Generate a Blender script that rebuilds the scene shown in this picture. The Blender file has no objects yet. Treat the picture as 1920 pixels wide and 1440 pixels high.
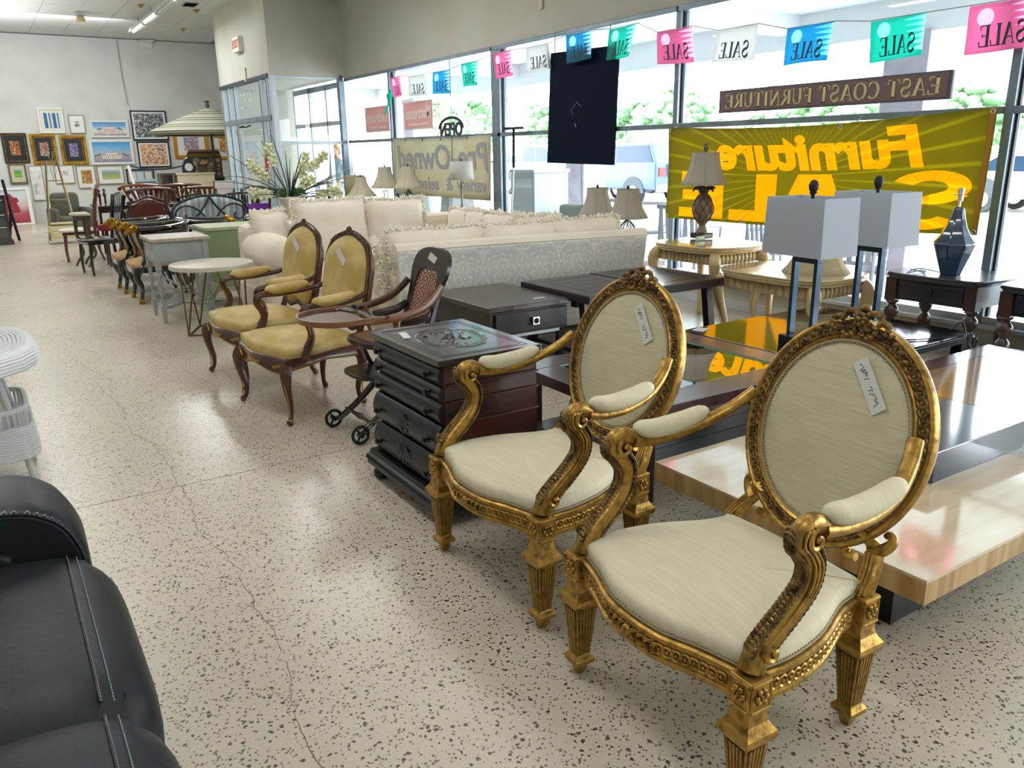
import bpy, math, random
from math import sin, cos, pi, radians as R
from mathutils import Vector as V, Matrix, noise as mnoise
random.seed(7)
S = bpy.context.scene
COL = S.collection

# ---------------- camera ----------------
cd = bpy.data.cameras.new('camera'); cam = bpy.data.objects.new('camera', cd); COL.objects.link(cam)
yaw, pit, rol = 0.573830558, 0.283080490, -0.0160158566
fw = V((sin(yaw)*cos(pit), cos(yaw)*cos(pit), -sin(pit)))
rt0 = V((cos(yaw), -sin(yaw), 0)); up0 = rt0.cross(fw)
rt = rt0*cos(rol)+up0*sin(rol); up = up0*cos(rol)-rt0*sin(rol)
cam.matrix_world = Matrix(((rt.x, up.x, -fw.x, 0), (rt.y, up.y, -fw.y, 0), (rt.z, up.z, -fw.z, 1.5), (0, 0, 0, 1)))
cd.sensor_width = 36; cd.lens = 1498.037/1920*36; cd.clip_start = .05; cd.clip_end = 400
S.camera = cam

# ---------------- world, sun, exposure ----------------
w = bpy.data.worlds.new('sky'); S.world = w; w.use_nodes = True
nt = w.node_tree; bg = nt.nodes['Background']
tc = nt.nodes.new('ShaderNodeTexCoord'); sx = nt.nodes.new('ShaderNodeSeparateXYZ'); cr = nt.nodes.new('ShaderNodeValToRGB')
nt.links.new(tc.outputs['Generated'], sx.inputs[0]); nt.links.new(sx.outputs['Z'], cr.inputs[0]); nt.links.new(cr.outputs[0], bg.inputs[0])
cr.color_ramp.elements[0].color = (1, 1, 1, 1); cr.color_ramp.elements[1].color = (.62, .82, 1, 1)
bg.inputs[1].default_value = 7.5
sd = bpy.data.lights.new('sun', 'SUN'); sd.energy = 10.0; sd.angle = R(1); sd.color = (1, .97, .92)
so = bpy.data.objects.new('sun', sd); COL.objects.link(so); so.rotation_euler = (R(18), R(-22), 0)
# room light; most overhead area lights are added fill without a modelled fixture
def area(name, loc, sx_, sy_, e, rot=(0, 0, 0), c=(1, 1, 1)):
    l = bpy.data.lights.new(name, 'AREA'); l.shape = 'RECTANGLE'; l.size = sx_; l.size_y = sy_; l.energy = e; l.color = c
    o = bpy.data.objects.new(name, l); COL.objects.link(o); o.location = loc; o.rotation_euler = rot; return o
for yy in (-1.5, 3.5, 9.0, 14.2, 19.0):  # added rows of light, no lamp bodies here
    area('overhead_light', (-3.6, yy, 4.12), .3, 2.6, 14, c=(1, .98, .95))
    area('overhead_light', (0.4, yy, 4.12), .3, 2.6, 20, c=(1, .98, .95))
    area('ceiling_fill', (0.4, yy, 3.2), 1.6, 3.2, 20 if yy < 12 else 34, (pi, 0, 0), c=(.93, .97, 1))  # added uplight that brightens the ceiling, not a real lamp
for yy in (-1.2, 2.2, 6.2): area('overhead_light', (3.4, yy, 4.12), .3, 2.6, 12, c=(1, .98, .95))  # another added row without lamp bodies
area('overhead_light', (3.36, 17.9, 4.02), .16, 4.6, 60, c=(.95, .98, 1))
for xx in (-2.6, 1.6): area('wall_fill', (xx, 19.6, 4.1), 3.0, .3, 34, (R(55), 0, 0), c=(.92, .97, 1))  # added to brighten the far wall, no lamp stands there
area('overhead_light', (3.6, 10.45, 4.02), .16, 3.0, 50, c=(.98, .99, 1))
S.view_settings.view_transform = 'Standard'; S.view_settings.look = 'None'
S.view_settings.gamma = 1; S.view_settings.use_curve_mapping = False
S.view_settings.exposure = 0.72
S.render.film_transparent = False
try:
    S.cycles.use_denoising = True
    S.cycles.max_bounces = 8; S.cycles.diffuse_bounces = 4; S.cycles.transparent_max_bounces = 16
    S.cycles.caustics_reflective = False; S.cycles.caustics_refractive = False
    S.cycles.sample_clamp_indirect = 6
except Exception: pass

# ---------------- materials ----------------
MATS = {}
def lin(c):
    if isinstance(c, str): c = tuple(int(c[i:i+2], 16)/255 for i in (0, 2, 4))
    return tuple((x/12.92 if x <= .04045 else ((x+.055)/1.055)**2.4) for x in c[:3])+(1,)
def mat(name, col, rough=.5, metal=0, col2=None, scale=8, stretch=(1, 1, 1), lo=.35, hi=.65, bump=0, bscale=None, coat=0, trans=0, emit=0, detail=4, coord='Object', kind='noise', alpha=1, spec=.5):
    if name in MATS: return MATS[name]
    m = bpy.data.materials.new(name); m.use_nodes = True; MATS[name] = m
    t = m.node_tree; n = t.nodes; L = t.links; b = n['Principled BSDF']
    b.inputs['Base Color'].default_value = lin(col); b.inputs['Roughness'].default_value = rough
    b.inputs['Metallic'].default_value = metal; b.inputs['Coat Weight'].default_value = coat; b.inputs['Coat Roughness'].default_value = .08
    b.inputs['Specular IOR Level'].default_value = spec
    b.inputs['Alpha'].default_value = alpha
    if emit:
        b.inputs['Emission Color'].default_value = lin(col); b.inputs['Emission Strength'].default_value = emit
    mp = None
    if col2 or bump:
        c = n.new('ShaderNodeTexCoord'); mp = n.new('ShaderNodeMapping'); mp.inputs['Scale'].default_value = stretch
        L.new(c.outputs[coord], mp.inputs[0])
    if col2:
        if kind == 'noise':
            x = n.new('ShaderNodeTexNoise'); x.inputs['Detail'].default_value = detail; x.inputs['Scale'].default_value = scale; o = x.outputs['Fac']
        elif kind == 'wave':
            x = n.new('ShaderNodeTexWave'); x.inputs['Scale'].default_value = scale; x.inputs['Distortion'].default_value = detail; x.inputs['Detail'].default_value = 3; o = x.outputs['Fac']
        else:
            x = n.new('ShaderNodeTexVoronoi'); x.inputs['Scale'].default_value = scale; o = x.outputs['Distance']
        L.new(mp.outputs[0], x.inputs['Vector'])
        r = n.new('ShaderNodeValToRGB'); r.color_ramp.elements[0].position = lo; r.color_ramp.elements[1].position = hi
        r.color_ramp.elements[0].color = lin(col); r.color_ramp.elements[1].color = lin(col2)
        L.new(o, r.inputs[0]); L.new(r.outputs[0], b.inputs['Base Color']); bc = r.outputs[0]
    if bump:
        y = n.new('ShaderNodeTexNoise'); y.inputs['Scale'].default_value = bscale or scale; L.new(mp.outputs[0], y.inputs['Vector'])
        bp = n.new('ShaderNodeBump'); bp.inputs['Strength'].default_value = bump; bp.inputs['Distance'].default_value = .01
        L.new(y.outputs['Fac'], bp.inputs['Height']); L.new(bp.outputs[0], b.inputs['Normal'])
    if trans:   # cloth that lets light through
        tr = n.new('ShaderNodeBsdfTranslucent'); mx = n.new('ShaderNodeMixShader'); mx.inputs[0].default_value = trans
        if col2: L.new(bc, tr.inputs[0])
        else: tr.inputs[0].default_value = lin(col)
        L.new(b.outputs[0], mx.inputs[1]); L.new(tr.outputs[0], mx.inputs[2]); L.new(mx.outputs[0], n['Material Output'].inputs[0])
    return m
def glass(name, tint=(.93, .97, .98), refl=1.0, rough=0.0):
    if name in MATS: return MATS[name]
    m = bpy.data.materials.new(name); m.use_nodes = True; MATS[name] = m
    t = m.node_tree; n = t.nodes; L = t.links; n.remove(n['Principled BSDF'])
    a = n.new('ShaderNodeBsdfTransparent'); a.inputs[0].default_value = (*tint, 1)
    g = n.new('ShaderNodeBsdfGlossy'); g.inputs['Roughness'].default_value = rough
    f = n.new('ShaderNodeLayerWeight'); f.inputs[0].default_value = .5
    pw = n.new('ShaderNodeMath'); pw.operation = 'POWER'; pw.inputs[1].default_value = 5; L.new(f.outputs['Facing'], pw.inputs[0])
    ml = n.new('ShaderNodeMath'); ml.operation = 'MULTIPLY_ADD'; ml.inputs[1].default_value = .8*refl; ml.inputs[2].default_value = .035*refl; L.new(pw.outputs[0], ml.inputs[0])
    mx = n.new('ShaderNodeMixShader'); L.new(ml.outputs[0], mx.inputs[0]); L.new(a.outputs[0], mx.inputs[1]); L.new(g.outputs[0], mx.inputs[2])
    L.new(mx.outputs[0], n['Material Output'].inputs[0]); return m
def art(name, cols, scale=6, grad=0, detail=5, kind='noise', rough=.4):
    "printed picture: noise patches through a multi colour ramp, optionally layered from bottom to top"
    m = bpy.data.materials.new(name); m.use_nodes = True
    t = m.node_tree; n = t.nodes; L = t.links; b = n['Principled BSDF']; b.inputs['Roughness'].default_value = rough
    c = n.new('ShaderNodeTexCoord')
    x = n.new('ShaderNodeTexNoise' if kind == 'noise' else 'ShaderNodeTexVoronoi'); x.inputs['Scale'].default_value = scale
    if kind == 'noise': x.inputs['Detail'].default_value = detail
    L.new(c.outputs['Object'], x.inputs['Vector']); o = x.outputs['Fac'] if kind == 'noise' else x.outputs['Color']
    r = n.new('ShaderNodeValToRGB'); r.color_ramp.interpolation = 'LINEAR' if grad else 'CONSTANT'
    e = r.color_ramp.elements
    while len(e) < len(cols): e.new(.5)
    k = len(cols)
    lo, hi = (0, 1) if grad else (.34, .66)
    if kind != 'noise': lo, hi = .1, .9
    for i, cc in enumerate(cols): e[i].position = lo+(hi-lo)*(i/(k-1) if grad else i/k); e[i].color = lin(cc)
    if grad:
        s = n.new('ShaderNodeSeparateXYZ'); L.new(c.outputs['Generated'], s.inputs[0])
        a = n.new('ShaderNodeMath'); a.operation = 'MULTIPLY_ADD'; L.new(o, a.inputs[0]); a.inputs[1].default_value = .35
        d = n.new('ShaderNodeMath'); d.operation = 'SUBTRACT'; L.new(s.outputs['Z'], d.inputs[0]); d.inputs[1].default_value = .17
        L.new(d.outputs[0], a.inputs[2]); o = a.outputs[0]
    L.new(o, r.inputs[0]); L.new(r.outputs[0], b.inputs['Base Color']); return m

# ---------------- mesh helpers ----------------
def cat(pts, k=6, closed=False):
    "catmull-rom resampling of tuples of any length"
    P = [V(p) for p in pts]; n = len(P); out = []
    segs = n if closed else n-1
    for i in range(segs):
        if closed: a, b, c, d = P[(i-1) % n], P[i], P[(i+1) % n], P[(i+2) % n]
        else: a, b, c, d = P[max(i-1, 0)], P[i], P[i+1], P[min(i+2, n-1)]
        for j in range(k):
            t = j/k
            out.append(.5*((2*b)+(c-a)*t+(2*a-5*b+4*c-d)*t*t+(3*b-a-3*c+d)*t**3))
    if not closed: out.append(P[-1])
    return out
class M:
    def __init__(s): s.v = []; s.f = []; s.T = None
    def add(s, vs, fs):
        o = len(s.v)
        if s.T is not None: vs = [s.T @ V(p) for p in vs]
        s.v += [tuple(p) for p in vs]; s.f += [tuple(i+o for i in f) for f in fs]; return s
    def box(s, c, d, rz=0, rx=0, ry=0, taper=1, taper2=None):
        x, y, z = d[0]/2, d[1]/2, d[2]/2; t2 = taper if taper2 is None else taper2
        vs = [V((a*x*(taper if q < 0 else 1), b*y*(t2 if q < 0 else 1), q*z)) for q in (-1, 1) for a, b in ((-1, -1), (1, -1), (1, 1), (-1, 1))]
        m = Matrix.Translation(V(c)) @ Matrix.Rotation(rz, 4, 'Z') @ Matrix.Rotation(ry, 4, 'Y') @ Matrix.Rotation(rx, 4, 'X')
        return s.add([m @ p for p in vs], [(3, 2, 1, 0), (4, 5, 6, 7), (0, 1, 5, 4), (1, 2, 6, 5), (2, 3, 7, 6), (3, 0, 4, 7)])
    def b(s, x0, x1, y0, y1, z0, z1): return s.box(((x0+x1)/2, (y0+y1)/2, (z0+z1)/2), (x1-x0, y1-y0, z1-z0))
    def tube(s, pts, r=.01, n=8, closed=False, caps=True, asp=1, upv=None, sm=0, rot=0):
        "sweep of an n-gon; r a number or list; asp widens the section along the side axis"
        if sm:
            if not isinstance(r, (int, float)): q = cat([(*p, rr) for p, rr in zip(pts, r)], sm, closed); pts = [V(a[:3]) for a in q]; r = [a[3] for a in q]
            else: pts = cat(pts, sm, closed)
        P = [V(p) for p in pts]; k = len(P)
        rr = [r]*k if isinstance(r, (int, float)) else list(r)
        vs = []; U = V(upv) if upv else None; prev = None
        for i in range(k):
            if closed: t = P[(i+1) % k]-P[(i-1) % k]
            else: t = P[min(i+1, k-1)]-P[max(i-1, 0)]
            if t.length < 1e-9: t = V((0, 0, 1))
            t.normalize()
            if U is not None: a = U.cross(t)
            elif prev is None:
                a = t.cross(V((0, 0, 1)) if abs(t.z) < .9 else V((1, 0, 0)))
            else: a = prev-t*prev.dot(t)
            if a.length < 1e-6: a = prev if prev is not None else t.orthogonal()
            a.normalize(); prev = a; bb = t.cross(a)
            for j in range(n):
                th = 2*pi*j/n+rot; vs.append(P[i]+a*(cos(th)*rr[i]*asp)+bb*(sin(th)*rr[i]))
        fs = [(i*n+j, i*n+(j+1) % n, ((i+1) % k)*n+(j+1) % n, ((i+1) % k)*n+j) for i in range(k if closed else k-1) for j in range(n)]
        if caps and not closed: fs += [tuple(range(n))[::-1], tuple((k-1)*n+j for j in range(n))]
        return s.add(vs, fs)
    def lathe(s, prof, c=(0, 0, 0), n=20, caps=True, rot=0, sx_=1, sy_=1, axis='Z', half=0):
        vs = []; A = {'Z': lambda x, y, z: (x, y, z), 'X': lambda x, y, z: (z, x, y), 'Y': lambda x, y, z: (y, z, x)}[axis]
        for r, z in prof:
            for j in range(n):
                th = 2*pi*j/n+rot; q = A(cos(th)*r*sx_, sin(th)*r*sy_, z); vs.append((c[0]+q[0], c[1]+q[1], c[2]+q[2]))
        k = len(prof); fs = [(i*n+j, i*n+(j+1) % n, (i+1)*n+(j+1) % n, (i+1)*n+j) for i in range(k-1) for j in range(n)]
        if caps: fs += [tuple(range(n))[::-1], tuple((k-1)*n+j for j in range(n))]
        return s.add(vs, fs)
    def ball(s, c, r, n=8, m=6):
        r = (r, r, r) if isinstance(r, (int, float)) else r
        vs = [(c[0], c[1], c[2]-r[2])]
        for i in range(1, m):
            a = -pi/2+pi*i/m
            for j in range(n): vs.append((c[0]+r[0]*cos(a)*cos(2*pi*j/n), c[1]+r[1]*cos(a)*sin(2*pi*j/n), c[2]+r[2]*sin(a)))
        vs.append((c[0], c[1], c[2]+r[2])); T = len(vs)-1
        fs = [(0, 1+(j+1) % n, 1+j) for j in range(n)]+[(T, T-n+j, T-n+(j+1) % n) for j in range(n)]
        fs += [(1+i*n+j, 1+i*n+(j+1) % n, 1+(i+1)*n+(j+1) % n, 1+(i+1)*n+j) for i in range(m-2) for j in range(n)]
        return s.add(vs, fs)
    def torus(s, c, R_, r, u=(1, 0, 0), v=(0, 0, 1), n=12, m=5, b=None):
        u = V(u); v = V(v); b = b or R_
        pts = [V(c)+u*(cos(2*pi*i/n)*R_)+v*(sin(2*pi*i/n)*b) for i in range(n)]
        return s.tube(pts, r, m, closed=True, upv=u.cross(v))
    def prism(s, out, axis, a0, a1):
        "outline (list of 2-tuples) extruded along axis 'X','Y','Z' from a0 to a1"
        A = {'Z': lambda p, a: (p[0], p[1], a), 'X': lambda p, a: (a, p[0], p[1]), 'Y': lambda p, a: (p[0], a, p[1])}[axis]
        n = len(out); vs = [A(p, a0) for p in out]+[A(p, a1) for p in out]
        return s.add(vs, [tuple(range(n))[::-1], tuple(range(n, 2*n))]+[(i, (i+1) % n, n+(i+1) % n, n+i) for i in range(n)])
    def pad(s, out, z0, h, crown=.03, inset=.06, rings=5, bottom=True, puff=.012):
        "upholstered pad over a closed plan outline: side wall, rounded shoulder, crowned top"
        n = len(out); cx = sum(p[0] for p in out)/n; cy = sum(p[1] for p in out)/n
        lay = [(1, z0), (1+puff*2, z0+h*.35), (1+puff*2, z0+h*.7), (1-inset*.3, z0+h*.93), (1-inset, z0+h)]
        for i in range(1, rings): q = 1-i/rings; lay.append(((1-inset)*q, z0+h+crown*(1-q*q)))
        vs = [(cx+(p[0]-cx)*k, cy+(p[1]-cy)*k, z) for k, z in lay for p in out]; vs.append((cx, cy, z0+h+crown)); L_ = len(lay)
        fs = [(i*n+j, i*n+(j+1) % n, (i+1)*n+(j+1) % n, (i+1)*n+j) for i in range(L_-1) for j in range(n)]
        fs += [((L_-1)*n+j, (L_-1)*n+(j+1) % n, L_*n) for j in range(n)]
        if bottom: fs.append(tuple(range(n))[::-1])
        return s.add(vs, fs)
    def pillow(s, w, h, t, n=12, T=None, sag=0, seed=0, wr=.01):
        "soft cushion in the x-z plane, thickness along y"
        vs = []; fs = []
        for side in (-1, 1):
            for i in range(n+1):
                for j in range(n+1):
                    u = -1+2*i/n; v = -1+2*j/n
                    q = max(0, (1-abs(u)**3.2))**.5*max(0, (1-abs(v)**3.2))**.5
                    px = u*w/2*(1-.07*(1-abs(v))*(abs(u) > .99)); pz = v*h/2*(1-.06*(1-abs(u)))
                    y = side*(t/2*q+(wr*mnoise.noise(V((u*3+seed, v*3, side))) if q > .05 else 0))
                    vs.append((px, y, pz-sag*(1-u*u)*(v+1)/2))
        N = (n+1)**2
        for k in range(2):
            for i in range(n):
                for j in range(n):
                    a = k*N+i*(n+1)+j; f = (a, a+n+1, a+n+2, a+1); fs.append(f if k == 0 else f[::-1])
        o = s.T; s.T = (o @ T if o is not None else T) if T is not None else o
        s.add(vs, fs); s.T = o; return s
    def grid(s, fn, nu, nv, thick=None):
        vs = [fn(i/nu, j/nv) for i in range(nu+1) for j in range(nv+1)]
        fs = [(i*(nv+1)+j, (i+1)*(nv+1)+j, (i+1)*(nv+1)+j+1, i*(nv+1)+j+1) for i in range(nu) for j in range(nv)]
        return s.add(vs, fs)
    def obj(s, name, m, parent=None, smooth=40, bevel=0, solid=0, **props):
        me = bpy.data.meshes.new(name); me.from_pydata(s.v, [], s.f); me.validate()
        o = bpy.data.objects.new(name, me); COL.objects.link(o)
        me.materials.append(m)
        if smooth:
            me.polygons.foreach_set('use_smooth', [True]*len(me.polygons))
            try: me.set_sharp_from_angle(angle=R(smooth))
            except Exception: pass
        if solid: md = o.modifiers.new('s', 'SOLIDIFY'); md.thickness = solid; md.offset = 0
        if bevel:
            md = o.modifiers.new('b', 'BEVEL'); md.width = bevel; md.segments = 2; md.limit_method = 'ANGLE'; md.angle_limit = R(35); md.harden_normals = False
        if parent is not None: o.parent = parent
        for k, v_ in props.items(): o[k] = v_
        return o
def thing(name, label, cat_, loc=(0, 0, 0), rz=0, group=None):
    o = bpy.data.objects.new(name, None); COL.objects.link(o); o.empty_display_size = .1
    o.location = loc; o.rotation_euler = (0, 0, rz); o['label'] = label; o['category'] = cat_
    if group: o['group'] = group
    return o
def tag(o, label, cat_, group=None, loc=None, rz=None):
    o['label'] = label; o['category'] = cat_
    if group: o['group'] = group
    if loc: o.location = loc
    if rz is not None: o.rotation_euler = (0, 0, rz)
    return o
def dup(root, loc, rz=0, label=None, group=None):
    def cp(o, p):
        c = o.copy(); COL.objects.link(c)
        if p is not None: c.parent = p
        for ch in list(o.children): cp(ch, c)
        return c
    kids = cp(root, None); kids.location = loc; kids.rotation_euler = (0, 0, rz)
    if label: kids['label'] = label
    if group: kids['group'] = group
    return kids
def struct(name):
    o = bpy.data.objects.new(name, None); COL.objects.link(o); o['kind'] = 'structure'; return o
def text_mesh(txt, size, ext=.002, bold=0, shear=0, sx_=1, cell=0):
    c = bpy.data.curves.new('t', 'FONT'); c.body = txt; c.size = size; c.extrude = ext; c.offset = bold; c.shear = shear; c.resolution_u = 3
    c.align_x = 'CENTER'; c.align_y = 'CENTER'
    o = bpy.data.objects.new('t', c); COL.objects.link(o)
    dg = bpy.context.evaluated_depsgraph_get(); dg.update(); me = bpy.data.meshes.new_from_object(o.evaluated_get(dg))
    bpy.data.objects.remove(o); vs = [(v.co.x*sx_, v.co.y, v.co.z) for v in me.vertices]; fs = [tuple(p.vertices) for p in me.polygons]
    return vs, fs
# serif capitals as strokes: ('v',x,w) stem, ('l',x0,y0,x1,y1,w) line, ('h',x0,x1,y,w) bar, ('a',cx,cy,rx,ry,a0,a1,wmax) arc ; unit height 1
SER = {'E': (.62, [('v', .14, .17), ('h', .05, .58, .03, .06), ('h', .05, .56, .97, .06), ('h', .14, .44, .5, .05), ('l', .57, .03, .6, .26, .06), ('l', .54, .97, .56, .78, .06), ('l', .44, .42, .44, .6, .04)]),
 'A': (.78, [('l', .1, .02, .36, .98, .05), ('l', .38, .98, .64, .02, .16), ('h', .2, .52, .33, .05), ('h', 0, .22, .02, .045), ('h', .5, .78, .02, .045)]),
 'S': (.56, [('a', .28, .73, .2, .24, 20, 270, .11), ('a', .28, .26, .22, .24, -160, 90, .14), ('l', .07, .02, .07, .28, .05), ('l', .48, .72, .48, .97, .05)]),
 'T': (.7, [('v', .35, .16), ('h', .04, .66, .97, .06), ('l', .05, .97, .04, .74, .05), ('l', .65, .97, .66, .74, .05), ('h', .2, .5, .02, .045)]),
 'C': (.68, [('a', .36, .5, .3, .48, 45, 315, .15), ('l', .58, .7, .58, .96, .05)]),
 'O': (.76, [('a', .38, .5, .32, .48, 0, 360, .15)]),
 'F': (.58, [('v', .14, .17), ('h', .05, .56, .97, .06), ('h', .14, .44, .5, .05), ('l', .54, .97, .56, .76, .06), ('l', .44, .42, .44, .6, .04), ('h', .02, .3, .02, .045)]),
 'U': (.74, [('l', .16, .98, .16, .3, .16), ('a', .37, .32, .22, .3, 180, 360, .12), ('l', .6, .98, .6, .3, .05), ('h', .03, .3, .97, .045), ('h', .48, .74, .97, .045)]),
 'R': (.72, [('v', .14, .17), ('a', .24, .74, .24, .24, -90, 90, .12), ('h', .05, .26, .97, .05), ('h', .14, .28, .49, .05), ('l', .3, .5, .6, .02, .15), ('h', .02, .3, .02, .045), ('h', .5, .72, .02, .045)]),
 'N': (.8, [('l', .12, .02, .12, .98, .05), ('l', .12, .98, .64, .02, .16), ('l', .66, .02, .66, .98, .05), ('h', .0, .24, .02, .045), ('h', .54, .78, .97, .045), ('h', .0, .2, .97, .045)]),
 'I': (.34, [('v', .17, .17)]), 'L': (.6, [('v', .14, .17), ('h', .05, .56, .03, .06), ('l', .55, .03, .58, .28, .06), ('h', .02, .3, .97, .045)]), ' ': (.35, [])}
def serif(txt, h, ext=.002, wf=1.0):
    m = M(); x = 0
    def quad(a, b_, wd):
        d = V((b_[0]-a[0], b_[1]-a[1])); n_ = V((-d.y, d.x)).normalized()*wd/2 if d.length else V((0, 0))
        p = [(a[0]+n_.x, a[1]+n_.y), (a[0]-n_.x, a[1]-n_.y), (b_[0]-n_.x, b_[1]-n_.y), (b_[0]+n_.x, b_[1]+n_.y)]
        m.prism([((x+q[0]*wf)*h, (q[1]-.5)*h) for q in p], 'Z', -ext, ext)
    for ch in txt:
        wd, st = SER[ch]
        for s_ in st:
            if s_[0] == 'v': quad((s_[1], 0), (s_[1], 1), s_[2]); quad((s_[1]-.14, .02), (s_[1]+.14, .02), .045); quad((s_[1]-.14, .98), (s_[1]+.14, .98), .045)
            elif s_[0] == 'l': quad(s_[1:3], s_[3:5], s_[5])
            elif s_[0] == 'h': quad((s_[1], s_[3]), (s_[2], s_[3]), s_[4])
            else:
                _, cx, cy, rx, ry, a0, a1, wm = s_; k = 12
                for i in range(k):
                    t0 = R(a0+(a1-a0)*i/k); t1 = R(a0+(a1-a0)*(i+1.15)/k); wq = .05+(wm-.05)*abs(cos((t0+t1)/2))
                    if ch == 'S': wq = .05+(wm)*abs(sin((t0+t1)/2+.6))**1.5*.9
                    quad((cx+rx*cos(t0), cy+ry*sin(t0)), (cx+rx*cos(t1), cy+ry*sin(t1)), wq)
        x += wd*wf+.04
    W_ = x*h; return [(p[0]-W_/2, p[1], p[2]) for p in m.v], m.f
def wall_text(vs, X, Yc, Zc, tilt=0):
    "text that reads correctly from the street, so mirrored from inside the shop: text x -> +Y, y -> Z"
    c_, s_ = cos(tilt), sin(tilt)
    return [(X+p[2], Yc+p[0]*c_-p[1]*s_, Zc+p[0]*s_+p[1]*c_) for p in vs]

# =====================================================  ROOM SHELL
W = 5.95; YE = 23.0; ZC = 4.30; ZH = 2.82; ZV = 2.88; VX = 4.588; V0 = 14.69; V1 = 18.1
m_wall = mat('wall paint', 'd2d4d0', .85, col2='c3c4bc', scale=1.2, lo=.45, hi=.75, bump=.05, bscale=40)
m_wall2 = mat('soffit paint', 'bcbab0', .85, col2='b2afa4', scale=1.0, lo=.4, hi=.8)
m_tile = mat('ceiling tile', 'd8dad6', .9, col2='cfd1cc', scale=60, bump=.1, bscale=90)
m_tgrid = mat('ceiling grid', '8e9090', .7)
m_alu = mat('aluminium frame', '8796a2', .35, .5, col2='76848f', scale=4)
m_alul = mat('bright aluminium', 'c3ccd2', .35, .4)
m_dark = mat('dark gap', '101418', .8)
m_glass = glass('window glass', (.96, .985, .99), 1.0)

def terrazzo():
    m = bpy.data.materials.new('terrazzo'); m.use_nodes = True; t = m.node_tree; n = t.nodes; L = t.links; b = n['Principled BSDF']
    c = n.new('ShaderNodeTexCoord'); base = n.new('ShaderNodeTexNoise'); base.inputs['Scale'].default_value = .9; base.inputs['Detail'].default_value = 4
    L.new(c.outputs['Object'], base.inputs['Vector'])
    r = n.new('ShaderNodeValToRGB'); r.color_ramp.elements[0].position = .3; r.color_ramp.elements[1].position = .7
    r.color_ramp.elements[0].color = lin('c2b8a4'); r.color_ramp.elements[1].color = lin('d2c9b6'); L.new(base.outputs['Fac'], r.inputs[0]); cur = r.outputs[0]
    # light and dark stone chips: cells of three voronoi layers, a random share of them filled
    for sc, thr, lim, cols in ((150, .55, .30, ('a89f8c', 'e2dccd')), (95, .58, .32, ('5a564e', '8d8475')), (60, .70, .28, ('33312d', '6b6257'))):
        mp = n.new('ShaderNodeMapping'); mp.inputs['Rotation'].default_value = (0, 0, sc); mp.inputs['Location'].default_value = (sc, 0, 0); L.new(c.outputs['Object'], mp.inputs[0])
        wn = n.new('ShaderNodeTexNoise'); wn.inputs['Scale'].default_value = sc*1.3; L.new(mp.outputs[0], wn.inputs['Vector'])
        ad = n.new('ShaderNodeMixRGB'); ad.blend_type = 'ADD'; ad.inputs[0].default_value = .9/sc; L.new(mp.outputs[0], ad.inputs[1]); L.new(wn.outputs['Color'], ad.inputs[2])
        v = n.new('ShaderNodeTexVoronoi'); v.inputs['Scale'].default_value = sc; L.new(ad.outputs[0], v.inputs['Vector'])
        sp = n.new('ShaderNodeSeparateColor'); L.new(v.outputs['Color'], sp.inputs[0])
        g = n.new('ShaderNodeMath'); g.operation = 'GREATER_THAN'; g.inputs[1].default_value = thr; L.new(sp.outputs[0], g.inputs[0])
        lm = n.new('ShaderNodeMath'); lm.operation = 'MULTIPLY_ADD'; lm.inputs[1].default_value = .22; lm.inputs[2].default_value = lim-.08; L.new(sp.outputs[1], lm.inputs[0])
        d = n.new('ShaderNodeMath'); d.operation = 'LESS_THAN'; L.new(v.outputs['Distance'], d.inputs[0]); L.new(lm.outputs[0], d.inputs[1])
        mu = n.new('ShaderNodeMath'); mu.operation = 'MULTIPLY'; L.new(g.outputs[0], mu.inputs[0]); L.new(d.outputs[0], mu.inputs[1])
        cc = n.new('ShaderNodeMixRGB'); cc.inputs[1].default_value = lin(cols[0]); cc.inputs[2].default_value = lin(cols[1]); L.new(sp.outputs[2], cc.inputs[0])
        mx = n.new('ShaderNodeMixRGB'); L.new(mu.outputs[0], mx.inputs[0]); L.new(cur, mx.inputs[1]); L.new(cc.outputs[0], mx.inputs[2]); cur = mx.outputs[0]
    L.new(cur, b.inputs['Base Color'])
    rn = n.new('ShaderNodeTexNoise'); rn.inputs['Scale'].default_value = 1.5; L.new(c.outputs['Object'], rn.inputs['Vector'])
    rr = n.new('ShaderNodeMapRange'); rr.inputs[3].default_value = .24; rr.inputs[4].default_value = .33; L.new(rn.outputs['Fac'], rr.inputs[0]); L.new(rr.outputs[0], b.inputs['Roughness'])
    return m
m_ter = terrazzo()
fl = M().b(-8.2, 6.05, -4.2, 23.2, -.2, -.006).obj('floor', mat('joint dark', '5b564b', .8), smooth=0, kind='structure')
ys = [-4.2, -2.3, 3.81, 9.92, 16.03, 23.1]
for a, b_ in zip(ys, ys[1:]):
    for x0, x1 in ((-8.2, -3.2), (-3.194, 6.0)):
        M().b(x0, x1, a+.003, b_-.003, -.006, 0).obj('slab', m_ter, fl, smooth=0)
ck = [(.41, 6.96), (.48, 6.56), (.57, 6.13), (.52, 5.61), (.54, 5.19), (.51, 4.77), (.58, 4.48), (.59, 4.14), (.57, 3.86), (.58, 3.6), (.55, 3.32), (.56, 3.11), (.59, 2.88), (.58, 2.61), (.57, 2.3), (.53, 2.04), (.5, 1.82), (.52, 1.4), (.47, 1.0)]
q = M(); fine = []
for (a, b_), (c_, d_) in zip(ck, ck[1:]):
    for i in range(8): t = i/8; fine.append((a+(c_-a)*t+random.uniform(-.014, .014), b_+(d_-b_)*t))
for i in range(len(fine)-1):
    x, y = fine[i]; x2, y2 = fine[i+1]; w_ = random.uniform(.0008, .002)
    q.add([(x-w_, y, .0006), (x+w_, y, .0006), (x2+w_, y2, .0006), (x2-w_, y2, .0006)], [(3, 2, 1, 0)])
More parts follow.
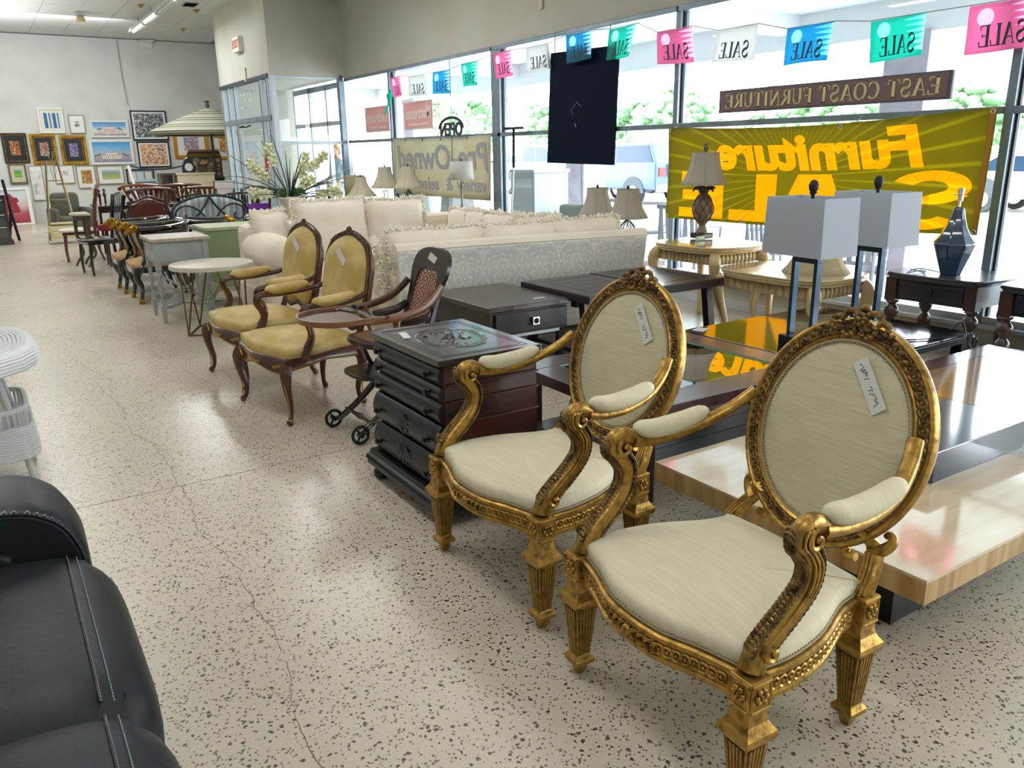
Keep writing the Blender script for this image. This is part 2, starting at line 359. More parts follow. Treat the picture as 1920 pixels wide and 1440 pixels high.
q.obj('crack', mat('crack dark', '7d7462', .9), fl, smooth=0)

# walls
wl = M(); wl.b(W, W+.22, -4.2, V0, ZH, ZC); wl.b(W, W+.22, V1, YE, 0, ZC)
wl.b(W, W+.2, -4.2, V0, 0, .22); wl.b(W, W+.22, V0, V1, ZV, ZC)
wl.obj('wall_right', m_wall2, smooth=0, kind='structure')
M().b(-8.2, 6.15, YE, YE+.2, 0, ZC).obj('wall_back', m_wall, smooth=0, kind='structure')
M().b(-8.2, -8, -4.2, YE, 0, ZC).obj('wall_left', m_wall, smooth=0, kind='structure')
M().b(-8.2, 6.15, -4.4, -4.2, 0, ZC).obj('wall_front', m_wall, smooth=0, kind='structure')
v = M(); v.b(VX, VX+.14, V0, V1, ZV, ZC); v.b(VX+.14, W, V0, V0+.14, ZV, ZC); v.b(VX, W, V1-.14, V1, 0, ZC); v.b(VX, W, V0, V1, ZV-.04, ZV)
v.obj('wall_vestibule', mat('vestibule paint', 'c9c8bf', .85, col2='bfbdb0', scale=1.3), smooth=0, kind='structure')
M().b(W-.012, W, -4.2, V0, 0, .09).obj('baseboard_right', m_alul, smooth=0, bevel=.003, kind='structure')
M().b(W-.06, W+.2, -4.2, V0, .22, .25).obj('trim_1', m_alul, smooth=0, bevel=.004, kind='structure')
# ceiling: plain deck, with lay-in tiles over the part in view
ce = M().b(-8.2, 6.15, -4.4, YE+.2, ZC+.012, ZC+.2).obj('ceiling', m_tgrid, smooth=0, kind='structure')
M().b(-8.2, 6.15, -4.4, 12.75, ZC, ZC+.01).obj('ceiling_panel', m_tile, ce, smooth=0)
M().b(-8.2, -1.78, 12.75, YE, ZC, ZC+.01).obj('ceiling_panel', m_tile, ce, smooth=0)
t0 = M().b(-.33, .33, -.71, .71, 0, .01).obj('ceiling_tile', m_tile, ce, smooth=0)
first = True
for i in range(11):
    for j in range(8):
        x = -1.43+.67*i+.02; y = 12.78+1.43*j-.0+.71
        if x > 5.9 or y > 22.9: continue
        o = t0 if first else t0.copy()
        if not first: COL.objects.link(o)
        first = False; o.location = (x, y, ZC+random.uniform(0, .002))
# ceiling fluorescent strip fixtures (real lamps, lit tubes)
m_fix = mat('fixture white', 'd5d5cf', .4); m_tubeon = mat('lit tube', 'fff6e2', .4, emit=9); m_tubeoff = mat('unlit tube', 'dcdcd4', .3)
def strip(x, y0, y1, lab, on=(1,)):
    t = thing('strip_light', lab, 'ceiling light', (x, (y0+y1)/2, 4.05), 0, None); h = (y1-y0)/2
    M().box((0, 0, .05), (.14, 2*h, .07), taper=1.3, taper2=1).obj('housing', m_fix, t, smooth=0, bevel=.006)
    k = int((y1-y0)/1.22)
    for s in range(k):
        yy = -h+.61+s*(2*h/k)
        M().tube([(-.03, yy-.58, 0), (-.03, yy+.58, 0)], .016, 8).obj('tube', m_tubeon if s in on else m_tubeoff, t)
        M().b(-.06, .06, yy-.63, yy-.6, -.02, .03).obj('lamp_holder', m_fix, t, smooth=0)
        M().tube([(0, yy, .08), (0, yy, .24)], .006, 6).obj('hanger', m_alu, t)
    return t
strip(3.36, 14.3, 19.9, 'long white fluorescent strip light with a lit tube, hanging near the far wall', on=(0, 2, 3))
strip(3.6, 8.9, 12.0, 'white fluorescent strip light at the top edge, nearer the windows', on=(0, 1))
# emergency lamp, sprinkler roses, ceiling vent
t = thing('emergency_light', 'small emergency spotlight under the ceiling tiles, left of the strip light', 'emergency light', (2.3, 19.2, ZC))
m_brass = mat('brass', 'b08d3f', .3, .9)
M().b(-.09, .09, -.08, .08, -.07, 0).obj('bracket', m_alul, t, smooth=0, bevel=.01)
M().lathe([(.03, 0), (.07, -.03), (.09, -.09), (.085, -.12)], (0, -.02, -.06), 14).obj('lamp_head', mat('lamp cream', 'cdbb86', .4), t)
for i, (x, y, lab) in enumerate(((3.2, 17.8, 'round brass sprinkler rose on the ceiling, left of the strip light'), (4.25, 17.9, 'round brass sprinkler rose on the ceiling by the dark vent'), (4.55, 20.6, 'round brass sprinkler rose on the ceiling, farthest back'))):
    s = thing('sprinkler', lab, 'sprinkler', (x, y, ZC), 0, 'ceiling sprinklers')
    M().lathe([(.075, 0), (.07, -.015), (.03, -.02)], n=16).obj('rose', m_brass, s); M().lathe([(.02, -.015), (.02, -.04), (.035, -.045), (.03, -.05)], n=10).obj('nozzle', m_brass, s)
t = thing('ceiling_vent', 'small dark rectangular vent in the ceiling beside the strip light', 'vent', (4.0, 17.3, ZC))
M().b(-.13, .13, -.2, .2, -.012, 0).obj('vent_frame', m_alul, t, smooth=0)
for i in range(7): M().box((0, -.16+i*.053, -.018), (.22, .03, .006), rx=.5).obj('slat', m_dark, t, smooth=0)
# exit sign on the vestibule wall (faces the shop, -X)
t = thing('exit_sign', 'small white box sign with red letters on the wall above the door', 'exit sign', (VX, 16.3, 3.5))
M().b(-.09, 0, -.2, .2, -.13, .13).obj('sign_box', mat('sign white', 'd9d3c8', .5), t, smooth=0, bevel=.008)
vs, fs = text_mesh('EXIT', .19, .002, .006); M().add([(-.094-p[2], -p[0], p[1]) for p in vs], fs).obj('letters', mat('exit red', 'c9402f', .5), t, smooth=0)
M().b(-.03, 0, -.04, .04, -.66, -.42).obj('wall_outlet_plate', mat('ivory', 'c9c4ae', .6), None, smooth=0, bevel=.004).location = (VX, 16.1, 3.5)
tag(bpy.data.objects['wall_outlet_plate'], 'small ivory plate on the wall just above the door frame', 'plate')
tag(M().b(-.03, 0, -.035, .035, -.07, .07).obj('blank_plate', mat('ivory', 'c9c4ae', .6), None, bevel=.004), 'small ivory plate high on the wall above the big window', 'plate', loc=(W, 8.42, 3.18))
tag(M().tube([(0, 0, 0), (0.02, 0, -.9), (.06, 0, -1.52)], .012, 6).obj('conduit', mat('conduit white', 'a9a9a0', .6)), 'thin white conduit running down the far wall above the pictures', 'conduit', loc=(3.47, YE-.02, 4.28))
b_ = M(); b_.b(-.16, .16, -.3, 0, -.02, 0); b_.b(-.16, .16, -.02, 0, -.16, 0); tag(b_.obj('wall_bracket', m_fix, smooth=0), 'white metal bracket at the top of the far wall under the strip light', 'bracket', loc=(4.13, YE-.01, ZC-.02))

# =====================================================  WINDOWS
MUL = [-3.6, -.28, 2.945, 6.14, 9.5, 12.8, V0]
m_seal = mat('black gasket', '0d1218', .6)
for i, (a, b_) in enumerate(zip(MUL, MUL[1:])):
    wn = struct('window_%d' % (i+1)); wn.location = (W, a, 0)
    L_ = b_-a; tk = .16 if i == 4 else .035
    w0 = .17 if abs(a-9.5) < .01 else .03
    fr = M(); fr.b(0, .12, -w0/2-.015, w0/2+.015, .24, ZH); fr.obj('mullion', m_alu, wn, smooth=0, bevel=.004)
    M().b(.06, .1, w0/2+.015, w0/2+.045, .24, ZH).obj('bead', m_alul, wn, smooth=0)
    M().b(.04, .07, -w0/2-.03, -w0/2-.015, .24, ZH).obj('gasket', m_seal, wn, smooth=0)
    M().b(-.02, .12, w0/2, L_-.02, ZH-.05, ZH).obj('head_rail', m_alu, wn, smooth=0, bevel=.004)
    M().b(0, .12, w0/2, L_-.02, .24, .3).obj('sill_rail', m_alul, wn, smooth=0, bevel=.004)
    M().b(0, .1, w0/2+.02, L_-.03, 1.695, 1.745).obj('transom', m_alu, wn, smooth=0, bevel=.004)
    M().b(.06, .068, w0/2, L_-.03, .3, 1.695).obj('pane', m_glass, wn, smooth=0); M().b(.06, .068, w0/2, L_-.03, 1.745, ZH-.05).obj('pane', m_glass, wn, smooth=0)
# vestibule side window (faces the camera) and door wall
vw = struct('window_8'); vw.location = (VX, V0, 0)
sp = W-VX
M().b(0, .09, 0, .1, 0, ZV).obj('corner_post', m_alul, vw, smooth=0, bevel=.004)
M().b(.09, sp-.03, .02, .1, ZV-.06, ZV).obj('head_rail', m_alul, vw, smooth=0); M().b(.09, sp-.03, .02, .1, 1.68, 1.74).obj('transom', m_alul, vw, smooth=0); M().b(.09, sp-.03, .02, .1, 0, .2).obj('sill_rail', m_alul, vw, smooth=0)
M().b(sp-.1, sp-.02, 0, .12, 0, ZV).obj('mullion', m_alu, vw, smooth=0)
M().b(.09, sp-.1, .05, .058, .2, 1.68).obj('pane', m_glass, vw, smooth=0); M().b(.09, sp-.1, .05, .058, 1.74, ZV-.06).obj('pane', m_glass, vw, smooth=0)
dr = struct('door_1'); dr.location = (VX, V0, 0)
m_blk = mat('frame dark', '39444c', .4, .5)
M().b(-.02, .1, .1, V1-V0, ZV-.07, ZV).obj('head_rail', m_blk, dr, smooth=0, bevel=.004)
M().b(-.02, .09, .1, V1-V0, 2.1, 2.19).obj('transom', m_alu, dr, smooth=0, bevel=.004)
for yy, ww in ((.22, .05), (.62, .06), (2.35, .07), (2.85, .05), (3.3, .1)):
    M().b(0, .08, yy-ww/2, yy+ww/2, 0, ZV).obj('mullion', m_alul, dr, smooth=0, bevel=.003)
    M().b(-.004, .07, yy+ww/2, yy+ww/2+.022, 0, ZV).obj('gasket', m_seal, dr, smooth=0)
M().b(.03, .038, .12, 3.3, 2.19, ZV-.07).obj('pane', m_glass, dr, smooth=0)
for yy in (1.05,):
    leaf = M(); leaf.b(.01, .06, .68, .78, .02, 2.08); leaf.b(.01, .06, 2.2, 2.3, .02, 2.08); leaf.b(.01, .06, .78, 2.2, 1.98, 2.08); leaf.b(.01, .06, .78, 2.2, .02, .22)
    lf = leaf.obj('door_leaf', m_alul, dr, smooth=0, bevel=.004); M().b(.03, .036, .78, 2.2, .22, 1.98).obj('pane', m_glass, lf, smooth=0)
    M().tube([(-.02, .85, 1.05), (-.06, .87, 1.05), (-.06, 2.12, 1.05), (-.02, 2.14, 1.05)], .015, 8).obj('push_bar', m_alul, lf)
M().b(.03, .036, .14, .6, .1, 2.1).obj('pane', m_glass, dr, smooth=0); M().b(.03, .036, 2.4, 3.3, .1, 2.1).obj('pane', m_glass, dr, smooth=0)
tag(M().tube([(-.04, 0, 0), (-.1, .1, -.03), (-.16, .35, -.03), (-.05, .45, 0)], .012, 6).obj('door_closer', m_dark), 'dark door closer arm at the top of the glass door', 'door closer', loc=(VX, 16.0, 2.05))
# outer doors and street frame of the vestibule
d2 = struct('door_2'); d2.location = (W+.05, V0+.15, 0)
for yy in (0, .95, 1.9, 2.85): M().b(0, .08, yy, yy+.06, 0, 2.8).obj('mullion', m_alul, d2, smooth=0)
M().b(0, .08, .09, 2.85, 2.04, 2.12).obj('transom', m_alul, d2, smooth=0); M().b(0, .08, .09, 2.85, 2.7, 2.8).obj('head_rail', m_alu, d2, smooth=0)
M().b(.03, .036, 1.0, 2.85, .1, 2.02).obj('pane', m_glass, d2, smooth=0)
# house number on the transom glass, reads from the street
vs, fs = text_mesh('6092', .42, .002, .0); M().add([(p[2], p[0], p[1]) for p in vs], fs).obj('house_number', mat('number white', 'b7c4b8', .6), None, smooth=0)
tag(bpy.data.objects['house_number'], 'pale number lettered on the glass above the shop door, seen in reverse', 'number', loc=(VX+.02, 16.35, 2.5))
# sensor strip on the door head
# =====================================================  SIGNS AND BANNERS ON THE GLASS
m_string = mat('string', 'a8a8a8', .8)
def cloth_color(n, c, t_=.72): return mat('pennant '+n, c, .7, trans=t_)
pc = {'pink': 'f6a2c8', 'teal': '48dccb', 'blue': '4fbde2', 'white': 'e6e6e4'}
pens = [((12.34, 2.66, .28), 'pink'), ((11.6, 2.63, .28), 'white'), ((10.8, 2.62, .3), 'blue'), ((10.0, 2.66, .3), 'teal'), ((9.18, 2.71, .31), 'pink'), ((8.4, 2.7, .28), 'white'),
        ((7.6, 2.75, .29), 'blue'), ((6.86, 2.72, .29), 'teal'), ((6.1, 2.6, .3), 'pink'), ((5.31, 2.52, .28), 'white'), ((4.54, 2.44, .29), 'blue'), ((3.78, 2.4, .29), 'teal'), ((3.04, 2.4, .3), 'pink')]
where = {0: 'leftmost, by the corner of the entrance', 1: 'second from the left end of the string', 2: 'left of the teal flag above the round sign', 3: 'above the round sign', 4: 'over the thick window post', 5: 'left of the dark panel',
         6: 'at the top of the dark panel, folded half grey', 7: 'twisted at the right corner of the dark panel', 8: 'over the post beside the dark panel', 9: 'between the pink and the blue one of the right window', 10: 'above the long brown sign', 11: 'right of the blue one over the right window', 12: 'at the right edge of the picture'}
def pennant(i, yc, zt, h, c):
    X = W-.09; wd = .235 if False else .225; tw = {0: .1, 6: -.05, 7: .15, 5: -.1}.get(i, random.uniform(-.06, .06)); sk = random.uniform(-.03, .03) if i != 7 else .08
    t = thing('sale_pennant', '%s SALE pennant, %s' % (c, where[i]), 'pennant', (X, yc, zt), 0, 'SALE pennants on the window string')
    def f(u, v):   # u across (+Y), v down
        y = (u-.5)*2*wd; return (.015*sin(3*u+i)+.03*v*sin(i*1.7+2*u)+tw*(u-.5)*.3, y+sk*v, -v*h*(1+.04*sin(i+u*2)))
    M().grid(f, 6, 6).obj('cloth', cloth_color(c, pc[c]), t, solid=.002)
    def put(vs, fs, nm, m_, off):
        o = []
        for x, y, z in vs:
            u = .5+x/(2*wd); v = .5-y/h; p = f(u, v); o.append((p[0]-off-z, p[1], p[2]))
        M().add(o, fs).obj(nm, m_, t, smooth=0)
    if c != 'white':
        put(*(lambda q_: (q_.v, q_.f))(M().prism([(.09+.055*cos(2*pi*k/16)+.02, .07+.055*sin(2*pi*k/16)) for k in range(16)], 'Z', -.0012, .0012)), 'balloon', cloth_color('balloon', 'e8e8e6'), .004)
        q_ = M()
        for k in range(6): z = h/2-.005-k*h/7; q_.prism([(-wd, z), (-wd, z-h/7+.004), (-wd+.17-.012*k, z-h/14)], 'Z', -.0012, .0012)
        put(q_.v, q_.f, 'zigzag', cloth_color('balloon', 'e8e8e6'), .003)
    vs, fs = serif('SALE', .135, .001, .9); vs = [(x*.92-.01, y-.045, z) for x, y, z in vs]
    put(vs, fs, 'lettering', mat('ink grey', '3e444c', .7), .006)
    return t
for i, ((y, z, h), c) in enumerate(pens): pennant(i, y, z, h, c)
for nd in MATS['pennant balloon'].node_tree.nodes:
    if nd.type == 'BSDF_TRANSLUCENT': nd.inputs[0].default_value = (1.9, 1.9, 1.9, 1)  # white prints brightened past real cloth to look backlit
st = [(W-.08, 12.75, 2.72)]
for (y, z, h), c in pens: st += [(W-.085, y+.23, z+.005), (W-.085, y-.23, z+.005)]
st += [(W-.08, 2.3, 2.42)]
tag(M().tube(st, .0035, 5).obj('pennant_string', m_string), 'thin white string the SALE pennants hang from, across the windows', 'string')
# green flag hanging down by the entrance posts
g_ = M().grid(lambda u, v: (.03*sin(5*v), (u-.5)*.22*(1-.2*v)+.08*v, -.32*v-.1*u), 4, 6).obj('folded_pennant', cloth_color('teal', pc['teal']), solid=.003)
tag(g_, 'teal pennant hanging folded and vertical from the string end by the post', 'pennant', loc=(W-.035, 12.72, 2.52))

# big yellow banner, hangs inside the window
def yel(u, v):  # u: 0 at far end (large Y) .. 1 near, v down
    y = 6.115+(2.975-6.115)*u; top = 1.705+.035*u-.055*sin(pi*u)*(1-v); hh = .875-.02*u+.02*sin(pi*u)
    return (W-.1+.012*sin(9*u+2*v)+.01*sin(4*v+13*u), y, top-hh*v)
yb = thing('sale_banner', 'large yellow-green furniture sale banner hung inside the right window', 'banner', (0, 0, 0))
def ray_mat():
    m = bpy.data.materials.new('yellow banner'); m.use_nodes = True; t = m.node_tree; n = t.nodes; L = t.links
    c = n.new('ShaderNodeTexCoord'); mp = n.new('ShaderNodeMapping'); mp.inputs['Location'].default_value = (0, -4.6, -1.25); L.new(c.outputs['Object'], mp.inputs[0])
    s = n.new('ShaderNodeSeparateXYZ'); L.new(mp.outputs[0], s.inputs[0]); a = n.new('ShaderNodeMath'); a.operation = 'ARCTAN2'; L.new(s.outputs['Z'], a.inputs[0]); L.new(s.outputs['Y'], a.inputs[1])
    k = n.new('ShaderNodeMath'); k.operation = 'MULTIPLY'; k.inputs[1].default_value = 60; L.new(a.outputs[0], k.inputs[0]); q_ = n.new('ShaderNodeMath'); q_.operation = 'SINE'; L.new(k.outputs[0], q_.inputs[0])
    r = n.new('ShaderNodeValToRGB'); r.color_ramp.elements[0].position = .7; r.color_ramp.elements[1].position = .98; r.color_ramp.elements[0].color = lin('a0941c'); r.color_ramp.elements[1].color = lin('bab01c'); L.new(q_.outputs[0], r.inputs[0])
    b = n['Principled BSDF']; b.inputs['Roughness'].default_value = .55; L.new(r.outputs[0], b.inputs['Base Color'])
    tr = n.new('ShaderNodeBsdfTranslucent'); L.new(r.outputs[0], tr.inputs[0]); mx = n.new('ShaderNodeMixShader'); mx.inputs[0].default_value = .65
    L.new(b.outputs[0], mx.inputs[1]); L.new(tr.outputs[0], mx.inputs[2]); L.new(mx.outputs[0], n['Material Output'].inputs[0]); return m
M().grid(yel, 60, 12).obj('cloth', ray_mat(), yb, solid=.002)
m_or = mat('banner lettering', 'ffdc10', .5, trans=.8)
import bmesh
for nd in m_or.node_tree.nodes:
    if nd.type == 'BSDF_TRANSLUCENT': nd.inputs[0].default_value = (1.95, 1.5, 0, 1)   # brightened past real ink so the letters look backlit through the cloth
def cut(vs, fs, step=.06):
    bm = bmesh.new(); vv = [bm.verts.new(p) for p in vs]
    for f in fs:
        try: bm.faces.new([vv[i] for i in f])
        except ValueError: pass
    xs = [p[0] for p in vs]; x = min(xs)+step
    while x < max(xs):
        bmesh.ops.bisect_plane(bm, geom=bm.verts[:]+bm.edges[:]+bm.faces[:], plane_co=(x, 0, 0), plane_no=(1, 0, 0)); x += step
    bm.verts.index_update(); r = ([tuple(v.co) for v in bm.verts], [tuple(v.index for v in f.verts) for f in bm.faces]); bm.free(); return r
def on_yel(vs, fs, nm, uc, vc, m_=m_or, off=.007):
    vs, fs = cut(vs, fs); o = []
    for x, y, z in vs:
        u = uc-x/3.14; v = vc-y/.87; p = yel(u, v); o.append((p[0]-off-z, p[1], p[2]))
    M().add(o, fs).obj(nm, m_, yb, smooth=0)
vs, fs = text_mesh('Furniture', .42, .001, .017, .22, 1.1)
kx = 2.02/(max(p[0] for p in vs)-min(p[0] for p in vs)); vs = [((p[0]-(max(q[0] for q in vs)+min(q[0] for q in vs))/2)*kx, p[1], p[2]) for p in vs]
on_yel(vs, fs, 'lettering', .53, .27)
# slab serif feet on the word
# "SALE" in heavy wide capitals, drawn as blocks
def blk(out): return M().prism(out, 'Z', -.001, .001)
def big_letters():
    def arc(q_, cx, cy, rx, ry, a0, a1, w1, w2, k=18):
        for i in range(k):
            t0 = R(a0+(a1-a0)*i/k); t1 = R(a0+(a1-a0)*(i+1.02)/k)
            q_.prism([(cx+(rx)*cos(t0), cy+ry*sin(t0)), (cx+rx*cos(t1), cy+ry*sin(t1)), (cx+(rx-w1)*cos(t1), cy+(ry-w2)*sin(t1)), (cx+(rx-w1)*cos(t0), cy+(ry-w2)*sin(t0))], 'Z', -.001, .001)
    S_ = M(); arc(S_, -1.17, .095, .31, .125, 25, 268, .17, .075); arc(S_, -1.13, -.095, .31, .125, -155, 88, .17, .075)
    S_.prism([(-1.47, .03), (-1.30, -.02), (-.82, -.04), (-.83, -.11), (-1.0, .0), (-1.30, .07)], 'Z', -.001, .001)
    A_ = M().prism([(-.53, -.215), (-.34, .215), (-.02, .215), (.19, -.215), (-.02, -.215), (-.07, -.12), (-.28, -.12), (-.33, -.215)], 'Z', -.001, .001)
    A_.f = A_.f
    L_ = M().prism([(.2, -.215), (.2, .215), (.42, .215), (.42, -.115), (.72, -.115), (.72, -.215)], 'Z', -.001, .001)
    E_ = M().prism([(.8, -.215), (.8, .215), (1.36, .215), (1.36, .125), (1.05, .125), (1.05, .045), (1.33, .045), (1.33, -.045), (1.05, -.045), (1.05, -.125), (1.37, -.125), (1.37, -.215)], 'Z', -.001, .001)
    return S_, A_, L_, E_
for q_ in big_letters(): on_yel(q_.v, q_.f, 'letter', .50, .72)
q_ = M().prism([(-.235, -.03), (-.18, .1), (-.12, -.03)], 'Z', -.0012, .0012); on_yel(q_.v, q_.f, 'letter_opening', .50, .72, MATS.get('olive print') or mat('olive print', 'a89a10', .6, trans=.3), .0095)
for u in (.02, .33, .66, .98):
    p = yel(u, 0); M().tube([(p[0], p[1], p[2]-.01), (W+.01, p[1], 1.735)], .004, 5).obj('tie', m_string, yb)
for u in (.008, .32, .62, .992):
    for v in (.03, .975):
        if (u, v) in ((.32, .03),): continue
        p = yel(u, v); M().torus((p[0]-.006, p[1], p[2]), .014, .005, (0, 1, 0), (0, 0, 1), 10, 4).obj('grommet', mat('grommet', 'd8d8d4', .3, .8), yb)
M().add(*(lambda g: (g.v, g.f))(M().grid(lambda u, v: (yel(.985+.012*u, v)[0]-.004, yel(.985+.012*u, v)[1], yel(.985+.012*u, v)[2]), 1, 12))).obj('edge_strip', mat('orange edge', 'c98f2c', .6, trans=.3), yb, solid=.001)

# long brown shop sign high in the right window
t = thing('shop_sign', 'long brown sign with cream capitals above the yellow banner, seen in reverse', 'sign', (W-.03, 4.43, 1.91))
M().b(-.012, .012, -1.09, 1.09, -.098, .098).obj('board', mat('sign edge', '5d5c66', .6), t, smooth=0)
M().b(-.016, 0, -1.065, 1.065, -.082, .082).obj('panel', mat('sign brown', '7a6163', .6), t, smooth=0)
vs, fs = serif('EAST COAST FURNITURE', .125, .0015, .92); k = 2.02/(max(p[0] for p in vs)-min(p[0] for p in vs))
M().add([(-.019-p[2], p[0]*k, p[1]) for p in vs], fs).obj('lettering', mat('sign cream', 'd8d39a', .6), t, smooth=0)

# dark back of a poster board hung in the window
t = thing('hanging_board', 'large dark navy board hung in front of the left-of-centre window', 'board', (W-.03, 7.62, 2.0))
M().add([(-.012, .57, .6), (-.012, -.65, .56), (-.012, -.6, -.66), (-.012, .65, -.64), (.012, .57, .6), (.012, -.65, .56), (.012, -.6, -.66), (.012, .65, -.64)],
        [(0, 1, 2, 3), (7, 6, 5, 4), (0, 4, 5, 1), (1, 5, 6, 2), (2, 6, 7, 3), (3, 7, 4, 0)]).obj('panel', mat('navy board', '010f24', .7, spec=.1), t, smooth=0, bevel=.003)
M().tube([(-.018, .12, -.1), (-.02, .16, -.06), (-.02, .05, .03), (-.018, -.02, -.02)], .003, 5).obj('hanging_cord', mat('cord grey', '8a93a0', .6), t)
M().tube([(-.02, .09, -.2), (-.03, .05, -.24)], .006, 5).obj('tape_scrap', mat('cord grey', '8a93a0', .6), t)
M().tube([(0, -.02, -.64), (-.01, -.04, -1.0), (0, -.08, -1.35)], .004, 5).obj('power_cord', mat('cord grey2', '59636e', .6), t)
M().tube([(0, .5, .6), (0, .5, .78)], .004, 5).obj('hanger', m_dark, t); M().tube([(0, -.5, .56), (0, -.5, .78)], .004, 5).obj('hanger', m_dark, t)

# cream "Pre-Owned" banner
def preo(u, v): return (W-.07+.01*sin(8*u+3*v), 12.6-3.06*u, 1.725-.87*v-.02*sin(pi*u)*(1-v))
pb = thing('preowned_banner', 'cream cloth banner with grey lettering in the window left of the thick post', 'banner')
M().grid(preo, 40, 8).obj('cloth', mat('cream cloth', 'cfcdb9', .7, col2='c9c2a6', scale=3, trans=.45), pb, solid=.002)
def on_pre(txt, size, uc, vc, bold, sh, sxx=1):
    vs, fs = text_mesh(txt, size, .001, bold, sh, sxx); vs, fs = cut(vs, fs, .1); o = []
    for x, y, z in vs: p = preo(uc-x/3.06, vc-y/.87); o.append((p[0]-.006-z, p[1], p[2]))
    M().add(o, fs).obj('lettering', mat('banner grey', 'a7a7ac', .7, trans=.2), pb, smooth=0)
on_pre('Pre-Owned', .5, .52, .34, .012, .1, 1.2); on_pre('variety', .27, .83, .78, .006, .1, 1.15); on_pre('&', .27, .615, .78, .006, .1, 1.15); on_pre('selection', .27, .33, .78, .006, .1, 1.15)
for u in (.15, .35, .55, .8): p = preo(u, .02); M().torus((p[0]-.006, p[1], p[2]), .012, .005, (0, 1, 0), (0, 0, 1), 8, 4).obj('grommet', m_dark, pb)
q_ = M()
for cx, cy, r_ in ((.955, .8, .06), (.97, .55, .03), (.985, .76, .04)):
    out = []
    for k in range(10): a = pi/2+2*pi*k/10; rr = r_ if k % 2 == 0 else r_*.4; p = preo(cx+rr*cos(a)/3.06, cy-rr*sin(a)/.87); out.append((p[1], p[2]))
    q_.prism(out, 'X', W-.078, W-.074)
q_.obj('star', mat('star tan', 'c0a896', .7), pb, smooth=0)
# round OPEN sign, black, letters standing free under an arch
t = thing('open_sign', 'black arched OPEN sign with cut-out letters standing on the cream banner rail', 'sign', (W-.12, 10.52, 1.85))
m_os = mat('open sign black', '16242c', .4)
M().tube([(0, .34*cos(a), -.02+.15*sin(a)) for a in [pi*k/16 for k in range(17)]], .02, 6, upv=(1, 0, 0)).obj('arch', m_os, t)
vs, fs = text_mesh('OPEN', .25, .008, .006, 0, 1.15); k = .64/(max(p[0] for p in vs)-min(p[0] for p in vs)); M().add([(p[2], p[0]*k, p[1]-.04) for p in vs], fs).obj('letters', m_os, t, smooth=0)
M().tube([(0, -.02, .12), (0, -.02, .9)], .004, 5).obj('hanger', m_dark, t); M().tube([(0, -.02, -.1), (-.02, -.03, -.6)], .004, 5).obj('power_cord', m_dark, t)
# two faded red posters
for nm, y, w_, txt, lab in (('p1', 13.45, 1.0, 'Bedroom', 'faded red poster with white lettering in the narrow window by the entrance'), ('p2', 11.88, .98, 'Mattresses', 'faded red poster with white lettering left of the round black sign')):
    t = thing('poster', lab, 'poster', (W+.052, y, 2.07), 0, 'faded red posters'); 
    M().b(-.003, .003, -w_/2, w_/2, -.21, .21).obj('sheet', mat('poster red', 'dcb2b0', .6, trans=.4), t, smooth=0)
    q_ = M(); q_.b(-.006, -.003, -w_/2, w_/2, .19, .21); q_.b(-.006, -.003, -w_/2, w_/2, -.21, -.19); q_.obj('border', mat('poster cream', 'd8cdb8', .6), t, smooth=0)
    vs, fs = text_mesh(txt, .26, .001, .004, 0, .8); k = .85/(max(p[0] for p in vs)-min(p[0] for p in vs)); M().add([(-.006-p[2], p[0]*k, p[1]+.03) for p in vs], fs).obj('lettering', mat('poster letters', 'efe2de', .6), t, smooth=0)
    q_ = M(); [q_.b(-.006, -.004, -w_*.36+i*.055, -w_*.36+i*.055+.03, -.15, -.115) for i in range(13)]; q_.obj('small_print', mat('poster letters', 'efe2de', .6), t, smooth=0)
# squeegee pole leaning by the thick post
t = thing('window_squeegee', 'long pole with a black squeegee head leaning on the window right of the thick post', 'squeegee', (W-.1, 8.93, 0))
M().tube([(-.08, .02, .02), (0, 0, 1.3)], .012, 8).obj('pole', m_alul, t); M().tube([(0, 0, 1.3), (.01, 0, 1.78)], .018, 8).obj('handle', m_dark, t); M().b(-.02, .03, -.2, .2, 1.77, 1.8).obj('blade', m_dark, t, smooth=0)

# =====================================================  OUTSIDE
m_conc = mat('sidewalk', 'd9d6cf', .8, col2='cbc8c0', scale=2)
M().b(6.15, 10.2, -20, 60, -.15, -.02).obj('sidewalk', m_conc, smooth=0, kind='structure')
M().b(10.2, 60, -40, 120, -.25, -.12).obj('parking_lot', mat('asphalt', 'bdbab4', .85, col2='aeb0b0', scale=.6), smooth=0, kind='structure')
cn = M(); cn.b(6.17, 9.6, -12, 40, 3.12, 3.35); cn.b(9.2, 9.6, -12, 40, 2.72, 3.12)
for y in (0.5, 7.3, 13.8, 20.5): cn.b(6.17, 9.2, y, y+.3, 2.9, 3.12)
cn.obj('canopy', mat('canopy white', 'dfe3e6', .8), smooth=0, kind='structure')
m_pill = mat('pillar stucco', 'b0a8b4', .8, col2='a39ba8', scale=5)
for y in (-1.0, 5.75, 11.95, 18.7, 25.4):
    M().b(9.15, 9.65, y-.27, y+.27, -.02, 2.75).obj('pillar', m_pill, smooth=0, bevel=.01, kind='structure')
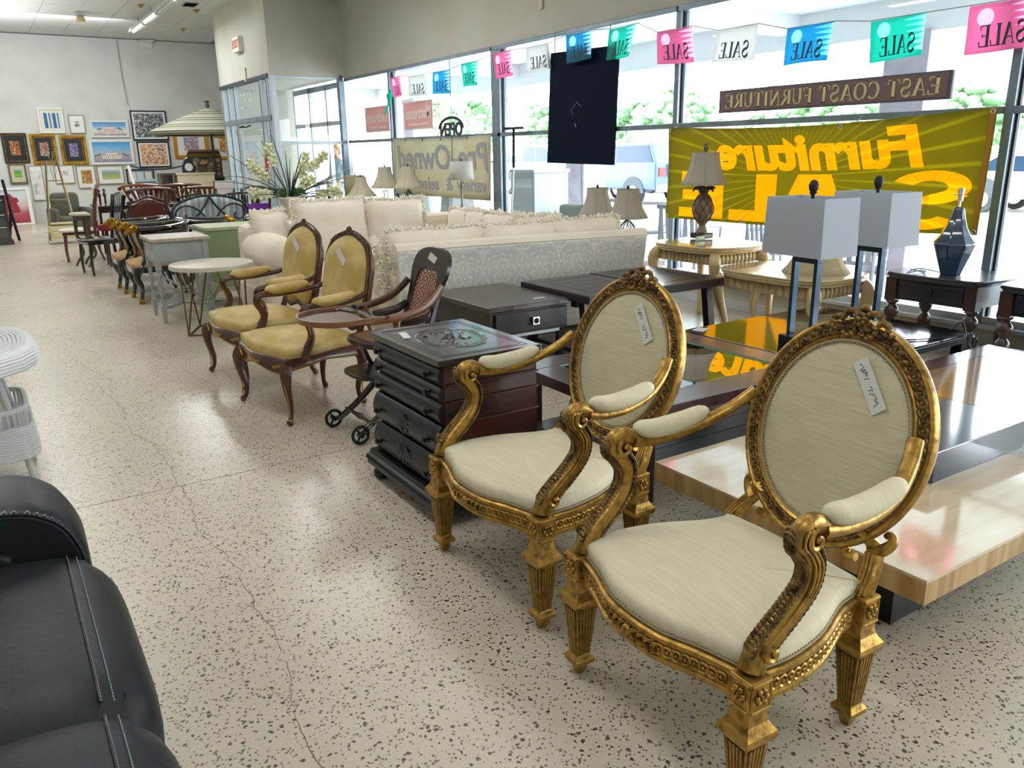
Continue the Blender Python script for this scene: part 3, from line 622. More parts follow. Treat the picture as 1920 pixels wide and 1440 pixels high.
# cars
def car(loc, rz, kind, label, c):
    t = thing('car' if kind != 'van' else 'van', label, 'car' if kind != 'van' else 'van', loc, rz)
    paint = mat('paint '+c, c, .25, .2, coat=.6); L_ = {'suv': 4.6, 'pickup': 5.6, 'van': 5.9, 'sedan': 4.5}[kind]; h = L_/2
    P = {'suv': [(-h, .45), (-h, 1.05), (-h+.15, 1.12), (-h+1.35, 1.2), (-h+1.85, 1.8), (h-.25, 1.85), (h, 1.2), (h, .45)],
         'pickup': [(-h, .5), (-h, 1.05), (-h+1.4, 1.2), (-h+2.0, 1.85), (-h+3.5, 1.88), (-h+3.75, 1.2), (h, 1.15), (h, .5)],
         'van': [(-h, .4), (-h, .95), (-h+.2, 1.15), (-h+1.0, 1.35), (-h+1.75, 2.25), (-h+2.3, 2.45), (h, 2.45), (h, .4)],
         'sedan': [(-h, .35), (-h, .8), (-h+1.2, .95), (-h+1.9, 1.42), (h-1.2, 1.42), (h-.4, 1.0), (h, .95), (h, .35)]}[kind]
    M().prism(P, 'Y', -.9, .9).obj('body', paint, t, smooth=0, bevel=.06)
    gm = mat('car glass', '1c3044', .15, .2)
    G = {'suv': [[(-h+1.5, 1.24), (-h+1.92, 1.7), (-h+2.7, 1.72), (-h+2.7, 1.24)], [(-h+2.8, 1.24), (-h+2.8, 1.72), (h-.35, 1.74), (h-.15, 1.26)]],
         'pickup': [[(-h+1.6, 1.24), (-h+2.08, 1.75), (-h+2.7, 1.77), (-h+2.7, 1.24)], [(-h+2.8, 1.24), (-h+2.8, 1.77), (-h+3.42, 1.77), (-h+3.6, 1.24)]],
         'van': [[(-h+1.15, 1.4), (-h+1.75, 2.1), (-h+2.4, 2.15), (-h+2.4, 1.4)]], 'sedan': [[(-h+1.4, .98), (-h+1.95, 1.34), (0, 1.34), (0, .98)], [(.1, .98), (.1, 1.34), (h-1.3, 1.34), (h-.7, 1.0)]]}[kind]
    for g in G:
        for s_ in (-1, 1): M().prism(g, 'Y', s_*.9, s_*.915).obj('side_window', gm, t, smooth=0)
    for x in (-h+.95, h-1.0):
        for s_ in (-1, 1):
            r_ = .36 if kind != 'sedan' else .32
            wq = M().lathe([(r_*.62, -.1), (r_*.97, -.11), (r_, -.06), (r_, .06), (r_*.97, .11), (r_*.62, .1)], (x, s_*.82, r_), 20, axis='Y').obj('wheel', mat('tyre', '23272b', .8), t)
            q = M(); q.lathe([(r_*.6, -.115), (r_*.6, .115)], (x, s_*.82, r_), 16, axis='Y'); q.obj('hubcap', mat('hub', 'b9bec2', .3, .6), wq)
    for s_ in (-1, 1):
        q = M(); q.prism([(x, z) for x, z in [(-h+.95+.48*cos(a), .36+.48*sin(a)) for a in [pi*k/10 for k in range(11)]]], 'Y', s_*.885, s_*.93); q.prism([(h-1.0+.48*cos(a), .36+.48*sin(a)) for a in [pi*k/10 for k in range(11)]], 'Y', s_*.885, s_*.93)
        q.obj('wheel_arch', mat('arch dark', '2c3338', .6), t, smooth=0)
    M().b(h-.02, h+.04, -.8, -.55, .85, 1.1).obj('tail_light', mat('tail red', 'b02020', .3), t, smooth=0); M().b(h-.02, h+.04, .55, .8, .85, 1.1).obj('tail_light', mat('tail red', 'b02020', .3), t, smooth=0)
    if kind == 'suv': M().lathe([(.1, 0), (.36, .02), (.38, .1), (.36, .2), (.1, .22)], (h, 0, 1.05), 18, axis='X').obj('spare_wheel', mat('tyre', '23272b', .8), t)
    q = M(); q.b(-h-.08, -h+.02, -.88, .88, .4, .62); q.b(h-.02, h+.08, -.88, .88, .4, .62); q.obj('bumper', mat('bumper grey', '6f777c', .5), t, smooth=0, bevel=.03)
    return t
car((18.6, 25.6, -.12), R(90), 'pickup', 'white pickup truck outside, left of the other vehicles', 'b4bac0')
car((17.6, 20.2, -.12), R(-90), 'suv', 'grey-blue off-road car with spare wheel outside below the dark board', '31465a')
car((22.5, 21.6, -.12), R(90), 'van', 'tall white van parked outside behind the grey-blue car', 'b4bac0')
car((21.5, 9.3, -.12), R(90), 'sedan', 'white car parked far outside at the right window post', 'eeeeee')
car((27.5, 41.0, -.12), R(90), 'sedan', 'dark car far outside seen through the narrow entrance window', '3a4650')
car((19, 34.5, -.12), R(90), 'suv', 'silver car outside behind the cream banner', 'b9c0c6')
# hedge and trees beyond the lot
m_leaf = mat('foliage', '7d9c70', .8, col2='587c58', scale=9, lo=.3, hi=.7); m_trunk = mat('palm trunk', '8d7c68', .9, col2='6f5f4e', scale=12)
def tree(x, y, h, r, seed, lab):
    random.seed(seed); t = thing('tree', lab, 'tree', (x, y, -.12), 0, 'leafy trees beyond the parking lot')
    M().tube([(0, 0, 0), (.1, 0, h*.4), (0, .1, h*.6)], .16, 7).obj('trunk', m_trunk, t)
    q = M()
    for k in range(170):
        a = random.uniform(0, 2*pi); e = random.uniform(-.6, 1)*pi/2; rr = r*random.uniform(.55, 1.0)
        c = (rr*cos(a)*cos(e), rr*sin(a)*cos(e), h*.62+rr*.75*sin(e)); s_ = random.uniform(.25, .55)
        q.ball(c, (s_, s_, s_*.7), 5, 4)
    o = q.obj('crown', m_leaf, t, smooth=80); o['kind'] = 'stuff'; return t
tl = [(44, 60, 6, 3.4), (46, 52, 5, 3.2), (43, 44, 5.4, 3.3), (46, 37, 4.6, 3.1), (43, 31, 4.2, 2.8), (46, 25, 4.6, 3.0), (44, 18, 4.3, 2.8), (46, 12, 4.6, 3.0), (44, 74, 6.4, 3.8), (47, 88, 6.8, 4.2)]
for i, (x, y, h, r_) in enumerate(tl): tree(x, y, h, r_, i, ['rounded green tree behind the cream banner', 'rounded green tree between the palm trunks', 'wide green tree left of the dark board', 'low green tree hidden partly by the dark board', 'low green tree right of the dark board', 'pale green tree behind the van', 'low green tree under the left end of the brown sign', 'green tree at the right edge beyond the windows', 'green tree behind the red posters', 'far green tree seen through the entrance glass'][i])
def palm(x, y, h, seed, lab, rt_=.18):
    random.seed(seed); t = thing('palm_tree', lab, 'palm tree', (x, y, -.1), 0, 'palm trees outside')
    M().tube([(0, 0, 0), (.05, .1, h*.5), (0, 0, h)], [rt_*1.3, rt_, rt_*.8], 8, sm=4).obj('trunk', m_trunk, t)
    q = M()
    for k in range(22):
        a = 2*pi*k/22+random.uniform(-.1, .1); L_ = h*.2*random.uniform(.8, 1.1); e = random.uniform(-.2, .9)
        pts = [(cos(a)*L_*s_*cos(e*.6), sin(a)*L_*s_*cos(e*.6), h+L_*(s_*sin(e)-.75*s_*s_)) for s_ in (0, .3, .6, .85, 1)]
        q.tube(pts, [.03, .12, .14, .09, .01], 4, asp=.35, upv=(0, 0, 1))
    q.obj('fronds', m_leaf, t)['kind'] = 'stuff'; return t
for i, (x, y, h, lab) in enumerate(((30, 38.6, 5.2, 'palm tree outside, right of the thick window post'), (22, 26.5, 8.5, 'palm tree whose trunk stands left of the red posters'), (26, 21.6, 6.3, 'palm tree seen under the long brown sign, left end'), (25, 46.0, 8.6, 'tall palm trunk outside above the round sign'), (23, 40.3, 8.6, 'second tall palm trunk right of the round sign'), (30, 12.4, 6.2, 'palm tree at the right edge beyond the window'))):
    palm(x, y, h, 20+i, lab)
random.seed(5)
# patio furniture on the sidewalk
m_pat = mat('patio bluish', '9aa0ae', .6)
def patio_chair(loc, rz, lab):
    t = thing('patio_chair', lab, 'chair', loc, rz, 'outdoor chairs on the sidewalk')
    for x in (-.27, .27):
        for y in (-.26, .26): M().tube([(x, y, 0), (x, y*.9, .4 if y < 0 else .85)], .02, 6).obj('leg', m_pat, t)
        M().tube([(x, -.28, .6), (x, .24, .62)], .022, 6).obj('armrest', m_pat, t); M().tube([(x, -.26, .38), (x, -.28, .6)], .018, 6).obj('arm_post', m_pat, t)
    M().b(-.28, .28, -.28, .26, .38, .42).obj('seat', m_pat, t, smooth=0, bevel=.008)
    for k in range(6): M().box((-.22+k*.088, .27, .63), (.05, .015, .42), rx=-.12).obj('slat', m_pat, t, smooth=0)
    M().b(-.28, .28, .26, .3, .82, .87).obj('top_rail', m_pat, t, smooth=0); return t
p0 = patio_chair((7.3, 7.2, -.02), R(100), 'slatted outdoor chair on the sidewalk under the left end of the yellow banner')
dup(p0, (7.5, 6.0, -.02), R(75), 'slatted outdoor chair on the sidewalk behind the pineapple lamp')
dup(p0, (7.4, 5.0, -.02), R(110), 'slatted outdoor chair on the sidewalk right of the pineapple lamp')
t = thing('patio_table', 'low outdoor table on the sidewalk behind the wire lamp', 'table', (7.05, 7.9, -.02))
M().lathe([(.42, .5), (.45, .52), (.45, .54), (.42, .55)], n=24).obj('tabletop', m_pat, t)
for a in range(4): M().tube([(.33*cos(a*pi/2+.7), .33*sin(a*pi/2+.7), .5), (.38*cos(a*pi/2+.7), .38*sin(a*pi/2+.7), 0)], .018, 6).obj('leg', m_pat, t)
t = thing('outdoor_cabinet', 'tall pale cabinet standing outside right of the thick window post', 'cabinet', (6.9, 9.85, -.02))
M().b(-.3, .3, -.3, .3, 0, 1.22).obj('carcass', mat('pale cab', 'c5cedb', .5), t, smooth=0, bevel=.01); M().b(-.32, .32, -.32, .32, 1.22, 1.27).obj('top', mat('pale cab', 'c5cedb', .5), t, smooth=0, bevel=.008); M().b(-.31, -.3, -.25, .25, .12, 1.15).obj('door', mat('pale cab2', 'd4dbe6', .5), t, smooth=0)
t = thing('outdoor_armchair', 'grey club armchair outside behind the end of the white damask sofa', 'armchair', (7.35, 9.05, -.02), R(110))
mg_ = mat('grey green', '8e9990', .8); M().b(-.4, .4, -.4, .35, .08, .42).obj('seat', mg_, t, smooth=0, bevel=.04); M().b(-.4, .4, .25, .42, .1, .8).obj('backrest', mg_, t, smooth=0, bevel=.05)
for s_ in (-1, 1): M().b(s_*.42-.07, s_*.42+.07, -.4, .4, .05, .6).obj('arm', mg_, t, smooth=0, bevel=.04)
# bright recliners standing outside by the entrance window
def recl(loc, rz, lab, c='b9c8c6'):
    t = thing('covered_armchair', lab, 'armchair', loc, rz); m_ = mat('cover '+c, c, .7)
    M().prism([(-.4, .02), (-.42, .5), (-.1, .52), (.02, 1.5), (.35, 1.55), (.5, .02)], 'X', -.42, .42).obj('cover', m_, t, smooth=0, bevel=.08)
    return t
recl((6.85, 13.4, -.02), R(70), 'tall armchair under a pale green plastic cover outside by the entrance')
recl((6.9, 11.9, -.02), R(70), 'tall armchair under a pale plastic cover outside behind the cream banner', 'c2c6cc')

# =====================================================  GILT OVAL BACK ARMCHAIRS
m_gilt = mat('old gilt', 'b58d42', .34, .75, col2='4a331b', scale=42, lo=.42, hi=.85, bump=.15, bscale=60)  # dark noise stands in for shade in the carving
m_giltd = mat('gilt shadowed', '8f7040', .42, .6, col2='2a1d14', scale=34, lo=.38, hi=.7)  # shaded copy of the gilt, the shade is in its colour
m_silk = mat('cream silk', 'cfc7a8', .75, col2='bdb494', scale=10, stretch=(1, 1, 14), lo=.3, hi=.75, bump=.12, bscale=30)
m_silks = mat('cream silk seat', 'ddd6ba', .75, col2='d0c8a8', scale=10, stretch=(1, 12, 1), lo=.3, hi=.8, bump=.08, bscale=30)
m_tape = mat('paper tape', 'd2d3cb', .7); m_pen = mat('pen ink', '5a6478', .7)
m_braid = mat('braid', 'a89a78', .8)
def chain(m, pts, nrm, r, tr, n=9, bead=True, k=1):
    "guilloche: interlaced rings along a path with a bead in every ring"
    for i in range(0, len(pts)-1, k):
        p = V(pts[i]); d = (V(pts[i+1])-p); d.normalize(); N = V(nrm[i] if isinstance(nrm, list) else nrm)
        s_ = N.cross(d).normalized(); m.torus(p, r*1.15, tr, d, s_, n, 4, b=r)
        if bead: m.ball(p, r*.36, 6, 4)
def price_tape(parent, c, u, v, w_, h_, txt=True):
    u = V(u).normalized(); v = V(v).normalized(); n_ = u.cross(v); c = V(c)
    q = M(); o = [c+u*a*w_/2+v*b_*h_/2+n_*.0012 for a, b_ in ((-1, -1), (1, -1), (1, 1), (-1, 1))]; i_ = [p-n_*.001 for p in o]
    q.add(o+i_, [(0, 1, 2, 3), (7, 6, 5, 4), (0, 4, 5, 1), (1, 5, 6, 2), (2, 6, 7, 3), (3, 7, 4, 0)]); t = q.obj('price_tape', m_tape, parent, smooth=0)
    if txt:
        s = M(); rs = random.Random(3)
        for g0, g1 in ((-.42, -.12), (.02, .38)):
            x = g0
            while x < g1:
                pts = [c+u*(x+.02*j)*w_+v*(rs.uniform(-.22, .22))*h_+n_*.0018 for j in range(3)]; s.tube(pts, .0009, 4); x += .055
        s.obj('handwriting', m_pen, t)
    return t
FX, FY, BX, BY = .325, -.275, .235, .215
def gilt_chair(loc, rz, label):
    t = thing('oval_back_armchair', label, 'armchair', loc, rz, 'gilt oval-back armchairs')
    # legs
    leg = M(); leg.box((0, 0, .235), (.062, .062, .19), taper=.66); 
    leg = M()
    H_ = [(0, .012), (.012, .016), (.035, .02), (.04, .034), (.055, .036), (.066, .026), (.07, .024), (.235, .038), (.24, .048), (.25, .052), (.262, .05), (.272, .042), (.285, .034), (.31, .03), (.33, .03)]
    leg.lathe([(r*1.32, z) for z, r in H_], n=4, rot=pi/4)
    fl_ = M(); dk_ = M()
    for s_ in range(4):
        a = s_*pi/2; c_, s2 = cos(a), sin(a)
        dk_.add([(c_*d-s2*o_, s2*d+c_*o_, z) for d, o_, z in ((.0231, -.0175, .077), (.0231, .0175, .077), (.0363, .029, .226), (.0363, -.029, .226))], [(0, 1, 2, 3)])  # flat dark panels imitate the shade between the flutes
        for k in range(-2, 3):
            def P(off, d, z): return (c_*d-s2*off, s2*d+c_*off, z)
            a0, a1 = .0068, .0112; w0 = .0022
            b0, b1 = .0246, .0382
            fl_.add([P(k*a0-w0, b0, .075), P(k*a0+w0, b0, .075), P(k*a1+w0*1.4, b1, .228), P(k*a1-w0*1.4, b1, .228), P(k*a0-w0, b0-.006, .075), P(k*a0+w0, b0-.006, .075), P(k*a1+w0*1.4, b1-.006, .228), P(k*a1-w0*1.4, b1-.006, .228)],
                    [(0, 1, 2, 3), (0, 4, 5, 1), (1, 5, 6, 2), (2, 6, 7, 3), (3, 7, 4, 0)])
    l0 = leg.obj('leg', m_gilt, t, smooth=0, bevel=.0015); l0.location = (FX, FY, 0)
    f0 = fl_.obj('fluting', m_gilt, l0, smooth=0); f1 = dk_.obj('flute_shade', m_giltd, l0, smooth=0)
    for x, y in ((-FX, FY), (BX, BY), (-BX, BY)):
        l = l0.copy(); COL.objects.link(l); l.parent = t; l.location = (x, y, 0)
        for g_ in (f0, f1): k_ = g_.copy(); COL.objects.link(k_); k_.parent = l
    # corner blocks with carved rosettes
    for x, y, sc in ((FX, FY, 1), (-FX, FY, 1), (BX, BY, .92), (-BX, BY, .92)):
        q = M(); q.box((0, 0, 0), (.066*sc, .066*sc, .078))
        b_ = q.obj('corner_block', m_gilt, t, smooth=0, bevel=.004); b_.location = (x, y, .358)
        q = M()
        for nx, ny in (((1 if x > 0 else -1), 0), (0, (-1 if y < 0 else 1))):
            for a, b2 in ((-1, 0), (1, 0), (0, 1), (0, -1)):
                u = V((-ny, nx, 0)); c = V((nx, ny, 0))*.034*sc
                for s_ in (-1, 1):
                    p = c+u*(.029*sc*(a if a else 0))+V((0, 0, .034*b2)) ; d = V((0, 0, 1)) if a else u
                q.tube([p-d*.029, p+d*.029], .0035, 4)
            u = V((-ny, nx, 0)); c = V((nx, ny, 0))*.034*sc
            for k in range(6): p = c+u*.014*cos(k*pi/3)+V((0, 0, .015*sin(k*pi/3))); q.ball(p, (.008, .008, .008), 6, 4)
            q.ball(c, .007, 6, 4)
        q.obj('rosette', m_gilt, b_, smooth=60)
    # serpentine rails
    front = cat([(-FX+.02, FY-.008), (-.2, FY-.035), (-.08, FY-.075), (.08, FY-.075), (.2, FY-.035), (FX-.02, FY-.008)], 6)
    sideR = cat([(FX+.006, FY+.02), (FX+.012, FY+.12), (FX-.012, FY+.25), (BX+.02, BY-.1), (BX+.006, BY-.02)], 6)
    sideL = [V((-p.x, p.y)) for p in sideR]; back = [V((-BX, BY+.01)), V((BX, BY+.01))]
    for nm, path, sgn in (('front_rail', front, -1), ('side_rail', sideR, -1), ('side_rail', sideL, 1), ('back_rail', back, 1)):
        q = M(); n_ = len(path); vs = []
        for i, p in enumerate(path):
            d = (path[min(i+1, n_-1)]-path[max(i-1, 0)]).normalized(); o = V((d.y, -d.x))*(1 if sgn == -1 else -1)
            if nm == 'front_rail': o = V((d.y, -d.x))
            if nm == 'back_rail': o = V((0, 1))
            for off, z in ((.0, .318), (.006, .322), (.006, .332), (.001, .336), (.001, .374), (.006, .378), (.006, .388), (0, .392), (-.035, .392), (-.035, .318)): vs.append((p.x+o.x*off, p.y+o.y*off, z))
        k = 10; q.add(vs, [(i*k+j, i*k+(j+1) % k, (i+1)*k+(j+1) % k, (i+1)*k+j) for i in range(n_-1) for j in range(k)]); q.add(vs[:10], [tuple(range(10))]); q.add(vs[-10:], [tuple(range(10))[::-1]])
        ro = q.obj(nm, m_gilt, t, smooth=30)
        if nm != 'back_rail':
            L_ = [0]
            for a, b2 in zip(path, path[1:]): L_.append(L_[-1]+(b2-a).length)
            pts = []; s_ = .02
            while s_ < L_[-1]-.01:
                i = max(j for j in range(len(L_)) if L_[j] <= s_); i = min(i, n_-2); f = (s_-L_[i])/(L_[i+1]-L_[i]); p = path[i].lerp(path[i+1], f); d = (path[i+1]-path[i]).normalized()
                o = V((d.y, -d.x)) if nm == 'front_rail' or sgn == -1 else V((-d.y, d.x)); pts.append((V((p.x+o.x*.003, p.y+o.y*.003, .355)), V((o.x, o.y, 0)))); s_ += .0235
            q = M()
            for j, (p, N) in enumerate(pts[:-1]):
                d = (pts[j+1][0]-p).normalized()
                if nm == 'front_rail' and abs(p.x) < .1: # leaf spray in the middle
                    for s2 in (-1, 1): q.tube([p, p+d*.012+V((0, 0, s2*.01))+N*.006, p+d*.024+V((0, 0, s2*.014))], [.003, .006, .001], 5)
                else: q.torus(p, .0145, .0036, d, V((0, 0, 1)), 9, 4, b=.0135); q.ball(p, .0055, 6, 4)
            if nm == 'front_rail': q.ball((0, FY-.088, .355), (.016, .01, .016), 8, 6)
            q.obj('guilloche', m_gilt, ro, smooth=60)
    # seat
    out = [(p.x*.975, p.y+.012) for p in front]+[(p.x-.012, p.y) for p in sideR]+[(.22, BY), (0, BY+.01), (-.22, BY)]+[(-(p.x-.012), p.y) for p in reversed(sideR)]
    out = [tuple(p) for p in cat(out, 2, True)]
    st = M().pad(out, .388, .052, .028, .09, 6, puff=.004).obj('seat', m_silks, t, smooth=60)
    q = M(); ring = [(p[0]*1.004, p[1]*1.004, .3945) for p in out]; q.tube(ring, .0042, 5, closed=True)
    for i in range(len(ring)):
        a = V(ring[i]); b2 = V(ring[(i+1) % len(ring)]); n2 = max(1, int((b2-a).length/.011))
        for j in range(n2): q.ball(tuple(a.lerp(b2, j/n2)+V((0, 0, .006))), .0042, 5, 3)
    q.obj('gimp_braid', m_braid, st, smooth=60)
    # back: tilted oval
    tl = R(16); Cn = V((0, .345, .74)); U = V((1, 0, 0)); Wv = V((0, sin(tl), cos(tl))); Nn = V((0, -cos(tl), sin(tl))); hw, hh = .262, .287
    def E(a, k=1.0, off=0): return Cn+U*((hw+k)*cos(a))+Wv*((hh+k)*sin(a))+Nn*off
    N_ = 64; prof = [(.03, -.012), (.034, .0), (.03, .014), (.022, .018), (.016, .012), (-.012, .010), (-.018, .017), (-.026, .012), (-.03, .0), (-.03, -.02), (.0, -.034), (.022, -.028)]
    vs = [E(2*pi*i/N_, o, z) for i in range(N_) for o, z in prof]; k = len(prof)
    q = M().add(vs, [(i*k+j, i*k+(j+1) % k, ((i+1) % N_)*k+(j+1) % k, ((i+1) % N_)*k+j) for i in range(N_) for j in range(k)])
    bf = q.obj('back_frame', m_gilt, t, smooth=35)
    q = M(); kk = 74
    for i in range(kk):
        a = 2*pi*i/kk
        if abs((a-pi/2)) < .16: continue
        p = E(a, .002, .013); d = (E(a+.02, .002, .013)-p).normalized(); s_ = Nn.cross(d)
        q.torus(p, .0145, .0038, d+s_*.25, s_, 9, 4, b=.0125); q.ball(tuple(p), .005, 6, 4)
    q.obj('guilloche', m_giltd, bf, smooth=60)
    # crest of ribbons and a flower
    q = M(); top = E(pi/2, .015, .01)
    for s_ in (-1, 1):
        for dx, dz, rr in ((.034, .012, .024), (.03, -.016, .019), (.07, -.004, .018)):
            c = top+U*(s_*dx)+Wv*dz
            q.torus(c, rr, .0095, U, Wv, 12, 6); 
            for j in range(8): a = j*pi/4; q.ball(tuple(c+U*cos(a)*rr+Wv*sin(a)*rr+Nn*.005), .0085, 5, 4)
        for j in range(5): p = top+U*s_*(.085+.018*j)-Wv*(.006+.011*j*(1+j*.12)); q.ball(tuple(p+Nn*.004), (.012, .009, .011-.001*j), 6, 4)
    for j in range(8): a = j*pi/4+.2; q.ball(tuple(top+Wv*.014+U*cos(a)*.014+Wv*sin(a)*.014+Nn*.013), .008, 6, 4)
    q.ball(tuple(top+Wv*.014+Nn*.02), .008, 8, 5); q.ball(tuple(top+Wv*.045), (.016, .012, .012), 8, 5)
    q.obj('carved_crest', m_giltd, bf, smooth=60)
    # back upholstery, domed
    def disc(off, dome, sgn):
        vs = []; fs = []; rn = 7
        for i in range(1, rn+1):
            r_ = i/rn
            for j in range(48): a = 2*pi*j/48; vs.append(Cn+U*((hw-.026)*r_*cos(a))+Wv*((hh-.026)*r_*sin(a))+Nn*(off+sgn*dome*(1-r_**2.4)))
        vs.append(Cn+Nn*(off+sgn*dome)); fs = [((i)*48+j, i*48+(j+1) % 48, (i+1)*48+(j+1) % 48, (i+1)*48+j) for i in range(rn-1) for j in range(48)]+[(48*rn, (j+1) % 48, j) for j in range(48)]
        if sgn > 0: fs = [f[::-1] for f in fs]
        return vs, fs
    q = M().add(*disc(.006, .022, 1)); bp_ = q.obj('back_upholstery', m_silk, t, smooth=80)
    M().add(*disc(-.024, .012, -1)).obj('back_cover', m_silk, bp_, smooth=80)
    q = M(); pts = [E(2*pi*i/60, -.03, .012) for i in range(60)]; q.tube(pts, .0035, 5, closed=True)
    for p in [E(2*pi*i/150, -.035, .011) for i in range(150)]: q.ball(tuple(p), .0038, 5, 3)
    q.obj('gimp_braid', m_braid, bp_, smooth=60)
    price_tape(bp_, Cn+U*.085+Wv*.15+Nn*.0245, U*.62-Wv*.78, U*.78+Wv*.62, .155, .045)
    # rear brackets between legs and oval
    for s_ in (-1, 1):
        q = M(); q.tube([(s_*.235, BY, .39), (s_*.232, BY+.03, .44), (s_*.205, BY+.075, .49), (s_*.17, .27, .53)], [.03, .026, .022, .018], 8, asp=.75, sm=4, upv=(1, 0, 0))
        q.tube([(s_*.2, BY+.06, .478), (s_*.232, BY+.075, .495), (s_*.247, BY+.085, .52), (s_*.235, BY+.09, .535), (s_*.222, BY+.09, .525)], [.02, .017, .014, .011, .008], 7, sm=3)
        q.tube([(s_*.17, BY+.05, .455), (s_*.145, BY+.05, .452), (s_*.14, BY+.05, .466), (s_*.15, BY+.05, .474)], [.012, .011, .009, .006], 7, sm=3)
        for o in (-.01, 0, .01): q.tube([(s_*(.235+o), BY-.03, .4), (s_*(.232+o), BY+.002, .445), (s_*(.21+o), BY+.047, .485)], .0035, 5, sm=3)
        q.obj('back_bracket', m_gilt, t, smooth=50)
    # arms
    for s_ in (-1, 1):
        A = [(s_*.262, .315, .80), (s_*.29, .255, .752), (s_*.318, .17, .712), (s_*.33, .07, .69), (s_*.332, -.03, .688), (s_*.33, -.1, .70)]
        q = M(); q.tube(A, [.017, .017, .018, .019, .019, .021], 10, asp=1.25, sm=5, upv=(0, 0, 1))
        up_ = [(s_*.33, -.09, .705), (s_*.33, -.125, .722), (s_*.331, -.158, .715), (s_*.331, -.163, .685), (s_*.33, -.14, .66), (s_*.328, -.118, .62), (s_*.326, -.125, .57), (s_*.322, -.165, .52), (s_*.32, -.215, .478), (s_*.318, -.252, .44), (s_*.318, -.268, .40)]
        q.tube(up_, [.018, .021, .022, .022, .021, .021, .022, .024, .025, .027, .029], 10, asp=1.2, sm=4, upv=(1, 0, 0))
        for off in (-.024, .024):   # spiral volutes
            for (cy, cz, r0) in ((-.135, .692, .03), (-.243, .452, .026)):
                sp_ = [(s_*.33+off, cy+r0*(1-.11*k_)*cos(k_*.75+2.2)*1.0, cz+r0*(1-.11*k_)*sin(k_*.75+2.2)) for k_ in range(9)]
                q.tube(sp_, [.009-.0006*k_ for k_ in range(9)], 6, sm=2)
                q.ball((s_*.33+off, cy, cz), .008, 6, 4)
        for o in (-.012, 0, .012):   # reeding on the outer face
            c_ = cat(up_, 3)[5:-2]; q.tube([(p[0]+s_*.024+o*0, p[1]+o, p[2]) for p in c_], .0035, 5)
        ar = q.obj('arm', m_gilt, t, smooth=50)
        q = M(); c_ = cat(up_, 5); c_ = c_[12:-4]
        for j in range(0, len(c_)-1, 1):
            p = V(c_[j]); d = (V(c_[j+1])-p).normalized(); N = V((0, d.z, -d.y)); 
            if N.y > 0 and False: N = -N
            q.torus(p+N*.0275, .0165, .0042, d+V((.35, 0, 0)), V((1, 0, 0)), 10, 4, b=.0165); q.ball(tuple(p+N*.0285), .006, 6, 4)
            q.torus(p-N*.0275, .0165, .0042, d+V((.35, 0, 0)), V((1, 0, 0)), 10, 4, b=.0165); q.ball(tuple(p-N*.0285), .006, 6, 4)
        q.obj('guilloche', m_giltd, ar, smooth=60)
        PA = [(s_*.318, .185, .738), (s_*.325, .165, .74), (s_*.33, .09, .724), (s_*.332, 0, .718), (s_*.331, -.065, .728), (s_*.33, -.088, .73)]
        M().tube(PA, [.005, .021, .028, .029, .024, .005], 12, asp=1.15, sm=4, upv=(0, 0, 1)).obj('arm_pad', m_silks, t, smooth=80)
    return t
c1 = gilt_chair((1.535, 1.29, 0), R(-93), 'gilded oval-back armchair nearest the camera, in the right foreground')
c2 = dup(c1, (1.59, 2.215, 0), R(-89), 'gilded oval-back armchair in the middle, in front of the dark carved chest')

# =====================================================  BLACK LEATHER RECLINER SOFA (bottom left)
m_lea = mat('black leather', '10171c', .45, col2='172027', scale=3, bump=.12, bscale=45, spec=.35)
m_stitch = mat('stitching', '8c98a0', .7)
def bezier_box(q, x0, x1, y0, y1, z0, z1, r=.05, n=5, crown=.0):
    "soft block with round edges, crowned top"
    out = []
    for cx, cy, a0 in ((x1-r, y1-r, 0), (x0+r, y1-r, 90), (x0+r, y0+r, 180), (x1-r, y0+r, 270)):
        for k in range(n+1): a = R(a0+90*k/n); out.append((cx+r*cos(a), cy+r*sin(a)))
    mx, my = (x0+x1)/2, (y0+y1)/2; lay = [(1, z0)]; k0 = min(r*1.2, (z1-z0)/2)
    for k in range(n+1): a = pi/2*k/n; lay.append((1-(r/(max(x1-x0, y1-y0)/2))*(1-cos(a))*1.1, z1-k0+k0*sin(a)))
    for q_ in (.75, .5, .25): lay.append((lay[-1][0]*0+q_*(1-.1), z1+crown*(1-q_*q_)))
    N = len(out); vs = [(mx+(p[0]-mx)*k, my+(p[1]-my)*k, z) for k, z in lay for p in out]+[(mx, my, z1+crown)]
    fs = [(i*N+j, i*N+(j+1) % N, (i+1)*N+(j+1) % N, (i+1)*N+j) for i in range(len(lay)-1) for j in range(N)]+[((len(lay)-1)*N+j, (len(lay)-1)*N+(j+1) % N, len(lay)*N) for j in range(N)]+[tuple(range(N))[::-1]]
    return q.add(vs, fs)
t = thing('recliner_sofa', 'black leather recliner sofa with light stitching, cut off at the bottom left', 'sofa', (0, 0, 0))
def seatprof(x, yb0, yb1):
    pass
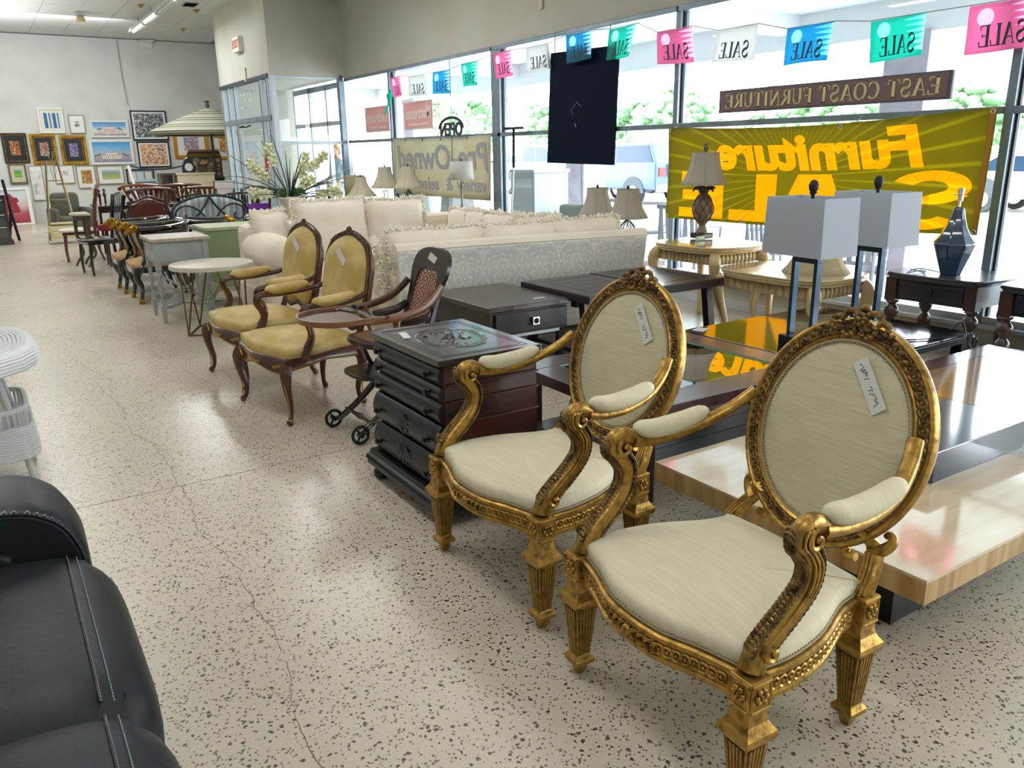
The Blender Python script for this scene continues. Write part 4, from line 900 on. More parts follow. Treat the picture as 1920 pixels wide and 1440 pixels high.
for y0, y1 in ((1.56, 2.33), (.76, 1.56), (-.05, .76)):
    def f(u, v, y0=y0, y1=y1):   # u along depth back->front over the edge and down, v along Y
        y = y0+(y1-y0)*v; e = max(0, (1-abs(2*v-1)**5))**.5
        P = [(-.85, .44), (-.55, .49), (-.3, .505), (-.05, .50), (.06, .475), (.13, .42), (.155, .34), (.15, .22), (.14, .1)]
        c = cat(P, 4); i = min(int(u*(len(c)-1)), len(c)-1); p = c[i]; return (p[0]+(.0-.05*(1-e))*(p[1] < .46), y, p[1]-.045*(1-e)*(p[1] > .2))
    st_ = M().grid(f, 32, 14).obj('seat_cushion', m_lea, t, smooth=80)
    c = [f(u/32, .5) for u in range(33)]
    for off in (-.012, .012):
        q = M(); pts = []
        for j in range(33):
            v = j/32
            if not .03 < v < .97: continue
            p0 = V(f(14.4/32+0, v)); p1 = V(f(17/32, v)); k = .5+off*14; p = p0.lerp(p1, k); pts.append(p)
        for a, b_ in zip(pts, pts[1:]):
            for s_ in range(3): q.tube([a.lerp(b_, s_/3)+V((.003, 0, .004)), a.lerp(b_, s_/3+.2)+V((.003, 0, .004))], .0013, 4)
        q.obj('stitching', m_stitch, st_, smooth=0)['kind'] = 'stuff'
    q = M(); q.tube([tuple(V(f(15.7/32, .03+.94*j/12))+V((0, 0, .001))) for j in range(13)], .0035, 6).obj('welt', m_lea, st_)
# arm at the far end: front is a rounded panel
q = M(); out = cat([(-.95, .1), (-.95, .55), (-.9, .62), (-.5, .645), (-.1, .63), (.03, .585), (.085, .5), (.1, .38), (.1, .1)], 5)
def armf(y, k): 
    mx, mz = -.4, .2; return [(mx+(p[0]-mx)*k, mz+(p[1]-mz)*k) for p in out]
lay = [(2.31, .955), (2.325, .985), (2.36, 1), (2.52, 1.01), (2.62, .985), (2.66, .95)]
vs = []; 
for y, k in lay: vs += [(p[0], y, max(.08, p[1])) for p in armf(y, k)]
n_ = len(out); q.add(vs, [(i*n_+j, i*n_+(j+1) % n_, (i+1)*n_+(j+1) % n_, (i+1)*n_+j) for i in range(len(lay)-1) for j in range(n_)]+[tuple(range(n_)), tuple((len(lay)-1)*n_+j for j in range(n_))[::-1]])
am = q.obj('arm', m_lea, t, smooth=50)
q = M(); rim = [(p[0], 2.318, p[1]) for p in armf(0, .972)][3:]; q.tube(rim, .007, 6, closed=False)
am2 = q.obj('arm_welt', m_lea, am)
q = M()
for a, b_ in zip(rim, rim[1:]):
    a = V(a); b_ = V(b_); d = b_-a; k = max(1, int(d.length/.02))
    for s_ in range(k):
        p = a.lerp(b_, s_/k); dd = d.normalized(); q.tube([p+V((0, -.006, .004)), p+dd*.01+V((0, .007, .008))], .0018, 4); q.tube([p+dd*.01+V((0, .007, .008)), p+dd*.014+V((0, -.006, .004))], .0018, 4)
q.obj('stitching', m_stitch, am, smooth=0)['kind'] = 'stuff'
q = M(); bezier_box(q, -.6, -.08, 2.28, 2.33, .34, .515, .02); q.obj('arm_pocket', m_lea, am, smooth=60)
M().b(-.95, .1, -.05, 2.6, .03, .3).obj('base', m_lea, t, smooth=0, bevel=.03)
q = M()
for y0, y1 in ((1.56, 2.33), (.76, 1.56), (-.05, .76)):
    q = M(); bezier_box(q, -1.1, -.72, y0+.01, y1-.01, .4, .98, .09); q.obj('back_cushion', m_lea, t, smooth=70)
for x, y in ((-.8, .1), (-.8, 2.5), (0, .1), (0, 2.5)): M().lathe([(.03, 0), (.035, .03)], (x, y, 0), 10).obj('foot', m_dark, t)

# =====================================================  WHITE WICKER TABLE (left edge)
m_wick = mat('white wicker', 'e3e5e8', .6, bump=.3, bscale=70)
t = thing('wicker_table', 'white wicker table with braided apron and lower shelf, cut off at the left edge', 'table', (-.42, 4.42, 0))
def rr(a, b_, n=40, e=3.0): return [(a*abs(cos(2*pi*i/n))**(2/e)*(1 if cos(2*pi*i/n) >= 0 else -1), b_*abs(sin(2*pi*i/n))**(2/e)*(1 if sin(2*pi*i/n) >= 0 else -1)) for i in range(n)]
q = M()
for i in range(14):   # braided rolled rim, rows of wicker
    a = pi*i/13-.25; k = .5+.035*cos(a); z = .615+.062*sin(a); o = rr(k, k*.9); q.tube([(x, y, z+(.0015 if j % 2 else -.0015)) for j, (x, y) in enumerate(o)], .0085, 5, closed=True)
for i in range(10): k = .5-.018*i; o = rr(k-.01, (k-.01)*.9); q.tube([(x, y, .672-.001*i+(.0015 if (j+i) % 2 else 0)) for j, (x, y) in enumerate(o)], .009, 5, closed=True)
q.obj('braided_rim', m_wick, t, smooth=60)
M().prism(rr(.35, .31), 'Z', .65, .67).obj('glass_top', mat('wicker top', 'd8d5c8', .3), t, smooth=0)
for x, y in ((.34, .165), (-.34, .165), (.34, -.165), (-.34, -.165)):
    sx_ = 1 if x > 0 else -1; sy_ = 1 if y > 0 else -1
    M().tube([(x, y, .6), (x*1.28, y*1.28, .02)], .017, 8).obj('leg', m_wick, t); M().lathe([(.02, 0), (.02, .02)], (x*1.28, y*1.28, 0), 8).obj('foot', m_wick, t)
q = M()
for i in range(13):
    z = .16+.012*i; k = .475-.001*i; k2 = .27; q.tube([(x, y, z+(.002 if j % 2 else -.002)-.03*(abs(x) < .3)*0) for j, (x, y) in enumerate(rr(k, k2, 44, 6))], .007, 5, closed=True)
q.tube([(x, y, .385) for x, y in rr(.45, .25, 44, 6)], .013, 6, closed=True)
q.obj('shelf_gallery', m_wick, t, smooth=60)
q = M()
for j, (x, y) in enumerate(rr(.45, .25, 44, 6)): q.tube([(x, y, .31), (x, y, .385)], .006, 5)
q.obj('spindle', m_wick, t)['kind'] = 'stuff'
M().prism(rr(.455, .255, 44, 6), 'Z', .3, .312).obj('shelf', m_wick, t, smooth=0)
# things in the wicker table: brown basket / wooden slats
m_brn = mat('red brown wood', '6e3a1f', .4, col2='3c1c10', scale=6, stretch=(1, 1, .3))
t = thing('wooden_crate', 'red brown slatted wooden crate standing on the lower shelf of the wicker table', 'crate', (-.40, 4.42, .312))
for s_ in (-1, 1):
    for k in range(6): M().box((-.2+k*.08, s_*.14, .12), (.045, .012, .24), ry=.25*((k % 2)-.5)).obj('slat', m_brn, t, smooth=0)
    M().b(-.24, .24, s_*.14-.008, s_*.14+.008, .0, .03).obj('rail', m_brn, t, smooth=0)
M().b(-.23, .23, -.13, .13, 0, .015).obj('bottom', m_brn, t, smooth=0)

# =====================================================  CARVED CHEST
m_mahd = mat('dark mahogany', '4a2318', .28, col2='220e0b', scale=3, stretch=(1, 1, 6), coat=.4)
m_blk2 = mat('ebonised', '0b0e11', .36, col2='10151a', scale=4, bump=.06, bscale=30, coat=.12, spec=.35)
m_ctop = mat('tooled top', '231d1c', .28, col2='171312', scale=5, coat=.5)
t = thing('carved_chest', 'dark bow-fronted chest of five drawers with a carved top, price tag on it', 'chest of drawers', (1.42, 2.72, 0))
# local: x 0 (front) .. .5, y 0..0.66 ; faces -X
CW, CD = .66, .47
M().b(.02, CD, 0.01, CW-.01, .13, .685).obj('carcass', m_mahd, t, smooth=0)
tp = M().b(-.012, CD+.015, -.012, CW+.012, .685, .712).obj('top', m_ctop, t, smooth=0, bevel=.004)
q = M(); cx, cy = CD/2, CW/2
for rx_, ry_, r_ in ((.15, .2, .003), (.145, .195, .002)): q.torus((cx, cy, .7118), rx_, r_*.6, (1, 0, 0), (0, 1, 0), 40, 4, b=ry_)
for i in range(26): a = 2*pi*i/26; q.torus((cx+.13*cos(a), cy+.178*sin(a), .7118), .014, .0014, (1, 0, 0), (0, 1, 0), 8, 4)
rs = random.Random(4)
for i in range(46):
    a = rs.uniform(0, 2*pi); r_ = rs.uniform(0, .1); p = (cx+r_*cos(a), cy+1.4*r_*sin(a), .7125); a2 = rs.uniform(0, pi)
    q.tube([p, (p[0]+.012*cos(a2), p[1]+.012*sin(a2), .715), (p[0]+.024*cos(a2+.6), p[1]+.024*sin(a2+.6), .7125)], [.001, .002, .0006], 5)
for x0, x1, y0, y1 in ((.03, CD-.03, .03, .034), (.03, CD-.03, CW-.034, CW-.03), (.03, .034, .03, CW-.03), (CD-.034, CD-.03, .03, CW-.03), (.05, CD-.05, .05, .052), (.05, CD-.05, CW-.052, CW-.05), (.05, .052, .05, CW-.05), (CD-.052, CD-.05, .05, CW-.05)): q.b(x0, x1, y0, y1, .711, .7132)
q.obj('carving', m_ctop, tp, smooth=60)
zs = [(.60, .68), (.53, .598), (.435, .528), (.29, .433), (.135, .288)]
for i, (z0, z1) in enumerate(zs):
    h = z1-z0; bul = (.018, .018, .02, .028, .03)[i]; off = (0, .0, -.003, -.008, -.01)[i]
    pr = [(.03, z0)]+[(off+.012-bul*sin(pi*k/8)**.8, z0+.004+(h-.008)*k/8) for k in range(9)]+[(.03, z1)]
    dw = M().prism([(p[0], p[1]) for p in pr], 'Y', .012, CW-.012)
    d = dw.obj('drawer', m_blk2, t, smooth=35)
    for yy in (.09, CW-.09):
        zc = (z0+z1)/2; xk = off+.012-bul
        kn = M(); kn.lathe([(.006, 0), (.005, -.014), (.013, -.02), (.014, -.026), (.006, -.032)], (xk+.002, yy, zc), 10, axis='X')
        kn.tube([(xk-.012, yy-.03, zc), (xk-.016, yy, zc-.006), (xk-.012, yy+.03, zc)], .004, 5, sm=3); kn.lathe([(.012, 0), (.013, -.004), (.01, -.005)], (xk+.002, yy, zc), 10, axis='X')
        kn.obj('knob', mat('knob black', '0c0f12', .3), d)
    if i >= 3:
        q = M()
        for k in range(30): a = rs.uniform(0, 2*pi); r_ = rs.uniform(.01, h*.32); y = CW/2+r_*1.6*cos(a); z = (z0+z1)/2+r_*sin(a); q.ball((xk+.001, y, z), (.004, .014, .006), 6, 4)
        q.obj('carving', m_blk2, d)
    for yy in (.0, CW): M().b(.03, CD+.004, yy-.005, yy+.005, z1-.004, z1+.005).obj('side_bead', m_mahd, t, smooth=0, bevel=.003)
bs = M().prism([(-.055, .07), (-.055, .115), (-.04, .125), (-.035, .14), (CD+.01, .14), (CD+.01, .07)], 'Y', -.03, CW+.03).obj('plinth', m_blk2, t, smooth=0, bevel=.004)
q = M(); [q.tube([(-.058, y_, .098), (-.05, y_+.01, .112)], .005, 5) for y_ in [-.025+.0145*k for k in range(50)]]
q.obj('rope_moulding', m_blk2, bs)['kind'] = 'stuff'
for x in (-.01, CD-.05):
    for y in (.03, CW-.03): M().lathe([(.018, 0), (.034, .012), (.038, .035), (.028, .055), (.034, .07)], (x, y, 0), 14).obj('bun_foot', m_blk2, t)
price_tape(t, (.085, CW-.17, .7135), (.25, .97, 0), (-.97, .25, 0), .13, .035, False)

# =====================================================  ANTIQUE CHILD'S HIGH CHAIR ON WHEELS
m_oakd = mat('dark stained wood', '1d1514', .35, col2='2c1b15', scale=5, coat=.3)
m_oakw = mat('warm brown wood', '8a5a38', .38, col2='5c3722', scale=4, stretch=(1, 1, 4), coat=.3)
m_tray = mat('tray wood', '573724', .35, col2='402617', scale=5, coat=.3)
m_cane = mat('cane', '8f5f3c', .6)
t = thing('high_chair', 'antique wooden child high chair with cane back, round tray and small iron wheels', 'high chair', (1.78, 4.02, 0), R(-88))
# local: front -y, x width
for s_ in (-1, 1):
    x = s_*.15
    M().tube([(x*.9, .12, .50), (x*.92, .08, .38), (x, -.02, .24), (x, -.16, .12), (x, -.27, .055)], [.03, .03, .032, .03, .028], 8, asp=.45, sm=5, upv=(1, 0, 0)).obj('curved_leg', m_oakd, t)
    M().tube([(x*.9, -.1, .48), (x*.92, -.05, .36), (x, .05, .24), (x, .18, .12), (x, .27, .055)], [.026, .026, .028, .026, .024], 8, asp=.45, sm=5, upv=(1, 0, 0)).obj('curved_leg', m_oakd, t)
    for y in (-.28, .28):
        q = M(); q.torus((s_*.18, y, .055), .046, .009, (0, 1, 0), (0, 0, 1), 18, 6)
        for k in range(3): a = k*2*pi/3; q.tube([(s_*.18, y, .055), (s_*.18, y+.045*cos(a), .055+.045*sin(a))], .006, 5)
        q.lathe([(.014, -.02), (.014, .02)], (s_*.18, y, .055), 8, axis='X'); q.obj('iron_wheel', m_seal, t)
for y in (-.2, .2): M().tube([(-.18, y, .1), (-.06, y, .1), (0, y, .1), (.06, y, .1), (.18, y, .1)], [.009, .011, .017, .011, .009], 8, sm=4).obj('turned_stretcher', m_oakd, t)
q = M(); out = rr(.2, .2, 30, 3.5); q.prism(out, 'Z', .5, .53); q.obj('seat_frame', m_oakd, t, smooth=0, bevel=.006)
q = M(); q.prism(rr(.16, .16, 24, 3.5), 'Z', .527, .532); q.obj('cane_seat', m_cane, t, smooth=0)
M().prism(rr(.17, .19, 24, 3.5), 'Z', .33, .35).obj('footboard', m_oakd, t, smooth=0, bevel=.005).location = (0, -.05, 0)
# back: tilted panel with shaped outline and cane
def bk(p, off=0): return (p[0]*1.3, .17+.16*(p[1]-.53)/.45+off, p[1])
ol = cat([(-.125, .52), (-.125, .72), (-.135, .8), (-.15, .87), (-.13, .95), (-.06, .985), (.06, .985), (.13, .95), (.15, .87), (.135, .8), (.125, .72), (.125, .52)], 4)
il = cat([(-.085, .57), (-.088, .72), (-.085, .84), (-.05, .875), (.05, .875), (.085, .84), (.088, .72), (.085, .57)], 4)
def band(q, ol, il, o0, o1):
    n1 = 48
    def rs_(pl):
        L_ = [0]; 
        for a, b_ in zip(pl, pl[1:]): L_.append(L_[-1]+(V(b_)-V(a)).length)
        o = []
        for k in range(n1):
            s_ = L_[-1]*k/(n1-1); i = max(j for j in range(len(L_)) if L_[j] <= s_+1e-9); i = min(i, len(pl)-2); f = (s_-L_[i])/max(1e-9, L_[i+1]-L_[i]); o.append(tuple(V(pl[i]).lerp(V(pl[i+1]), f)))
        return o
    A, B = rs_(ol), rs_(il); vs = [bk(p, o0) for p in A]+[bk(p, o0) for p in B]+[bk(p, o1) for p in A]+[bk(p, o1) for p in B]
    fs = [(i, n1+i, n1+i+1, i+1) for i in range(n1-1)]+[(2*n1+i+1, 3*n1+i+1, 3*n1+i, 2*n1+i) for i in range(n1-1)]+[(i, i+1, 2*n1+i+1, 2*n1+i) for i in range(n1-1)]+[(n1+i, 3*n1+i, 3*n1+i+1, n1+i+1) for i in range(n1-1)]
    fs += [(0, 2*n1, 3*n1, n1), (n1-1, 2*n1-1, 4*n1-1, 3*n1-1)]
    return q.add(vs, fs)
q = band(M(), ol, il, -.012, .012); q.add([bk((-.125, .52), -.012), bk((.125, .52), -.012), bk((.125, .575), -.012), bk((-.125, .575), -.012), bk((-.125, .52), .012), bk((.125, .52), .012), bk((.125, .575), .012), bk((-.125, .575), .012)], [(0, 1, 2, 3), (7, 6, 5, 4), (0, 4, 5, 1), (2, 6, 7, 3)])
bo = q.obj('back_frame', m_oakd, t, smooth=40)
q = M()
for k in range(15): z = .575+k*.021; q.tube([bk((-.087, z)), bk((.087, z))], .0032, 4)
for k in range(11): x = -.08+k*.016; q.tube([bk((x, .57)), bk((x, .875-max(0, abs(x)-.05)*.8))], .0032, 4)
for k in range(-4, 13): 
    for s_ in (1, -1):
        p = [(max(-.087, min(.087, s_*(-.087+u))), .575+k*.028+u) for u in (0, .174)]
        p = [a for a in p]; 
        if p[1][1] > .875: f = (.875-p[0][1])/(p[1][1]-p[0][1]); p[1] = (p[0][0]+(p[1][0]-p[0][0])*f, .875)
        if p[0][1] < .575: f = (.575-p[0][1])/(p[1][1]-p[0][1]); p[0] = (p[0][0]+(p[1][0]-p[0][0])*f, .575)
        if p[0][1] < .87: q.tube([bk(p[0], .003), bk(p[1], .003)], .0028, 4)
q.obj('cane_weave', m_cane, bo)['kind'] = 'stuff'
cpt = V(bk((.02, .93), -.014)); price_tape(t, cpt, (1, 0, -.35), (.33, -.31, .94) if False else (.33, .3, .9), .1, .04, False)
# arms with tray
for s_ in (-1, 1):
    M().tube([(s_*.19, .25, .8), (s_*.21, .15, .715), (s_*.215, .02, .675), (s_*.21, -.12, .665), (s_*.19, -.22, .66)], [.02, .021, .021, .02, .016], 8, asp=.7, sm=5, upv=(0, 0, 1)).obj('bent_arm', m_oakw if s_ > 0 else m_tray, t)
    M().tube([(s_*.19, -.04, .66), (s_*.165, -.03, .62), (s_*.185, -.03, .58), (s_*.175, -.02, .535)], [.03, .024, .018, .022], 8, asp=.5, sm=4, upv=(1, 0, 0)).obj('arm_post', m_oakw, t)
    M().tube([(s_*.14, .2, .68), (s_*.17, .16, .64), (s_*.175, .05, .625), (s_*.17, .0, .63)], [.014, .024, .02, .012], 8, asp=.6, sm=4).obj('lower_arm', m_oakd, t)
    M().lathe([(.016, -.02), (.022, 0), (.016, .014)], (s_*.21, -.1, .668), 10, axis='X').obj('hinge', m_seal, t)
tr_ = [(.215*cos(a), -.3+.19*sin(a)) for a in [pi+pi*k/20 for k in range(21)]]+[(.2, -.18), (-.2, -.18)]
ty = M().prism(tr_, 'Z', .655, .665).obj('tray', m_tray, t, smooth=0)
q = M(); rim_ = [(.218*cos(a), -.3+.193*sin(a), .672) for a in [pi+pi*k/24 for k in range(25)]]; rim_ = [(-.205, -.12, .672)]+rim_+[(.205, -.12, .672)]; q.tube(rim_, .019, 4, asp=.4, upv=(0, 0, 1), rot=pi/4).obj('tray_rim', m_oakw, ty, smooth=40)
M().tube([(-.2, -.18, .67), (0, -.14, .672), (.2, -.18, .67)], .012, 6, sm=4).obj('tray_rail', m_oakd, ty)

# =====================================================  YELLOW LOUIS XV ARMCHAIRS
m_wal = mat('walnut', '5a2f1b', .32, col2='3a1b10', scale=5, stretch=(1, 1, 3), coat=.3)
m_gline = mat('gilt line', 'b08a3e', .35, .8)
m_yel = mat('yellow damask', 'bea25c', .6, col2='cdb678', scale=7, lo=.45, hi=.6, detail=6)
def yellow_chair(loc, rz, label):
    t = thing('yellow_armchair', label, 'armchair', loc, rz, 'yellow damask armchairs')
    fx, fy, bx, by = .315, -.27, .235, .24
    for x, y, s_, f_ in ((fx, fy, 1, 1), (-fx, fy, -1, 1), (bx, by, 1, 0), (-bx, by, -1, 0)):
        dy = -1 if f_ else 1
        P = [(x, y, .34), (x+s_*.018, y+dy*.016, .30), (x+s_*.012, y+dy*.012, .22), (x-s_*.008, y-dy*.008, .12), (x-s_*.004, y-dy*.004, .05), (x+s_*.014, y+dy*.014, .02)]
        q = M(); q.tube(P, [.036, .034, .025, .017, .014, .018], 8, sm=4); q.ball((x+s_*.012, y+dy*.012, .016), (.02, .02, .016), 8, 6)
        l = q.obj('cabriole_leg', m_wal, t)
        q = M(); q.tube([(p[0]+s_*.018, p[1]+dy*.018, p[2]) for p in P[:5]], .004, 5, sm=3); q.torus((x+s_*.02, y+dy*.02, .022), .012, .004, (s_*1, -dy*1, 0), (0, 0, 1), 10, 4)
        for k in range(3): q.ball((x+s_*.03, y+dy*.03, .31-.02*k), (.012-.002*k, .012-.002*k, .012), 6, 4)
        q.obj('gilt_carving', m_gline, l)
    fr = cat([(-fx, fy), (-.2, fy-.02), (-.1, fy-.045), (0, fy-.055), (.1, fy-.045), (.2, fy-.02), (fx, fy)], 3)
    sr = cat([(fx+.012, fy+.02), (fx+.02, fy+.14), (fx-.01, fy+.3), (bx+.02, by)], 4)
    path = [(p.x, p.y) for p in fr]+[(p.x, p.y) for p in sr]+[(0, by+.02)]+[(-p.x, p.y) for p in reversed(sr)]
    def zlow(x, y): return .305+.02*math.cos(x*14) if y < fy+.02 else .315+.03*(1-abs((y-fy-.25)/.25))
    n_ = len(path); vs = []
    for (x, y) in path:
        z0 = zlow(x, y); k = .9
        for kx, z in ((1.0, z0), (1.02, z0+.012), (1.0, z0+.03), (1.015, .385), (.99, .392), (.9, .392), (.9, z0)): vs.append((x*kx, (y-.0)*kx if y < 0 else y*kx, z))
    q = M().add(vs, [(i*7+j, i*7+(j+1) % 7, ((i+1) % n_)*7+(j+1) % 7, ((i+1) % n_)*7+j) for i in range(n_) for j in range(7)]); rl = q.obj('seat_rail', m_wal, t, smooth=45)
    q = M(); q.tube([(x*1.022, y*1.022, zlow(x, y)+.01) for x, y in path], .004, 5, closed=True)
    for k in range(-3, 4): q.ball((k*.022, fy-.062+abs(k)*.003, .34+.006*(k % 2)), (.014, .008, .01), 6, 4)
    for s_ in (-1, 1):
        for k in range(4): q.ball((s_*(fx-.02-.025*k), fy-.012-.006*k, .35-.006*k), (.013, .008, .011), 6, 4)
    q.obj('gilt_carving', m_gline, rl)
    out = [tuple(p) for p in cat([(x*.97, y*.97) for x, y in path], 2, True)]
    se = M().pad(out, .385, .065, .05, .1, 6, puff=.008).obj('seat', m_yel, t, smooth=80)
    q = M(); q.tube([(x*1.012, y*1.012, .392) for x, y in out], .0045, 5, closed=True); q.obj('gimp_braid', mat('gold braid', 'a98d55', .7), se)
    tl = R(11); C0 = V((0, .27, .44)); U = V((1, 0, 0)); Wv = V((0, sin(tl), cos(tl))); Nn = V((0, -cos(tl), sin(tl)))
    prof = cat([(-.215, .09), (-.243, .2), (-.252, .34), (-.243, .44), (-.19, .53), (-.09, .575), (0, .59), (.09, .575), (.19, .53), (.243, .44), (.252, .34), (.243, .2), (.215, .09), (.12, .03), (0, .06), (-.12, .03)], 4, True)
    def P3(p, off, k=0):
        c = V((0, .33)); d = (V(p)-c); d = d+d.normalized()*k; p = c+d; return C0+U*p.x+Wv*(p.y+.0)+Nn*off
    n_ = len(prof); pf = [(.022, -.02), (.024, .006), (.012, .016), (-.006, .012), (-.012, .002), (-.012, -.03), (.01, -.036)]
    vs = [P3(p, o, k) for p in prof for k, o in pf]; k7 = len(pf)
    q = M().add(vs, [(i*k7+j, i*k7+(j+1) % k7, ((i+1) % n_)*k7+(j+1) % k7, ((i+1) % n_)*k7+j) for i in range(n_) for j in range(k7)]); bf = q.obj('back_frame', m_wal, t, smooth=45)
    q = M(); q.tube([P3(p, .013, .014) for p in prof], .004, 5, closed=True); q.tube([P3(p, .0, .026) for p in prof], .0035, 5, closed=True)
    tp_ = P3((0, .59), .012, .012)
    for k in range(5): a = k*pi/4; q.torus(tp_+U*(.022*cos(a))+Wv*(.018*sin(a)+.004), .012, .005, U, Wv, 8, 4)
    for s_ in (-1, 1):
        for k in range(7): p = P3(prof[(24+s_*(2+k)) % n_], .016, .014); q.ball(tuple(p), (.011, .008, .009), 6, 4)
    q.obj('carved_crest', mat('crest gilt', '6e4f2a', .4, .5, col2='2f1a10', scale=30), bf)
    def face(off, dome, sg):
        vs = []; rn = 6
        for i in range(1, rn+1):
            r_ = i/rn
            for p in prof: d = V(p)-V((0, .33)); q2 = V((0, .33))+d*(r_*.985); vs.append(C0+U*q2.x+Wv*q2.y+Nn*(off+sg*dome*(1-r_**7)))
        vs.append(C0+Wv*.33+Nn*(off+sg*dome)); fs = [(i*n_+j, i*n_+(j+1) % n_, (i+1)*n_+(j+1) % n_, (i+1)*n_+j) for i in range(rn-1) for j in range(n_)]+[(rn*n_, (j+1) % n_, j) for j in range(n_)]
        return vs, [f[::-1] for f in fs] if sg > 0 else fs
    bp_ = M().add(*face(.006, .06, 1)).obj('back_upholstery', m_yel, t, smooth=80); M().add(*face(-.03, .01, -1)).obj('back_cover', m_yel, bp_, smooth=80)
    price_tape(bp_, C0+U*.03+Wv*.45+Nn*.068, U*.8-Wv*.6, U*.6+Wv*.8, .13, .05, False)
    for s_ in (-1, 1):
        M().tube([(s_*.225, by+.01, .38), (s_*.225, by+.03, .45), (s_*.215, by+.075, .56)], [.024, .022, .02], 8, sm=3).obj('back_post', m_wal, t)
        A = [(s_*.245, .33, .70), (s_*.28, .25, .675), (s_*.305, .12, .66), (s_*.312, 0, .655), (s_*.31, -.08, .662), (s_*.31, -.13, .65), (s_*.308, -.135, .61), (s_*.31, -.1, .55), (s_*.318, -.1, .49), (s_*.325, -.14, .42), (s_*.325, -.16, .37)]
        a_ = M().tube(A, [.016, .017, .018, .018, .02, .022, .02, .019, .022, .027, .03], 8, sm=4, upv=(1, 0, 0)).obj('arm', m_wal, t)
        q = M(); q.tube([(p[0], p[1]-.021, p[2]-.003) for p in A[5:]], .004, 5, sm=3); q.tube([(p[0]+s_*.014, p[1]-.012, p[2]) for p in A[5:]], .0035, 5, sm=3); q.obj('gilt_line', m_gline, a_)
        M().tube([(s_*.288, .215, .69), (s_*.295, .19, .70), (s_*.308, .1, .69), (s_*.312, .0, .685), (s_*.31, -.05, .69), (s_*.31, -.075, .685)], [.006, .024, .032, .032, .025, .006], 12, asp=1.1, sm=4, upv=(0, 0, 1)).obj('arm_pad', m_yel, t, smooth=80)
    return t
y1 = yellow_chair((1.53, 4.73, 0), R(-82), 'yellow damask armchair with carved walnut frame beside the high chair tray')
y2 = dup(y1, (1.53, 5.59, 0), R(-84), 'yellow damask armchair with carved walnut frame, the farther one, by the round table')

# =====================================================  DARK TABLES IN THE MIDDLE
m_esp = mat('espresso wood', '1b1414', .4, col2='261c1b', scale=2.5, stretch=(1, 6, 1), coat=.15)
m_espx = mat('espresso top', '3a3233', .33, col2='2e2728', scale=2.5, stretch=(6, 1, 1), coat=.2)
m_nick = mat('polished nickel', 'd8d8d4', .15, 1)
t = thing('side_cabinet', 'dark side cabinet with one drawer and a square chrome pull, behind the carved chest', 'cabinet', (2.66, 4.38, 0))
sx_, sy_, hz = .66, .86, .52
M().b(0, sx_, 0, sy_, hz-.035, hz).obj('top', mat('brown top', '3f2f2b', .28, col2='32241f', scale=2.5, stretch=(6, 1, 1), coat=.3), t, smooth=0, bevel=.004)
M().b(.015, sx_-.015, .015, sy_-.01, hz-.2, hz-.04).obj('body', m_esp, t, smooth=0)
d = M().b(.05, sx_-.03, -.004, .02, hz-.185, hz-.05).obj('drawer', m_esp, t, smooth=0, bevel=.004)
q = M(); q.b(.33, .385, -.03, -.004, hz-.145, hz-.09); q.obj('pull', m_nick, d, smooth=0, bevel=.002); M().lathe([(.019, -.0335), (.02, -.031)], (.3575, 0, hz-.1175), 16, axis='Y').obj('pull_recess', m_dark, d)
for x in (.03, sx_-.07):
    for y in (.03, sy_-.07): M().b(x, x+.045, y, y+.045, 0, hz-.2).obj('leg', m_esp, t, smooth=0, bevel=.003)
M().b(.05, sx_-.05, .05, sy_-.05, .12, .15).obj('shelf', m_esp, t, smooth=0); M().b(.05, sx_-.05, .03, .045, hz-.225, hz-.205).obj('steel_strip', m_alul, t, smooth=0)
price_tape(t, (.48, .12, hz+.002), (1, .1, 0), (-.1, 1, 0), .1, .035, False)
def plank_end(loc, label):
    t = thing('end_table', label, 'end table', loc, 0, 'dark plank-top end tables')
    a, b_, h = .65, .84, .55
    M().b(0, a, 0, b_, h-.06, h-.006).obj('top_frame', m_espx, t, smooth=0, bevel=.003)
    bo = [(0, a, 0, .12), (0, a, b_-.12, b_), (0, .12, .122, b_-.122), (a-.12, a, .122, b_-.122)]
    for x0, x1, y0, y1 in bo: M().b(x0+.001, x1-.001, y0+.001, y1-.001, h-.006, h).obj('border_board', m_espx, t, smooth=0)
    n = 4
    for k in range(n):
        y0 = .124+k*(b_-.248)/n; M().b(.124, a-.124, y0+.002, y0+(b_-.248)/n-.002, h-.006, h).obj('plank', m_espx, t, smooth=0)
    for x in (.06, a-.06):
        for s_, y in ((-1, .14), (1, b_-.14)):
            M().box((x, y+s_*.05, (h-.06)/2), (.065, .06, h-.06), rx=s_*.16).obj('splayed_leg', m_esp, t, smooth=0, bevel=.003)
    M().b(.04, a-.04, .2, .26, h-.11, h-.06).obj('apron', m_esp, t, smooth=0); M().b(.05, a-.05, .12, b_-.12, .1, .13).obj('shelf', m_esp, t, smooth=0)
    return t
e1 = plank_end((3.35, 4.2, 0), 'dark plank-top end table nearer the drawer cabinet, splayed legs')
e2 = dup(e1, (4.03, 4.22, 0), 0, 'dark plank-top end table nearer the cream tables, splayed legs, reflecting the window')
